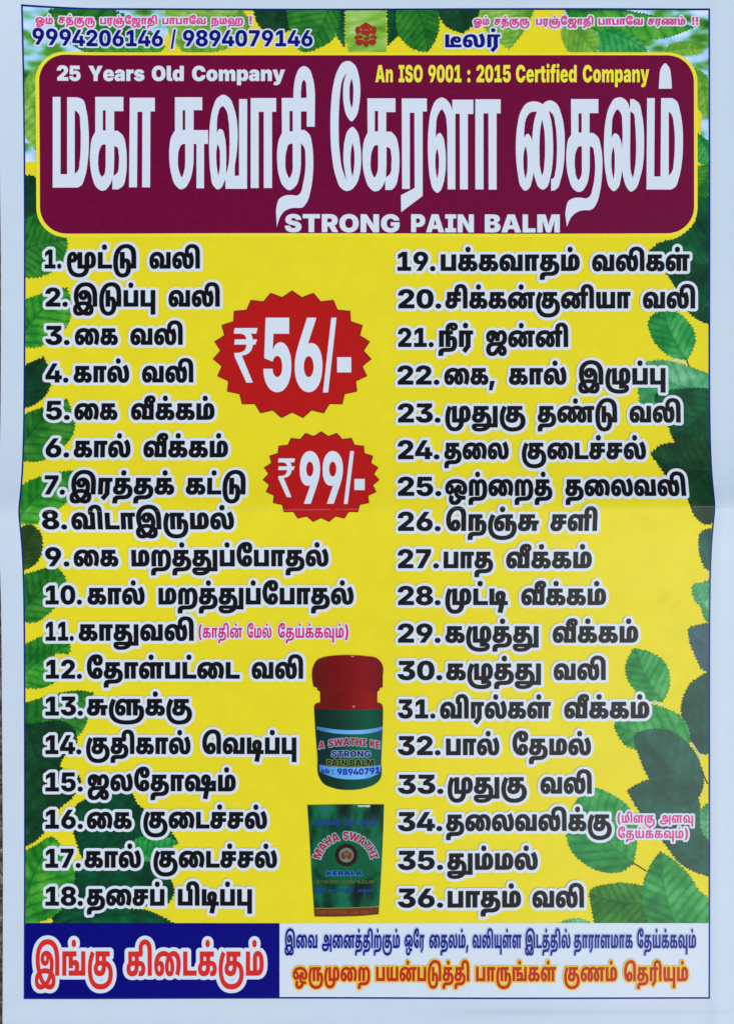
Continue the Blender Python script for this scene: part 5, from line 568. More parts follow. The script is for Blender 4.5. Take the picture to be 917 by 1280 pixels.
  'y': '636|50,-189 43,139 26,-7 32,-8* 47,7* 21,25* -6,17 -5,16 -202,546 206,0 71,-249 15,-56* 17,-114* 13,-68 -36,0 13,68* 27,115* 17,55 78,249 203,0 -225,-596 -17,-44* -56,-72* -91,-42* -69,0 -33,0* -66,10*',
 },
}
PRE = '\u0bc6\u0bc7\u0bc8'
_cache = {}

def glyph(style, key):
    if (style, key) in _cache:
        return _cache[style, key]
    adv, txt = GLYPHS[style][key].split('|', 1)
    cs = []
    for ct in txt.split('|'):
        pts, x, y = [], 0, 0
        for tok in ct.split(' '):
            if not tok:
                continue
            off = tok.endswith('*')
            dx, dy = tok.rstrip('*').split(',')
            x += int(dx)
            y += int(dy)
            pts.append((x, y, not off))
        if not pts:
            continue
        Q = []
        for a, b in zip(pts, pts[1:] + pts[:1]):
            Q.append(a)
            if not a[2] and not b[2]:
                Q.append(((a[0] + b[0]) / 2, (a[1] + b[1]) / 2, True))
        k = next(i for i, q in enumerate(Q) if q[2])
        Q = Q[k:] + Q[:k]
        out, i, m = [], 0, len(Q)
        while i < m:
            a, b = Q[i], Q[(i + 1) % m]
            if b[2]:
                out.append(a[:2])
                i += 1
            else:
                c = Q[(i + 2) % m]
                for j in range(6):
                    s = j / 6
                    out.append(((1-s)**2*a[0] + 2*s*(1-s)*b[0] + s*s*c[0], (1-s)**2*a[1] + 2*s*(1-s)*b[1] + s*s*c[1]))
                i += 2
        cs.append(np.array(out))
    _cache[style, key] = (float(adv), cs)
    return _cache[style, key]

def shape(style, word):
    word = word.replace('\u0bca', '\u0bc6\u0bbe').replace('\u0bcb', '\u0bc7\u0bbe')
    cl = []
    for ch in word:
        if cl and '\u0bbe' <= ch <= '\u0bcd':
            cl[-1] += ch
        else:
            cl.append(ch)
    seq = []
    for c in cl:
        g = c[0]
        seq += [p for p in c[1:] if p in PRE]
        for p in c[1:]:
            if p in PRE:
                continue
            if g + p in GLYPHS[style]:
                g = g + p
            else:
                seq.append(g)
                g = p
        seq.append(g)
    return seq

def word_glyphs(style, word, x0, x1, base, size, top=None, bottom=None, warp=None):
    """outlines of one word set between x0 and x1 on a base line (or in a box top..bottom); list of glyphs"""
    gl, x = [], 0.0
    for k in shape(style, word):
        adv, cs = glyph(style, k)
        gl.append([c + [x, 0] for c in cs])
        x += adv
    A = np.vstack([c for g in gl for c in g])
    lo, hi = A.min(0), A.max(0)
    kx = (x1 - x0) / (hi[0] - lo[0])
    if top is not None:
        ky = (bottom - top) / (hi[1] - lo[1])
        base = bottom + lo[1] * ky
    else:
        ky = size / 1000.0
    out = []
    for g in gl:
        h = []
        for c in g:
            q = np.stack([x0 + (c[:, 0] - lo[0]) * kx, base - c[:, 1] * ky], 1)
            if warp:
                q = warp(q)
            h.append(q)
        if h:
            out.append(h)
    return out

def distance_field(glyphs, pad, step):
    A = np.vstack([c for g in glyphs for c in g])
    lo = A.min(0) - pad
    nx, ny = (np.ceil((A.max(0) + pad - lo) / step)).astype(int) + 1
    F = np.full((ny, nx), 1e3, np.float32)
    for g in glyphs:
        B = np.vstack(g)
        i0 = np.maximum(0, np.floor((B.min(0) - pad - lo) / step).astype(int))
        i1 = np.minimum([nx - 1, ny - 1], np.ceil((B.max(0) + pad - lo) / step).astype(int))
        xs = (lo[0] + np.arange(i0[0], i1[0] + 1) * step).astype(np.float32)
        ys = (lo[1] + np.arange(i0[1], i1[1] + 1) * step).astype(np.float32)
        X, Y = np.meshgrid(xs, ys)
        d2 = np.full(X.shape, 1e6, np.float32)
        wn_ = np.zeros(X.shape, np.int32)
        for c in g:
            for (ax, ay), (bx, by) in zip(c, np.roll(c, -1, 0)):
                dx, dy = bx - ax, by - ay
                L2 = dx * dx + dy * dy
                if L2 < 1e-9:
                    continue
                # only the part of the grid this edge can matter to
                ja = np.searchsorted(xs, min(ax, bx) - pad - step)
                jb = np.searchsorted(xs, max(ax, bx) + pad + step)
                ia = np.searchsorted(ys, min(ay, by) - pad - step)
                ib = np.searchsorted(ys, max(ay, by) + pad + step)
                sx, sy = X[ia:ib, ja:jb] - ax, Y[ia:ib, ja:jb] - ay
                t = np.clip((sx * dx + sy * dy) / L2, 0, 1)
                d2[ia:ib, ja:jb] = np.minimum(d2[ia:ib, ja:jb], (sx - t * dx) ** 2 + (sy - t * dy) ** 2)
                if dy != 0:
                    r0 = np.searchsorted(ys, min(ay, by), side='right')
                    r1 = np.searchsorted(ys, max(ay, by), side='right')
                    if r1 > r0:
                        xc = ax + (ys[r0:r1] - ay) / dy * dx
                        wn_[r0:r1] += np.where(xs[None, :] > xc[:, None], 1 if dy > 0 else -1, 0)
        d = np.sqrt(d2)
        d = np.where(wn_ != 0, -d, d)
        sl = (slice(i0[1], i1[1] + 1), slice(i0[0], i1[0] + 1))
        F[sl] = np.minimum(F[sl], d)
    return F, lo, step

def level(F, lo, step, iso, tol=0.045, min_len=1.2):
    """closed outlines where the field equals iso (marching squares)"""
    f = F - iso
    f = np.where(np.abs(f) < 1e-4, 1e-4, f)
    s = f < 0
    ny, nx = f.shape
    code = s[:-1, :-1] * 1 + s[:-1, 1:] * 2 + s[1:, 1:] * 4 + s[1:, :-1] * 8
    TB = {1: [(3, 0)], 2: [(0, 1)], 3: [(3, 1)], 4: [(1, 2)], 6: [(0, 2)], 7: [(3, 2)], 8: [(2, 3)], 9: [(2, 0)],
          11: [(2, 1)], 12: [(1, 3)], 13: [(1, 0)], 14: [(0, 3)], 5: [(3, 0), (1, 2)], 10: [(0, 1), (2, 3)]}
    nxt, pos = {}, {}
    H = nx * ny
    for i, j in zip(*np.nonzero((code > 0) & (code < 15))):
        i, j = int(i), int(j)
        ids = (i * nx + j, H + i * nx + j + 1, (i + 1) * nx + j, H + i * nx + j)
        for a, b in TB[int(code[i, j])]:
            nxt[ids[a]] = ids[b]
    def point(e):
        if e < H:
            i, j = divmod(e, nx)
            t = f[i, j] / (f[i, j] - f[i, j + 1])
            return (lo[0] + (j + t) * step, lo[1] + i * step)
        i, j = divmod(e - H, nx)
        t = f[i, j] / (f[i, j] - f[i + 1, j])
        return (lo[0] + j * step, lo[1] + (i + t) * step)
    out = []
    while nxt:
        e0, e = next(iter(nxt.items()))
        del nxt[e0]
        loop = [point(e0)]
        while e != e0 and e in nxt:
            loop.append(point(e))
            e = nxt.pop(e)
        P = simplify(np.array(loop), tol)
        if len(P) >= 3 and np.ptp(P, 0).max() > min_len:
            out.append(P)
    return out

def lettering(name, parent, mat, glyphs, layer, halo=None, step=0.36, grow=0.0):
    """the letters as one mesh; halo = (name, material, width, layer) adds the outline behind them"""
    pad = (halo[2] if halo else 0.0) + max(grow, 0) + 1.2
    F, lo, st = distance_field(glyphs, pad, step)
    o = sheet(name, parent, mat, level(F, lo, st, grow), layer, 14.0)
    if halo:
        sheet(halo[0], o, halo[1], level(F, lo, st, grow + halo[2], 0.06), halo[3], 14.0)
    return o

def words(style, items, base, size, warp=None):
    """items: (word, x0, x1) at photo positions on a base line at photo height"""
    out = []
    for w, x0, x1 in items:
        a, _ = flat(x0, base)
        b, yb = flat(x1, base)
        out += word_glyphs(style, w, a, b, yb, size, warp=warp)
    return out

# ------------------------------------------------------------------ the setting
def build_ground():
    t = NT('rough_stone')
    tc = t.n('ShaderNodeTexCoord')
    p = tc.outputs['Object']
    a = t.noise(p, 190, 6, 0.7)
    col = t.ramp(a, [(0.36, (0.03, 0.018, 0.015, 1)), (0.47, (0.10, 0.065, 0.05, 1)), (0.56, (0.26, 0.20, 0.14, 1)), (0.66, (0.50, 0.45, 0.36, 1))])
    b = t.noise(p, 420, 3, 0.6)
    col = t.mix(0.7, col, t.ramp(b, [(0.35, (0.25, 0.2, 0.18, 1)), (0.65, (1, 1, 1, 1))]), 'MULTIPLY')
    t.l(col, t.b.inputs['Base Color'])
    t.b.inputs['Roughness'].default_value = 0.9
    bp = t.n('ShaderNodeBump')
    bp.inputs['Strength'].default_value = 0.8
    bp.inputs['Distance'].default_value = 0.004
    t.l(a, bp.inputs['Height'])
    t.l(bp.outputs[0], t.b.inputs['Normal'])
    bm = bmesh.new()
    bmesh.ops.create_grid(bm, x_segments=40, y_segments=40, size=4.0)
    me = bpy.data.meshes.new('ground')
    bm.to_mesh(me)
    bm.free()
    me.materials.append(t.m)
    o = bpy.data.objects.new('ground', me)
    COL.objects.link(o)
    o['kind'] = 'structure'
    o['label'] = 'dark brown speckled stony ground under the poster'
    # loose grit around the sheet
    rnd = random.Random(4)
    bm = bmesh.new()
    n = 0
    while n < 900:
        u, v = rnd.uniform(-260, 1180), rnd.uniform(-260, 1560)
        if -14 < u < 934 and -34 < v < 1334:
            continue
        r = rnd.uniform(1.5, 6.0) * S
        q = bmesh.ops.create_icosphere(bm, subdivisions=1, radius=r)
        sx, sy, sz = rnd.uniform(.7, 1.3), rnd.uniform(.7, 1.3), rnd.uniform(.45, .8)
        for w in q['verts']:
            j = rnd.uniform(.8, 1.2)
            w.co = Vector((w.co.x * sx * j + (u - CU) * S, w.co.y * sy * j + (CV - v) * S, w.co.z * sz * j + r * sz * 0.5))
        n += 1
    me = bpy.data.meshes.new('grit')
    bm.to_mesh(me)
    bm.free()
    me.materials.append(t.m)
    g = bpy.data.objects.new('grit', me)
    COL.objects.link(g)
    g['kind'] = 'stuff'
    g['label'] = 'loose brown grit scattered on the ground round the poster'
    g['category'] = 'grit'

build_ground()

# ------------------------------------------------------------------ the poster
poster = bpy.data.objects.new('poster', None)
COL.objects.link(poster)
poster.empty_display_size = 0.05
poster['label'] = 'yellow and maroon Tamil pain balm price poster on glossy white paper, creased across the middle'
poster['category'] = 'poster'

M_paper = print_mat('white_paper', (198, 211, 217), 0.02, 0.02)
M_white = print_mat('white_print', (210, 219, 223), 0.015, 0.05)
M_yellow = print_mat('yellow_ink', (229, 212, 34), 0.035, 0.03)
M_maroon = print_mat('maroon_ink', (108, 8, 52), 0.13, 0.16)
M_rim = print_mat('rim_yellow', (236, 220, 50), 0.03)
M_black = print_mat('black_ink', (17, 15, 17), 0.1)
M_navy = print_mat('navy_ink', (14, 18, 116), 0.08)
M_rule = print_mat('rule_blue', (14, 32, 112), 0.15, 0.06)
M_panel = print_mat('panel_blue', (4, 4, 112), 0.12, 0.12)
M_red = print_mat('red_ink', (178, 22, 18), 0.08, 0.10)
M_redline = print_mat('dark_red_line', (66, 16, 26), 0.1)
M_pink = print_mat('magenta_ink', (206, 28, 112), 0.06)
M_pink2 = print_mat('pink_ink', (214, 62, 134), 0.06)
M_footred = print_mat('vermilion_ink', (212, 44, 34), 0.05)
M_orangered = print_mat('brick_red_ink', (186, 44, 26), 0.08)
M_foothalo = print_mat('warm_yellow_ink', (240, 190, 46), 0.06)
M_tagyellow = print_mat('lemon_ink', (238, 226, 60), 0.03)
M_palehalo = print_mat('pale_blue_print', (170, 190, 222), 0.04)

# --- white sheet, a closed slab that follows the relief
def build_paper():
    pl = [(-6, -22), (921, -20), (919.5, 300), (918.6, 640), (917.6, 900), (917, 1304), (4.6, 1306), (4.6, 1100), (3.6, 900), (2.6, 640), (2.2, 320), (0.5, 130)]
    vv, tt = fill([resample(np.array(pl, float), 14)], 12.0)
    a, b, c = vv[tt[:, 0]], vv[tt[:, 1]], vv[tt[:, 2]]
    ar = (b[:, 0] - a[:, 0]) * (c[:, 1] - a[:, 1]) - (b[:, 1] - a[:, 1]) * (c[:, 0] - a[:, 0])
    tt[ar > 0] = tt[ar > 0][:, ::-1]
    n = len(vv)
    top = place(vv[:, 0], vv[:, 1], 0)
    bot = top - [0, 0, 0.45 * S]
    cnt = {}
    for f in tt:
        for i in range(3):
            cnt[(f[i], f[(i + 1) % 3])] = 1
    rim = [(i, j) for (i, j) in cnt if (j, i) not in cnt]
    faces = [tuple(f) for f in tt] + [tuple(n + f[::-1]) for f in tt] + [(j, i, n + i, n + j) for i, j in rim]
    me = bpy.data.meshes.new('paper_sheet')
    me.from_pydata(np.vstack([top, bot]).tolist(), [], [tuple(int(x) for x in f) for f in faces])
    uvl = me.uv_layers.new(name='print')
    idx = np.zeros(len(me.loops), int)
    me.loops.foreach_get('vertex_index', idx)
    uvl.data.foreach_set('uv', (np.vstack([vv, vv])[idx] / 1000.0).astype(np.float32).ravel())
    nt = normals(vv[:, 0], vv[:, 1])
    me.polygons.foreach_set('use_smooth', [True] * len(me.polygons))
    me.normals_split_custom_set_from_vertices(np.vstack([nt, -nt]).tolist())
    me.materials.append(M_paper)
    o = bpy.data.objects.new('paper_sheet', me)
    COL.objects.link(o)
    o.parent = poster

build_paper()

# --- printed field and rule round it
X0, Y0, X1, Y1, YF = 32.6, 13.4, 884.4, 1246.0, 1152.8
sheet('yellow_field', poster, M_yellow, [rect(X0, Y0, X1, YF)], 1)
sheet('border_rule', poster, M_rule, [rect(X0 - 1.8, Y0 - 1.9, X1 + 1.6, Y1 + 1.6), rect(X0 + 0.3, Y0 + 0.6, X1 - 0.6, Y1 - 0.7)], 2)

# --- blurred greenery printed in the corners and along the top
def bokeh_mat(name, seed, stops, scale=0.022):
    t = NT(name)
    p = t.px()
    mp = t.n('ShaderNodeMapping')
    mp.inputs['Location'].default_value = (seed * 37.0, seed * 11.0, seed * 3.0)
    mp.inputs['Rotation'].default_value = (0, 0, 0.7)
    mp.inputs['Scale'].default_value = (1.0, 2.2, 1.0)
    t.l(p, mp.inputs['Vector'])
    f = t.noise(mp.outputs[0], scale, 2, 0.5)
    return finish(t, t.ramp(f, stops), p, wear=False)

BK_SKY = [(0.30, ink(24, 96, 34)), (0.42, ink(84, 150, 44)), (0.48, ink(120, 190, 150)), (0.53, ink(160, 204, 232)), (0.66, ink(214, 228, 240))]
BK_LIME = [(0.30, ink(84, 146, 30)), (0.5, ink(132, 184, 62)), (0.7, ink(178, 206, 124))]
M_bokeh = bokeh_mat('blurred_foliage_print', 2, BK_SKY)
M_lime = bokeh_mat('lime_blur_print', 5, BK_LIME, 0.03)

def blur_patch(pts, layer=2, mat=None):
    P = clip_rect(spline(pts, 5), X0 + 0.3, Y0 + 0.6, X1 - 0.5, YF)
    return sheet('foliage_print', poster, mat or M_bokeh, [P], layer + 0.5)

blur_patch([(26, 8, 1), (196, 8, 1), (214, 30), (205, 52), (190, 74, 1), (92, 76, 1), (52, 110), (50, 202, 1), (26, 204, 1)])
blur_patch([(706, 8, 1), (892, 8, 1), (892, 206, 1), (868, 204, 1), (866, 108), (826, 74, 1), (716, 74, 1), (702, 50)])
blur_patch([(431.5, 8, 1), (482.5, 8, 1), (482.5, 66, 1), (436, 66, 1), (431.5, 50, 1)], 3, M_lime)

# --- printed leaves
def leaf_mat(name, dark, mid, lite, vein, contrast=1.0):
    t = NT(name)
    p = t.px()
    at = t.n('ShaderNodeAttribute', attribute_name='leaf')
    sp = t.n('ShaderNodeSeparateXYZ')
    t.l(at.outputs['Vector'], sp.inputs[0])
    s, q, hw = sp.outputs[0], sp.outputs[1], sp.outputs[2]       # along the midrib, across it, length
    aq = t.math('ABSOLUTE', q)
    wob = t.math('MULTIPLY_ADD', t.noise(p, 0.06, 3), 5.0, -2.5)
    ph = t.math('DIVIDE', t.math('ADD', t.math('SUBTRACT', s, t.math('MULTIPLY', aq, 0.75)), wob), t.math('MULTIPLY', hw, 0.135))
    ph = t.math('FRACT', t.math('ADD', ph, 20.0))
    quilt = t.math('MULTIPLY', t.math('SINE', t.math('MULTIPLY', ph, math.pi)), 1.0)
    rib = t.math('SUBTRACT', 1.0, t.math('MULTIPLY', t.math('MINIMUM', ph, t.math('SUBTRACT', 1.0, ph)), 6.0))
    rib = t.math('MULTIPLY', t.math('MAXIMUM', rib, 0.0), t.math('MULTIPLY', t.noise(p, 0.07, 2), 1.5))
    mid_l = t.math('MAXIMUM', t.math('SUBTRACT', 1.0, t.math('MULTIPLY', aq, 0.45)), 0.0)
    side = t.math('MULTIPLY_ADD', t.math('GREATER_THAN', q, 0.0), 0.16, -0.08)
    f = t.math('ADD', t.math('MULTIPLY_ADD', quilt, 0.14 * contrast, -0.33), t.math('MULTIPLY', t.noise(p, 0.03, 5, 0.66), 1.50))
    f = t.math('ADD', f, side)
    f = t.math('ADD', f, t.math('MULTIPLY_ADD', t.noise(p, 0.35, 3, 0.6), 0.16, -0.08))
    col = t.ramp(f, [(0.25, ink(*dark)), (0.52, ink(*mid)), (0.85, ink(*lite))])
    v = t.math('MAXIMUM', t.math('MULTIPLY', rib, 0.5 * contrast), t.math('MULTIPLY', mid_l, 0.55 * contrast))
    col = t.mix(v, col, ink(*vein))
    return finish(t, col, p)

LM = {
    'bright': leaf_mat('leaf_bright_green', (22, 96, 26), (44, 138, 36), (96, 176, 58), (18, 86, 30)),
    'mid': leaf_mat('leaf_mid_green', (22, 84, 26), (38, 116, 34), (74, 146, 50), (20, 74, 28)),
    'dark': leaf_mat('leaf_dark_green', (14, 46, 26), (20, 64, 34), (34, 88, 44), (12, 44, 26), 0.6),
    'deep': leaf_mat('leaf_deep_green', (12, 52, 30), (10, 74, 42), (22, 104, 52), (10, 52, 34), 0.6),
    'olive': leaf_mat('leaf_olive_green', (32, 54, 20), (44, 72, 28), (64, 94, 38), (30, 54, 22), 0.6),
    'teal': leaf_mat('leaf_teal_green', (26, 70, 56), (34, 88, 70), (48, 106, 84), (26, 72, 60), 0.45),
    'slate': leaf_mat('leaf_slate_green', (50, 84, 86), (62, 98, 100), (78, 116, 116), (50, 82, 86), 0.4),
    'fresh': leaf_mat('leaf_fresh_green', (18, 108, 46), (34, 142, 62), (86, 178, 92), (16, 100, 50)),
    'pale': leaf_mat('leaf_pale_green', (38, 128, 70), (70, 156, 96), (132, 196, 150), (40, 124, 74), 0.7),
    'lime': leaf_mat('leaf_lime_green', (74, 140, 40), (116, 170, 52), (168, 200, 90), (70, 132, 44), 0.8),
}

def leaf(pts, base, tip, kind, layer, teeth=3.0, pitch=4.4):
    """a printed leaf: outline (photo positions), midrib from base to tip, toothed edge"""
    P = np.array([flat(*p[:2]) for p in pts])
    P = spline([tuple(q) + ((1,) if len(p) > 2 else ()) for q, p in zip(P, pts)], 8)
    P = resample(P, 0.9)
    if teeth:
        d = np.roll(P, -1, 0) - np.roll(P, 1, 0)
        d /= np.linalg.norm(d, axis=1)[:, None] + 1e-9
        area = 0.5 * np.sum(P[:, 0] * np.roll(P[:, 1], -1) - np.roll(P[:, 0], -1) * P[:, 1])
        nrm = np.stack([d[:, 1], -d[:, 0]], 1) * (1 if area > 0 else -1)
        s = np.concatenate([[0], np.cumsum(np.linalg.norm(np.diff(P, axis=0), axis=1))])
        rng = np.random.RandomState(int(abs(P[0, 0] * 7 + P[0, 1])) % 9999)
        ends = np.cumsum(rng.uniform(0.6, 1.4, int(s[-1] / pitch * 1.8) + 4) * pitch)      # each tooth its own length and depth
        depth = rng.uniform(0.35, 1.2, len(ends)) * teeth
        k = np.searchsorted(ends, s, side='right')
        start = np.concatenate([[0], ends])[k]
        sw = (s - start) / (ends[k] - start)
        P = P + nrm * ((sw ** 1.3 - 0.45) * depth[k])[:, None]
    P = clip_rect(P, X0 + 0.25, Y0 + 0.55, X1 - 0.45, YF)
    if len(P) < 3:
        return None
    b, t_ = np.array(flat(*base)), np.array(flat(*tip))
    ax = t_ - b
    L = np.linalg.norm(ax)
    ax /= L
    def fn(v):
        r = v - b
        s_, q_ = r @ ax, r @ np.array([-ax[1], ax[0]])
        q_ = q_ + 0.06 * L * np.sin(np.clip(s_ / L, 0, 1) * math.pi)       # the midrib bows a little
        return np.stack([s_, q_, np.full(len(v), L)], 1)
    return sheet('leaf_print', poster, LM[kind], [P], layer, 9.0, {'leaf': fn})

LEAVES = [
    # top band
    ([(60, 12, 1), (110, 6), (160, 20), (190, 44), (150, 64), (110, 66), (80, 48)], (60, 14), (196, 52), 'mid', 4),
    ([(118, 40), (150, 30), (190, 40), (206, 58), (190, 72), (140, 74), (112, 62)], (110, 66), (206, 44), 'bright', 5),
    ([(34, 96), (50, 82), (70, 76), (88, 74, 1), (60, 100), (46, 120), (34, 132)], (30, 130), (86, 76), 'lime', 4),
    ([(30, 108), (44, 108), (50, 140), (46, 188), (30, 168)], (34, 110), (46, 190), 'lime', 3.2),
    ([(206, 10, 1), (300, 10, 1), (313, 30), (300, 52), (262, 66), (232, 66), (214, 46)], (300, 12), (226, 66), 'lime', 4),
    ([(316, 8, 1), (366, 8, 1), (364, 36), (346, 43), (326, 35)], (345, 4), (340, 44), 'dark', 5),
    ([(358, 8, 1), (424, 8, 1), (422, 38), (418, 47), (400, 60), (380, 66, 1), (371, 60), (361, 34)], (412, 6), (379, 66), 'mid', 6),
    ([(414, 8, 1), (431, 8, 1), (431, 60, 1), (420, 44)], (426, 8), (431, 60), 'deep', 5),
    ([(483, 8, 1), (500, 8, 1), (500, 42), (490, 52), (484, 58, 1)], (492, 8), (484, 58), 'deep', 5),
    ([(496, 8, 1), (544, 8, 1), (549, 26), (546, 46), (534, 66, 1), (514, 60), (498, 44)], (516, 4), (534, 66), 'mid', 6),
    ([(544, 8, 1), (600, 8, 1), (594, 28), (578, 42, 1), (556, 32)], (572, 4), (579, 42), 'dark', 5),
    ([(596, 10, 1), (668, 10, 1), (654, 40), (636, 62, 1), (622, 52), (606, 36)], (660, 8), (636, 62), 'lime', 4),
    ([(706, 12), (760, 10), (800, 16), (850, 28), (868, 34, 1), (830, 48), (780, 48), (740, 38), (714, 26)], (706, 16), (868, 34), 'bright', 4),
    ([(744, 46), (764, 36), (790, 44), (806, 58), (808, 66), (780, 70), (750, 68)], (748, 36), (810, 66), 'fresh', 5),
    ([(702, 36), (730, 30), (748, 50), (742, 70), (716, 70)], (706, 30), (744, 68), 'lime', 6),
    ([(828, 62), (850, 52), (868, 56), (878, 64), (852, 70)], (826, 66), (880, 62), 'lime', 4),
    ([(866, 84), (880, 92), (890, 110), (890, 150), (872, 136), (866, 110)], (866, 82), (884, 150), 'lime', 4),
    ([(868, 166), (880, 172), (892, 188), (892, 206), (870, 202)], (868, 164), (890, 206), 'fresh', 3.2),
    # left edge
    ([(24, 222), (40, 219), (48, 224), (50, 262), (42, 272), (24, 282)], (24, 250), (52, 240), 'dark', 3),
    ([(22, 276), (36, 272), (54, 262), (66, 282), (76, 294), (84, 299), (84, 312), (78, 328), (62, 342), (48, 347), (22, 344)], (20, 318), (84, 300), 'mid', 4),
    ([(22, 380), (46, 369), (64, 364), (84, 359, 1), (90, 384), (88, 400), (78, 416), (62, 427), (50, 434), (22, 430)], (22, 428), (86, 360), 'bright', 3),
    ([(24, 462), (40, 452), (55, 446, 1), (62, 462), (64, 480), (58, 494), (48, 503), (24, 512)], (24, 500), (56, 447), 'dark', 4),
    ([(22, 524), (44, 512), (66, 506), (84, 498, 1), (92, 520), (94, 536), (86, 552), (70, 566), (56, 575), (22, 573)], (22, 566), (86, 499), 'mid', 3),
    ([(20, 612), (44, 598), (66, 591), (94, 588, 1), (95, 608), (88, 624), (74, 636), (58, 650), (40, 656), (20, 652)], (22, 650), (94, 589), 'bright', 3),
    ([(22, 662), (40, 656), (50, 664), (54, 682), (49, 700), (36, 711), (22, 712)], (28, 712), (46, 657), 'olive', 5),
    ([(22, 722), (44, 714), (72, 710), (82, 722), (82, 738), (74, 754), (58, 770), (46, 778), (22, 774)], (24, 772), (82, 716), 'mid', 3),
    ([(22, 812), (42, 800), (58, 794), (74, 797), (88, 806), (88, 816), (70, 818), (60, 834), (76, 846), (60, 858), (42, 861), (22, 856)], (22, 850), (88, 806), 'bright', 4),
    ([(22, 884), (46, 874), (72, 867), (98, 863), (118, 866, 1), (112, 886), (108, 906), (96, 922), (70, 930), (22, 930)], (22, 925), (118, 866), 'mid', 3),
    ([(22, 908), (50, 903), (78, 901), (94, 912), (96, 930), (82, 944), (76, 957), (98, 968), (102, 978), (92, 996), (74, 1012), (58, 1038), (44, 1052), (22, 1062)], (30, 906), (60, 1050), 'dark', 4),
    ([(94, 1008), (112, 996), (134, 990), (166, 992), (172, 1004), (184, 1014), (204, 1028), (224, 1054, 1), (206, 1064), (180, 1078), (140, 1086), (104, 1074), (97, 1058)], (96, 1070), (224, 1054), 'deep', 3),
    ([(168, 1050), (190, 1044), (210, 1046), (224, 1054, 1), (206, 1064), (190, 1076), (170, 1074)], (168, 1076), (224, 1054), 'fresh', 5),
    ([(88, 1092), (126, 1080), (160, 1074), (196, 1080), (212, 1096), (218, 1116), (212, 1128), (170, 1134), (146, 1142), (110, 1160), (70, 1160)], (70, 1150), (216, 1118), 'deep', 4),
    ([(62, 1158, 1), (100, 1146), (146, 1138), (176, 1136), (200, 1144), (220, 1156, 1)], (62, 1158), (214, 1150), 'deep', 6),
    ([(22, 1070), (46, 1056), (66, 1046), (78, 1058), (90, 1076), (94, 1096), (90, 1116), (78, 1136), (60, 1149), (22, 1154)], (28, 1150), (68, 1047), 'bright', 7),
    # right edge
    ([(809, 315, 1), (822, 304), (846, 297), (866, 280), (872, 236), (894, 208), (894, 408), (862, 393), (850, 372), (834, 345), (816, 326)], (892, 330), (810, 315), 'deep', 3),
    ([(864, 210), (880, 206), (894, 204), (894, 244), (872, 244)], (890, 206), (868, 240), 'mid', 4),
    ([(810, 400), (818, 391, 1), (845, 390), (860, 402), (869, 422), (866, 436), (858, 450, 1), (840, 447), (824, 436), (813, 420)], (858, 450), (828, 386), 'fresh', 4),
    ([(792, 458), (808, 452), (830, 450), (855, 456), (872, 462), (894, 474), (894, 494), (850, 496), (830, 504), (800, 507), (797, 488)], (894, 488), (792, 458), 'pale', 3),
    ([(818, 492), (850, 486), (894, 488), (894, 566), (862, 560), (843, 552), (834, 532)], (892, 500), (836, 548), 'deep', 5),
    ([(812, 567, 1), (824, 557), (845, 552), (866, 546), (894, 544), (894, 652), (884, 656), (868, 646), (861, 630), (852, 612), (834, 598), (824, 584)], (892, 590), (812, 567), 'dark', 6),
    ([(875, 665), (894, 660), (894, 716), (882, 712), (875, 698), (872, 682)], (880, 664), (886, 714), 'teal', 3),
    ([(866, 730), (876, 728), (894, 724), (894, 784), (880, 774), (874, 758), (867, 750)], (892, 770), (866, 730), 'pale', 4),
    ([(859, 785, 1), (872, 781), (894, 778), (894, 842), (878, 838), (868, 820), (861, 802)], (892, 812), (860, 786), 'slate', 5),
    ([(894, 834), (876, 844), (864, 852), (854, 868), (850, 890), (857, 914), (866, 932), (876, 943), (894, 938)], (878, 944), (890, 838), 'teal', 3),
    ([(791, 810, 1), (812, 815), (828, 825), (837, 845), (835, 862), (828, 877, 1), (812, 877), (795, 865), (784, 850), (781, 833), (786, 820)], (828, 877), (794, 812), 'fresh', 6),
    ([(767, 905), (786, 893), (810, 880), (830, 885), (850, 895), (862, 922), (858, 938), (830, 915), (800, 918), (795, 936), (780, 931), (772, 920)], (864, 930), (768, 905), 'fresh', 4),
    ([(793, 918), (815, 911), (840, 915), (860, 930), (874, 952), (877, 988), (870, 1000), (850, 1008), (812, 976), (800, 950)], (876, 990), (800, 914), 'teal', 7),
    ([(783, 988, 1), (800, 978), (815, 973), (845, 972), (864, 982), (873, 1000), (882, 1040), (894, 1050), (894, 1096), (870, 1091), (850, 1080), (830, 1055), (802, 1020), (791, 1003)], (890, 1090), (784, 988), 'teal', 5),
    ([(876, 1012), (894, 998), (894, 1058), (879, 1044)], (884, 1056), (886, 1000), 'pale', 6),
    ([(744, 984, 1), (765, 993), (785, 1008), (793, 1022), (795, 1060), (791, 1080, 1), (775, 1090), (752, 1090), (730, 1080), (713, 1063), (707, 1045), (718, 1004), (728, 990)], (792, 1080), (722, 1000), 'fresh', 3),
    ([(736, 1114), (760, 1105), (785, 1104), (808, 1110), (820, 1162, 1), (744, 1162, 1), (738, 1132)], (816, 1128), (738, 1118), 'mid', 4),
    ([(825, 1064, 1), (845, 1078), (862, 1095), (875, 1115), (894, 1128), (894, 1162, 1), (812, 1162, 1), (802, 1130), (803, 1106), (812, 1082)], (846, 1160), (826, 1066), 'fresh', 6),
    ([(694, 1156, 1), (712, 1149), (728, 1149), (742, 1156, 1)], (742, 1156), (696, 1154), 'pale', 7),
]
for a in LEAVES:
    leaf(*a)

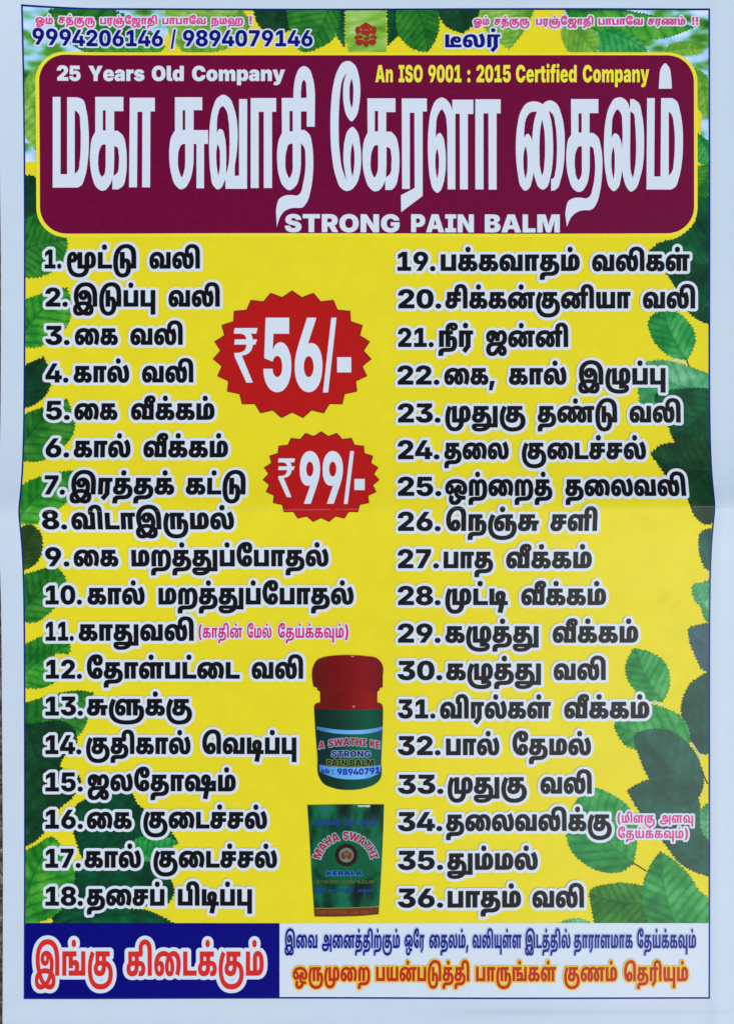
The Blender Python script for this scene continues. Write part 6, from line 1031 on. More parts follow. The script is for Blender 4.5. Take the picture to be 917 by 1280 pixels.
def stem_line(name, pts, w, mat, layer):
    P = np.array([flat(*p) for p in pts])
    d = np.gradient(P, axis=0)
    d /= np.linalg.norm(d, axis=1)[:, None]
    n = np.stack([-d[:, 1], d[:, 0]], 1)
    sheet(name, poster, mat, [np.vstack([P + n * w / 2, (P - n * w / 2)[::-1]])], layer)

M_stem = print_mat('stem_ink', (44, 56, 40), 0.1)
M_glint = print_mat('leaf_glint', (190, 214, 206), 0.05)
stem_line('leaf_stem', [(791, 1079), (798, 1083), (807, 1089)], 1.6, M_stem, 8)
stem_line('leaf_stem', [(876, 962), (880, 972), (884, 980)], 1.4, M_stem, 8)
stem_line('leaf_stem', [(857, 449), (859, 454), (860, 458)], 1.2, M_stem, 8)
stem_line('leaf_edge_glint', [(838, 451), (846, 449), (852, 452), (857, 455)], 1.6, M_glint, 8)
stem_line('leaf_edge_glint', [(812, 878), (818, 876), (823, 879), (827, 881)], 1.6, M_glint, 8)
stem_line('leaf_edge_glint', [(864, 928), (869, 936), (873, 942), (874, 950)], 1.0, M_glint, 8)

# --- maroon header with the brand lettering
header = sheet('header_panel', poster, M_maroon, [rounded(51, 70.4, 865.6, 292.6, 33)], 10)
sheet('header_rim', header, M_rim, [rounded(46.4, 66.8, 870, 297.2, 37)], 9)

def title(pieces, ox, oy, k):
    out = []
    for pts in pieces:
        P = []
        for tok in pts.split():
            c = tok[0] == 'C'
            x, y = tok.lstrip('C').split(',')
            P.append((ox + float(x) / k, oy + float(y) / k) + ((1,) if c else ()))
        out.append(spline(P, 7))
    return out

A_, B_ = 6.55, 5.82
TITLE = [
    title(['C42,75 C106,75 C106,708 C160,708 C160,78 C240,78 285,95 318,190 335,340 338,450 330,590 305,730 275,800 C245,817 C42,817',
           'C222,185 245,200 268,320 271,450 263,600 248,680 C222,704'], 60, 110, A_),
    title(['C390,75 C620,75 C620,192 C545,192 C545,352 C572,352 615,390 640,480 647,590 640,720 615,805 C575,832 C530,832 C530,745 505,800 475,835 445,843 400,815 365,730 347,610 350,500 365,410 C390,362',
           'C452,185 C475,185 C475,350 C452,350',
           'C475,464 450,466 428,500 415,570 415,640 428,705 445,728 460,715 473,660 C475,620',
           'C545,478 565,484 582,545 583,620 570,695 C540,722 C545,600'], 60, 110, A_),
    title(['C672,82 C877,82 C877,194 C841,194 C838,815 C773,815 C775,197 C735,197 C731,815 C666,815'], 60, 110, A_),
    title(['C124,78 C347,78 C347,184 C277,184 C277,347 C395,347 C395,460 C362,460 C362,823 C300,823 C300,460 C277,460 C277,560 272,650 240,770 205,820 172,831 130,800 95,710 78,590 80,480 95,400 C124,350',
           'C187,184 C208,184 C208,345 C187,345',
           'C208,460 185,462 160,500 149,580 155,670 180,731 200,680 C208,610'], 200, 110, A_),
    title(['520,57 570,85 605,160 630,270 637,380 632,500 C613,640 C612,720 C648,720 C648,93 C715,93 C713,827 C537,827 C537,745 525,775 500,820 473,832 440,805 415,700 405,570 404,400 412,280 435,160 470,85',
           'C468,375 467,300 478,210 495,165 515,151 540,180 562,270 568,350 570,500 563,620 C543,710 C543,600 542,500 530,400 510,345 490,337',
           'C474,458 488,500 492,580 490,660 C478,720 468,660 462,580 465,500'], 200, 110, A_),
    title(['C20,308 C205,308 C205,408 C175,408 C175,962 C115,962 C115,408 C78,408 C78,962 C20,962'], 310, 70, B_),
    title(['C245,307 C330,307 333,230 350,140 375,92 408,75 440,92 470,160 485,250 C487,300 C485,516 C427,516 C427,405 C385,405 C385,540 C410,540 445,570 465,640 474,740 472,860 455,980 425,1070 395,1103 C370,1107 310,1110 260,1135 235,1170 218,1215 C210,1248 C204,1130 210,1085 228,1040 260,1020 C355,1018 375,1005 400,930 415,840 417,740 410,670 C385,635 C385,780 375,870 345,950 300,978 255,945 225,870 212,760 214,670 225,610 C247,562',
           'C385,307 387,240 398,185 407,175 417,190 424,250 C427,307',
           'C302,402 C325,402 C325,550 C302,550',
           'C325,640 300,643 280,690 272,760 280,850 302,889 320,850 C325,780'], 310, 70, B_),
    title(['205,38 250,65 280,140 292,240 285,350 262,440 228,478 195,440 173,360 167,270 175,180 C195,122 165,170 145,280 137,400 135,560 142,700 160,820 C192,907 180,840 170,770 170,700 180,610 205,540 235,517 265,545 290,640 298,750 290,850 265,930 225,975 190,983 150,960 115,880 85,720 75,540 78,380 95,220 130,100 165,50',
           'C229,163 240,215 241,290 235,360 C229,383 218,340 213,270 217,205',
           'C235,632 246,680 250,750 245,830 C236,882 225,830 221,750 226,680'], 400, 70, B_),
    title(['C343,310 C547,310 C547,410 C480,410 C480,552 C515,552 550,590 570,670 576,760 568,870 545,950 C520,976 C473,976 C473,905 450,955 425,980 395,986 355,955 325,880 308,770 310,680 322,610 C345,560',
           'C397,402 C421,402 C421,550 C397,550',
           'C421,650 400,652 378,690 367,760 372,840 396,885 414,850 C421,790',
           'C482,664 502,670 517,720 518,790 507,860 C478,884 C482,790'], 400, 70, B_),
    title(['C12,88 C217,88 C217,195 C183,195 C183,885 C8,1018 C5,880 C118,820 C115,205 C78,205 C78,828 C15,828'], 500, 110, A_),
    title(['340,80 385,105 C425,185 C425,98 C597,98 C597,215 C552,215 C552,832 C488,832 C486,213 C450,213 C450,832 C387,832 C384,400 380,300 365,215 340,178 305,230 292,330 C290,415 305,380 322,370 345,395 365,480 372,580 368,690 350,790 325,845 302,860 275,840 245,750 230,620 225,480 232,320 255,180 295,100',
           'C300,495 312,540 316,610 312,690 C303,745 292,690 286,610 290,540'], 500, 110, A_),
    title(['C613,95 C820,95 C820,210 C787,210 C787,834 C722,834 C720,210 C680,210 C680,832 C613,832'], 500, 110, A_),
    title(['240,112 285,120 C312,135 345,110 380,104 425,130 465,220 488,340 492,480 485,620 460,750 430,825 C400,842 C380,842 C380,748 400,740 415,690 427,560 427,430 415,300 395,220 C362,188 385,290 395,400 398,520 390,640 370,750 345,815 312,834 280,815 255,760 C237,690 225,760 200,825 168,843 135,810 110,710 95,580 93,450 105,310 135,190 185,125',
           'C160,415 163,330 178,250 210,205 235,196 C264,197 245,260 232,350 C225,435 210,395 190,377 172,388',
           'C172,477 183,520 188,600 184,690 C172,745 160,690 154,600 160,520',
           'C308,260 325,350 331,470 327,610 315,700 C307,720 292,660 286,540 288,400 297,310'], 630, 110, A_),
    title(['C543,93 C767,93 C767,208 C695,208 C695,370 C725,370 765,405 787,480 800,580 798,700 782,840 755,940 722,990 C690,1003 630,1005 575,1030 545,1060 527,1095 C510,1138 C497,1040 503,985 525,925 560,905 C665,907 695,890 720,820 737,720 740,620 733,540 720,490 C697,480 C697,640 690,720 665,805 625,850 600,852 560,825 525,740 505,610 508,500 522,420 C545,385',
           'C605,210 C630,210 C630,367 C605,367',
           'C632,480 610,481 585,520 574,590 577,670 590,735 605,755 622,730 C632,650'], 630, 110, A_),
    title(['290,340 335,362 C370,440 C372,355 C400,355 440,385 468,480 483,600 486,720 478,880 450,1010 415,1090 378,1112 345,1080 320,1010 C305,930 295,1010 270,1085 237,1108 205,1080 175,980 160,850 158,700 170,540 205,410 245,352',
           'C220,672 222,590 235,490 270,440 295,470 307,560 C310,670 C304,760 290,680 270,645 248,635 232,648',
           'C234,745 243,790 246,870 243,960 C236,1012 225,960 218,870 223,790',
           'C373,455 395,470 412,560 418,660 420,780 413,900 400,975 C393,1000 380,960 372,850 C372,740'], 730, 70, A_),
    title(['C510,347 C573,347 C568,988 C620,988 C625,347 C715,347 750,370 780,460 800,590 803,720 795,870 770,1000 740,1075 C705,1095 C505,1095',
           'C687,455 708,480 730,580 736,720 730,850 712,950 C687,982'], 730, 70, A_),
    title(['C605,270 C612,170 625,100 657,62 690,95 706,170 C712,270'], 730, 70, A_),
]
# the outlines above are outer contour first, then its holes
sheet('title_lettering', header, M_white, [np.array([flat(*p) for p in c]) for g in TITLE for c in g], 11, 10.0)

lettering('tagline_lettering', header, M_white, words('K', [('25', 72, 101), ('Years', 111.3, 180.7), ('Old', 190.3, 229.8), ('Company', 240.5, 356)], 101.4, 25.4), 11, grow=0.25)
lettering('certificate_lettering', header, M_tagyellow, words('K', [('An', 469, 490.7), ('ISO', 498, 528), ('9001', 535, 576.3), (':', 583.6, 587.5), ('2015', 594.9, 637.8), ('Certified', 644.3, 720), ('Company', 727.7, 810.5)], 103.2, 29.5), 11)
lettering('subtitle_lettering', header, M_white, words('K', [('STRONG', 356.2, 499), ('PAIN', 513.7, 591.6), ('BALM', 605.6, 698.8)], 290.6, 30.4), 12, grow=0.2)

# --- contact line, dealer word, invocations
lettering('phone_number', poster, M_navy, words('B', [('9994206146', 41.5, 204), ('/', 213.8, 220), ('9894079146', 229.1, 390.7)], 58.3, 27.6), 12,
          halo=('white_outline', M_white, 1.9, 8), grow=0.2)
lettering('dealer_word', poster, M_navy, words('H', [('டீலர்', 556, 624.7)], 59.6, 28.5), 12, halo=('white_outline', M_white, 2.1, 8))
lettering('invocation_line', poster, M_pink2, words('M', [('ஓம்', 44.8, 66.6), ('சத்குரு', 73.8, 119), ('பரஞ்ஜோதி', 126, 196.8), ('பாபாவே', 203.4, 257.3), ('நமஹ', 264.5, 304), ('!', 312.2, 314.8)], 30.6, 13.5), 12,
          halo=('white_outline', M_white, 1.7, 8), step=0.25, grow=0.15)
lettering('invocation_line', poster, M_pink2, words('M', [('ஓம்', 591.5, 611), ('சத்குரு', 617.6, 661), ('பரஞ்ஜோதி', 669.5, 740.8), ('பாபாவே', 747.3, 802.5), ('சரணம்', 809.2, 855.6), ('!!', 864.4, 871.6)], 31.4, 13.5), 12,
          halo=('white_outline', M_white, 1.7, 8), step=0.25, grow=0.15)

# --- round red emblem: a seated elephant-headed figure in cut-out style
def emblem():
    M = print_mat('emblem_red', (160, 44, 30), 0.08)
    cx, cy = 457.3, 45.0
    def S_(pts):
        m = np.mean(pts, 0)
        return spline([(cx + m[0] + (x - m[0]) * 1.06, cy + m[1] + (y - m[1]) * 1.06) for x, y in pts], 6)
    o = sheet('emblem_print', poster, M, [
        S_([(-6.5, -8.4), (-6.0, -12.2), (-3, -13.6), (0, -15.4), (3, -13.6), (6.0, -12.2), (6.5, -8.4), (3.0, -6.6), (-3.0, -6.6)]),       # crown
        S_([(-13, -5.5), (-12, -9.5), (-8.5, -10.5), (-7.2, -7), (-7.6, -2), (-10.5, -0.8)]),                                             # ear
        S_([(13, -5.5), (12, -9.5), (8.5, -10.5), (7.2, -7), (7.6, -2), (10.5, -0.8)]),                                                   # ear
        S_([(-5.8, -5.4), (0, -6.2), (5.8, -5.4), (5.8, -1.8), (3.4, 0.4), (4.4, 3.6), (2.4, 6.2), (-1.6, 6), (-2.8, 3.2), (-0.8, 2.0), (0.6, 3.4), (1.6, 2.6), (-0.6, 0.6), (-4.8, -0.6)]),   # face and trunk
        S_([(-13.4, 2), (-9.4, 0.4), (-4.6, 1.2), (-4.4, 4), (-8.4, 4.6), (-12.4, 5.8)]),
        S_([(13.4, 2), (9.4, 0.4), (6.2, 1.2), (6, 4), (9, 4.6), (12.4, 5.8)]),
        S_([(-12.4, 7.6), (-7.0, 6), (-3, 7.6), (-4.4, 10.8), (-8.4, 13), (-11.8, 11)]),
        S_([(12.4, 7.6), (7.0, 6), (4, 7.6), (4.8, 10.8), (8.4, 13), (11.8, 11)]),
        S_([(-2.4, 8.4), (0.6, 7.6), (3, 8.4), (3.4, 12), (0.4, 15.2), (-2.6, 12.4)]),
    ], 12, 9.0)
    o['label'] = 'small red round emblem of a seated elephant-headed figure'

emblem()

# --- the numbered list
LIST = [
    (336.0, [('1.', 56.3, 77.4), ('மூட்டு', 84, 170.8), ('வலி', 187, 250.2)]),
    (383.6, [('2.', 57.2, 85.4), ('இடுப்பு', 91.7, 194.6), ('வலி', 210.8, 275)]),
    (431.3, [('3.', 57.2, 87.7), ('கை', 93.9, 147.9), ('வலி', 163.2, 228.8)]),
    (478.3, [('4.', 57.2, 86.2), ('கால்', 92.3, 162), ('வலி', 177.8, 242)]),
    (525.0, [('5.', 57.8, 87.7), ('கை', 93.2, 147.3), ('வீக்கம்', 164, 268.5)]),
    (571.8, [('6.', 57.2, 87), ('கால்', 92.3, 163.5), ('வீக்கம்', 179.4, 285.3)]),
    (618.2, [('7.', 54.8, 81.6), ('இரத்தக்', 87.7, 218), ('கட்டு', 232.2, 307)]),
    (661.8, [('8.', 53.5, 84.7), ('விடாஇருமல்', 90.2, 293)]),
    (708.0, [('9.', 57.5, 87.5), ('கை', 92.8, 148.7), ('மறத்துப்போதல்', 164.8, 410.7)]),
    (755.6, [('10.', 57.5, 103.1), ('கால்', 109.8, 181.4), ('மறத்துப்போதல்', 198.4, 442)]),
    (801.0, [('11.', 57.5, 92.8), ('காதுவலி', 98.7, 242.6)]),
    (848.4, [('12.', 58, 103), ('தோள்பட்டை', 109, 299.9), ('வலி', 314.6, 379)]),
    (894.4, [('13.', 57.2, 104.2), ('சுளுக்கு', 109, 240.4)]),
    (942.6, [('14.', 57.2, 102.3), ('குதிகால்', 108, 238.5), ('வெடிப்பு', 253, 370.6)]),
    (989.2, [('15.', 57.2, 104.2), ('ஜலதோஷம்', 109.9, 295)]),
    (1035.8, [('16.', 57.2, 104.2), ('கை', 109, 165.2), ('குடைச்சல்', 179.4, 334)]),
    (1084.6, [('17.', 57.2, 101.5), ('கால்', 106, 176.7), ('குடைச்சல்', 192, 346.5)]),
    (1132.0, [('18.', 57.2, 104.2), ('தசைப்', 109, 206), ('பிடிப்பு', 222.5, 315.2)]),
    (339.0, [('19.', 496.3, 543.9), ('பக்கவாதம்', 550.4, 724), ('வலிகள்', 739.3, 861)]),
    (385.8, [('20.', 497.2, 551.3), ('சிக்கன்குனியா', 556, 787.3), ('வலி', 802.6, 868)]),
    (434.0, [('21.', 497, 541.7), ('நீர்', 547.4, 591), ('ஜன்னி', 607, 709.6)]),
    (481.0, [('22.', 496.4, 549), ('கை,', 554.8, 618), ('கால்', 635.5, 707.5), ('இழுப்பு', 721.9, 831)]),
    (528.3, [('23.', 496.8, 550.4), ('முதுகு', 556, 656.4), ('தண்டு', 671.3, 770.7), ('வலி', 786, 850)]),
    (574.2, [('24.', 496.8, 549), ('தலை', 554.8, 635.5), ('குடைச்சல்', 651.6, 807)]),
    (620.0, [('25.', 496.8, 551.3), ('ஒற்றைத்', 556, 690), ('தலைவலி', 706, 857)]),
    (663.8, [('26.', 496.8, 550.4), ('நெஞ்சு', 557, 672.6), ('சளி', 687, 745.4)]),
    (710.4, [('27.', 496.8, 548.3), ('பாத', 554, 615.9), ('வீக்கம்', 632, 738.9)]),
    (756.4, [('28.', 496.8, 550.4), ('முட்டி', 556, 634.2), ('வீக்கம்', 650.8, 756.8)]),
    (803.4, [('29.', 496.8, 550.4), ('கழுத்து', 556, 672.6), ('வீக்கம்', 690, 796.9)]),
    (850.0, [('30.', 496.8, 552.6), ('கழுத்து', 557, 675.6), ('வலி', 691.3, 756.3)]),
    (898.0, [('31.', 497, 543.9), ('விரல்கள்', 549.6, 687.8), ('வீக்கம்', 704.4, 810.8)]),
    (943.8, [('32.', 497, 550.4), ('பால்', 557, 623.7), ('தேமல்', 639.9, 738)]),
    (992.0, [('33.', 497, 553.9), ('முதுகு', 559, 658), ('வலி', 674.8, 738.9)]),
    (1038.6, [('34.', 497, 552.6), ('தலைவலிக்கு', 557, 764)]),
    (1087.0, [('35.', 497, 553.5), ('தும்மல்', 558.3, 671.7)]),
    (1134.2, [('36.', 497, 553.5), ('பாதம்', 559, 650.8), ('வலி', 664.7, 729.3)]),
]
for base, items in LIST:
    W = 0.42                                               # the letters are cut a little bolder
    items = [(w, a + W, b - W) for w, a, b in items]
    g = words('B', items[:1], base - W, 31.8)
    g += words('H', items[1:], base - W, 35.2)
    n = items[0][0].rstrip('.')
    o = lettering('list_line', poster, M_black, g, 11, halo=('white_outline', M_white, 3.6, 9), grow=W)
    o['label'] = 'black list line with the number ' + n

o = lettering('usage_note', poster, M_pink, words('M', [('(காதின்', 248.4, 303), ('மேல்', 309, 339.5), ('தேய்க்கவும்)', 347.6, 435.3)], 797.2, 22), 11,
              halo=('white_outline', M_white, 1.6, 8), step=0.3)
lettering('usage_note', poster, M_pink2, words('M', [('(மிளகு', 770.9, 817.5), ('அளவு', 823.8, 865.4)], 1028.4, 17) + words('M', [('தேய்க்கவும்)', 771.8, 859)], 1047.6, 17), 12,
          halo=('white_outline', M_white, 2.4, 10), step=0.3)

# --- price badges
def badge(cx, cy, rx, ry, boxes, label):
    def star(grow):
        P, n = [], 23
        for k in range(2 * n):
            a = -math.pi / 2 + math.pi * k / n
            f = 1.0 if k % 2 == 0 else 0.905
            P.append((cx + (rx + grow) * f * math.cos(a), cy + (ry + grow) * f * math.sin(a)))
        return np.array(P)
    b = sheet('price_badge', poster, M_red, [star(-0.7)], 11)
    b['label'] = label
    sheet('badge_outline', b, M_redline, [star(0.55)], 10)
    g = []
    x0, y0, x1, y1 = boxes[0][1:]
    R_ = spline([tuple(p) + ((1,) if c else ()) for p, c in zip([(155, 222), (268, 222), (262, 250), (234, 250), (241, 262), (244, 278), (266, 278), (258, 304), (245, 304), (238, 330),
          (215, 352), (190, 358), (245, 493), (213, 493), (155, 365), (152, 345), (175, 345), (203, 333), (214, 304), (152, 304), (156, 278), (213, 278), (205, 258), (185, 250), (150, 250)],
          [1, 1, 1, 1, 0, 1, 1, 1, 1, 0, 0, 1, 1, 1, 1, 1, 1, 0, 1, 1, 1, 1, 0, 1, 1])], 5)
    g.append([(R_ - R_.min(0)) / np.ptp(R_, 0) * [x1 - x0, y1 - y0] + [x0, y0]])
    for txt, x0, y0, x1, y1 in boxes[1:]:
        g += word_glyphs('K' if txt.isdigit() else 'B', txt, x0, x1, 0, 0, y0, y1)
    lettering('price_lettering', b, M_white, g, 12)

badge(365.4, 443.8, 98.5, 79.3, [('₹', 292.6, 410.7, 322.2, 478.7), ('56', 329.5, 397.8, 403, 490.6), ('/', 403.7, 397.8, 420.5, 491), ('-', 421.3, 447, 438.9, 466)], 'larger starburst price badge reading 56')
badge(401.7, 596.2, 72.2, 56.2, [('₹', 347.8, 573.2, 369.1, 621.6), ('99', 374.9, 564, 428.6, 629.8), ('/', 429.8, 564, 442.4, 630), ('-', 442.9, 598.8, 455.7, 612.8)], 'smaller starburst price badge reading 99')

# --- printed picture of the balm jar
def photo_mat(name, stops, u0, u1, spot=None):
    """a printed photograph of a round jar: tones run across it"""
    t = NT(name)
    p = t.px()
    sx = t.n('ShaderNodeSeparateXYZ')
    t.l(p, sx.inputs[0])
    f = t.math('DIVIDE', t.math('SUBTRACT', sx.outputs[0], float(u0)), float(u1 - u0))
    f = t.math('ADD', f, t.math('MULTIPLY_ADD', t.noise(p, 0.06, 4, 0.6), 0.26, -0.13))
    return finish(t, t.ramp(f, stops), p, wear=False)

def Z(pts, ox, oy, k):
    return [(ox + p[0] / k, oy + p[1] / k) + tuple(p[2:]) for p in pts]

def jar():
    K = 6.4
    cap_m = photo_mat('jar_cap_print', [(0.0, ink(92, 20, 14)), (0.35, ink(112, 10, 8)), (0.75, ink(132, 18, 22)), (1.0, ink(104, 18, 18))], 391, 479)
    neck_m = photo_mat('jar_neck_print', [(0.0, ink(104, 18, 14)), (0.4, ink(108, 8, 6)), (0.8, ink(142, 24, 20)), (1.0, ink(120, 20, 18))], 391, 479)
    body_m = photo_mat('jar_body_print', [(0.0, ink(6, 36, 22)), (0.35, ink(8, 50, 34)), (0.8, ink(14, 82, 58)), (1.0, ink(10, 60, 40))], 391, 479)
    label_m = photo_mat('jar_label_print', [(0.0, ink(8, 34, 32)), (0.35, ink(10, 54, 52)), (0.65, ink(16, 100, 56)), (1.0, ink(16, 76, 78))], 392, 479)
    band_m = photo_mat('jar_band_print', [(0.0, ink(40, 92, 130)), (0.3, ink(90, 160, 214)), (0.7, ink(112, 178, 228)), (1.0, ink(70, 130, 190))], 392, 479)
    sheet_ = lambda n, par, m, pts, lay: sheet(n, par, m, [spline(Z(pts, 370, 800, K), 6)], lay, 9.0)
    body = sheet_('jar_print', poster, body_m, [(145, 540, 1), (695, 540, 1), (692, 700), (686, 820), (680, 960), (670, 1108), (640, 1140), (560, 1175), (420, 1193), (300, 1178), (220, 1142), (190, 1100), (172, 920), (156, 720)], 9)
    body['label'] = 'printed picture of a green balm jar with a red cap'
    sheet_('jar_neck', body, neck_m, [(193, 390, 1), (650, 390, 1), (649, 495, 1), (686, 512), (694, 546, 1), (560, 552), (300, 552), (145, 546, 1), (152, 514), (195, 495, 1)], 10)
    sheet_('jar_cap', body, cap_m, [(140, 368, 1), (143, 200), (170, 158), (220, 136), (310, 122), (420, 118), (550, 126), (650, 146), (688, 190), (693, 300), (692, 374, 1), (668, 382, 1), (664, 404, 1), (640, 410, 1), (200, 410, 1), (172, 400, 1), (170, 380, 1)], 11)
    sheet_('jar_label', body, label_m, [(163, 690, 1), (300, 714), (450, 722), (600, 712), (692, 692, 1), (686, 820), (672, 1060, 1), (600, 1092), (450, 1110), (320, 1098), (190, 1050, 1), (172, 900)], 10)
    sheet_('label_band', body, band_m, [(163, 684, 1), (300, 708), (450, 716), (600, 706), (693, 686, 1), (692, 714, 1), (600, 738), (450, 748), (300, 740), (165, 712, 1)], 11)
    sheet_('label_band', body, band_m, [(186, 990, 1), (320, 1008), (450, 1012), (580, 1006), (676, 990, 1), (672, 1056, 1), (600, 1090), (450, 1108), (320, 1096), (190, 1048, 1)], 11)
    G = print_mat('jar_glint', (196, 120, 120), 0.05)
    sheet_('cap_glint', body, G, [(435, 126), (452, 122), (468, 127), (452, 133)], 12)
    sheet_('cap_glint', body, G, [(448, 528), (460, 520), (474, 528), (460, 536)], 12)
    red = print_mat('jar_red_print', (150, 38, 48), 0.1)
    pale = print_mat('jar_pale_print', (150, 176, 196), 0.1)
    deep = print_mat('jar_navy_print', (12, 18, 92), 0.1)
    gold = print_mat('jar_gold_print', (132, 140, 52), 0.1)
    ink_d = print_mat('jar_dark_print', (16, 34, 30), 0.1)
    blue = print_mat('jar_blue_print', (24, 30, 150), 0.1)
    pk = lambda x, y: (370 + x / K, 800 + y / K)
    c = pk(432, 0)[0]
    arc = lambda q: np.stack([q[:, 0], q[:, 1] + ((q[:, 0] - c) / 43.0) ** 2 * 6.0], 1)
    g = word_glyphs('K', 'SWATHI', pk(258, 0)[0], pk(560, 0)[0], 0, 0, pk(0, 778)[1], pk(0, 838)[1], arc)
    g += word_glyphs('K', 'KE', pk(592, 0)[0], pk(668, 0)[0], 0, 0, pk(0, 778)[1], pk(0, 836)[1], arc)
    g += word_glyphs('K', 'A', pk(182, 0)[0], pk(228, 0)[0], 0, 0, pk(0, 780)[1], pk(0, 836)[1], arc)
    lettering('jar_lettering', body, red, g, 13, halo=('pale_outline', pale, 0.75, 12), step=0.22, grow=0.1)
    lettering('jar_lettering', body, deep, word_glyphs('K', 'STRONG', pk(284, 0)[0], pk(594, 0)[0], 0, 0, pk(0, 880)[1], pk(0, 930)[1]), 13, halo=('pale_outline', pale, 0.7, 12), step=0.22)
    lettering('jar_lettering', body, ink_d, word_glyphs('K', 'PAIN', pk(248, 0)[0], pk(406, 0)[0], 0, 0, pk(0, 950)[1], pk(0, 1002)[1]) + word_glyphs('K', 'BALM', pk(430, 0)[0], pk(622, 0)[0], 0, 0, pk(0, 950)[1], pk(0, 1002)[1]), 13, halo=('gold_outline', gold, 0.7, 12), step=0.22)
    arc2 = lambda q: np.stack([q[:, 0], q[:, 1] - ((q[:, 0] - c) / 43.0) ** 2 * 3.2], 1)
    g = word_glyphs('K', 'ob', pk(200, 0)[0], pk(268, 0)[0], 0, 0, pk(0, 1030)[1], pk(0, 1070)[1], arc2)
    g += word_glyphs('B', ':', pk(288, 0)[0], pk(300, 0)[0], 0, 0, pk(0, 1036)[1], pk(0, 1072)[1], arc2)
    g += word_glyphs('K', '98940791', pk(330, 0)[0], pk(668, 0)[0], 0, 0, pk(0, 1022)[1], pk(0, 1074)[1], arc2)
    lettering('jar_lettering', body, blue, g, 13, step=0.22)

jar()

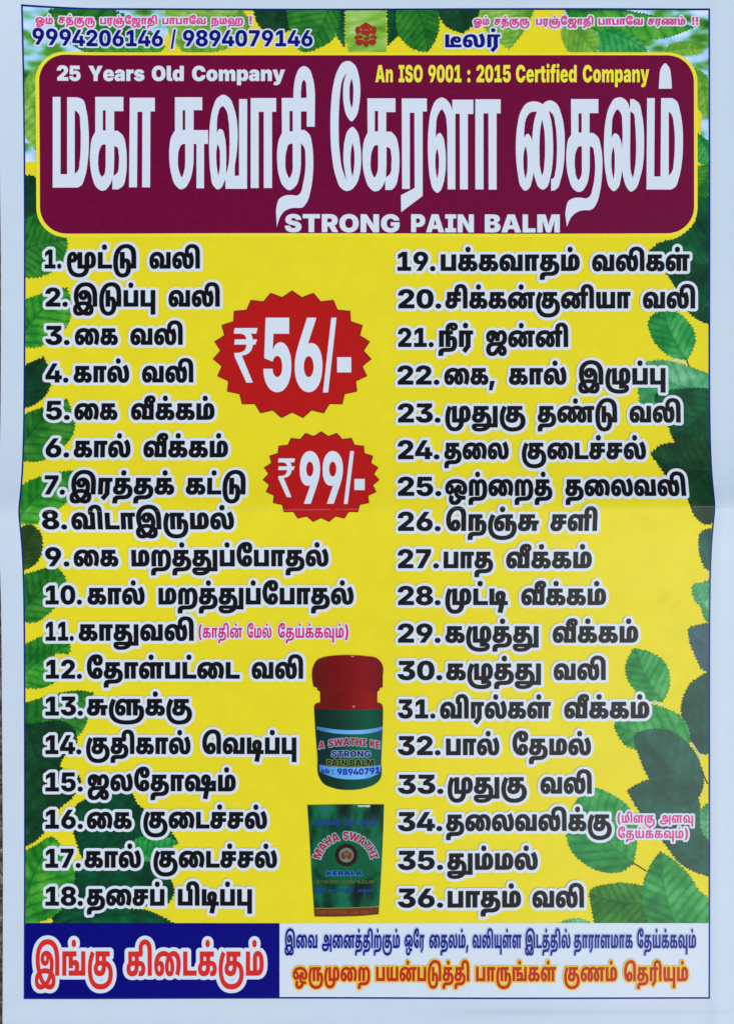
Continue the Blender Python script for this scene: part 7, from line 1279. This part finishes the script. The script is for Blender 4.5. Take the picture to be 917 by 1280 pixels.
def pack():
    K = 7.054
    zx = lambda x: 370 + x / K
    zy = lambda y: 980 + y / K
    def pack_mat():
        t = NT('pack_green_print')
        p = t.px()
        mp = t.n('ShaderNodeMapping')
        mp.inputs['Scale'].default_value = (1.6, 0.8, 1)
        t.l(p, mp.inputs['Vector'])
        f = t.noise(mp.outputs[0], 0.03, 3, 0.5)
        return finish(t, t.ramp(f, [(0.34, ink(6, 32, 30)), (0.47, ink(8, 66, 42)), (0.58, ink(12, 98, 58)), (0.72, ink(22, 108, 92))]), p, wear=False)
    sheet_ = lambda n, par, m, pts, lay: sheet(n, par, m, [spline(Z(pts, 370, 980, K), 6)], lay, 9.0)
    box = sheet_('pack_print', poster, pack_mat(), [(102, 178, 1), (440, 172), (774, 174, 1), (765, 450), (742, 900), (727, 1140, 1), (600, 1152), (400, 1160), (165, 1160, 1), (140, 800), (120, 450)], 9)
    box['label'] = 'printed picture of a green balm pack with a brown foot'
    brown = print_mat('pack_brown_print', (104, 52, 22), 0.12, 0.2)
    rust = print_mat('pack_rust_print', (140, 76, 34), 0.1)
    tan = print_mat('pack_tan_line', (150, 130, 60), 0.1)
    dgreen = photo_mat('pack_disc_print', [(0.0, ink(8, 74, 44)), (0.5, ink(10, 92, 52)), (1.0, ink(10, 84, 50))], 390, 475)
    sheet_('green_arch', box, dgreen, [(190, 640), (260, 560), (345, 500), (437, 480), (530, 505), (610, 565), (670, 650), (660, 790), (560, 850), (320, 850), (210, 780)], 10)
    sheet_('brown_foot', box, brown, [(158, 1088, 1), (440, 1086), (730, 1074, 1), (727, 1140, 1), (600, 1152), (400, 1160), (165, 1160, 1)], 10)
    sheet_('foot_line', box, tan, [(158, 1082, 1), (440, 1080), (731, 1068, 1), (730, 1075, 1), (440, 1087), (158, 1089, 1)], 11)
    G = print_mat('pack_glint', (170, 196, 180), 0.05)
    sheet_('pack_glint', box, G, [(540, 184), (600, 178), (655, 182), (650, 192), (600, 194), (550, 192)], 10)
    blue = print_mat('pack_blue_print', (26, 66, 128), 0.12)
    red = print_mat('pack_red_print', (168, 34, 32), 0.08)
    pale = print_mat('pack_pale_print', (140, 186, 200), 0.08)
    navy = print_mat('pack_navy_print', (14, 14, 110), 0.1)
    sky_ = print_mat('pack_sky_print', (58, 128, 176), 0.1)
    olive = print_mat('pack_olive_print', (84, 96, 34), 0.1)
    dark = print_mat('pack_dark_print', (12, 46, 26), 0.1)
    g = []
    for w, a, b in (('மகாசுவாதி', 160, 388), ('கேரள', 420, 540), ('தைலம்', 568, 716)):
        g += word_glyphs('M', w, zx(a), zx(b), 0, 0, zy(285), zy(378))
    lettering('pack_lettering', box, blue, g, 11, step=0.24)
    # the name on its arc
    R, ccx, ccy = 262.0, 437.0, 708.0
    def on_arc(word, a0, a1):
        # lay the word flat along 0..1, then bend it round the circle
        gl = word_glyphs('K', word, 0.0, 1.0, 0, 0, 0.0, 1.0)
        out = []
        for gg in gl:
            hh = []
            for c in gg:
                c = resample(c * [60, 12], 3.0) / [60, 12]
                ang = np.radians(a0 + (a1 - a0) * c[:, 0])
                r = R + (0.5 - c[:, 1]) * 74
                hh.append(np.stack([zx(ccx + r * np.sin(ang)), zy(ccy - r * np.cos(ang))], 1))
            out.append(hh)
        return out
    g = on_arc('MAHA', -76, -13) + on_arc('SWATHI', -5, 76)
    lettering('pack_lettering', box, red, g, 13, halo=('pale_outline', pale, 0.9, 12), step=0.22)
    lettering('pack_lettering', box, navy, word_glyphs('K', 'KERALA', zx(268), zx(582), 0, 0, zy(758), zy(796)), 13, halo=('pale_outline', sky_, 0.8, 12), step=0.22)
    g = []
    for w, a, b in (('STRONG', 182, 375), ('PAIN', 402, 515), ('BALM', 540, 686)):
        g += word_glyphs('B', w, zx(a), zx(b), 0, 0, zy(836), zy(868))
    lettering('pack_lettering', box, olive, g, 13, step=0.2)
    g = []
    for w, a, b in (('மகா', 168, 250), ('சுவாதி', 275, 500), ('தைலம்', 545, 690)):
        g += word_glyphs('M', w, zx(a), zx(b), 0, 0, zy(905), zy(955))
    lettering('pack_lettering', box, blue, g, 13, step=0.2, grow=0.1)
    g = []
    for w, a, b in (('FOR', 190, 270), ('EXTERNAL', 286, 456), ('USE', 480, 552), ('ONLY', 570, 672)):
        g += word_glyphs('B', w, zx(a), zx(b), 0, 0, zy(1103), zy(1136))
    lettering('pack_lettering', box, rust, g, 13, step=0.2)
    ring = print_mat('pack_ring_print', (40, 22, 16), 0.4, 0.4)
    disc = print_mat('pack_disc_pale', (104, 120, 104), 0.08)
    fig = print_mat('pack_figure_print', (110, 58, 22), 0.1)
    e = sheet('pack_emblem', box, ring, [ellipse(zx(443), zy(617), 14.2, 14.2)], 12, 9.0)
    sheet('emblem_disc', e, disc, [ellipse(zx(443), zy(617), 9.2, 9.2)], 13, 9.0)
    sheet('emblem_figures', e, fig, [ellipse(zx(418), zy(622), 3.4, 4.6, 18), ellipse(zx(468), zy(622), 3.4, 4.6, 18), ellipse(zx(443), zy(600), 2.6, 3.0, 14)], 14, 9.0)

pack()

# --- footer
footer = sheet('footer_panel', poster, M_panel, [rect(X0 + 0.2, YF + 0.2, 349.6, Y1 - 0.4)], 3)
footer['label'] = 'dark blue footer panel with red lettering'
white = sheet('footer_strip', poster, M_white, [rect(349.6, YF + 0.2, X1 - 0.4, Y1 - 0.6)], 3)
white['label'] = 'white footer strip with two lines of small lettering'
lettering('footer_lettering', footer, M_footred, words('H', [('இங்கு', 44, 141.5), ('கிடைக்கும்', 158.4, 329.8)], 1219.4, 53.5), 9,
          halo=('white_outline', M_white, 4.6, 8))
lettering('advice_line', white, M_navy, words('M', [('இவை', 356, 396.5), ('அனைத்திற்கும்', 402.4, 499.6), ('ஒரே', 505.5, 530), ('தைலம்,', 536.4, 585), ('வலியுள்ள', 590.3, 651.2),
          ('இடத்தில்', 655.8, 712.3), ('தாராளமாக', 716.9, 790), ('தேய்க்கவும்', 795.6, 869)], 1184.8, 29.0), 9, step=0.28, grow=0.12, halo=('blue_outline', M_palehalo, 0.9, 8))
lettering('advice_line', white, M_orangered, words('M', [('ஒருமுறை', 366.2, 462.2), ('பயன்படுத்தி', 470, 585.9), ('பாருங்கள்', 594.7, 694), ('குணம்', 704.7, 770.3), ('தெரியும்', 779.5, 858.9)], 1226.0, 30.5), 9,
          halo=('yellow_outline', M_foothalo, 1.9, 8), step=0.28, grow=0.3)
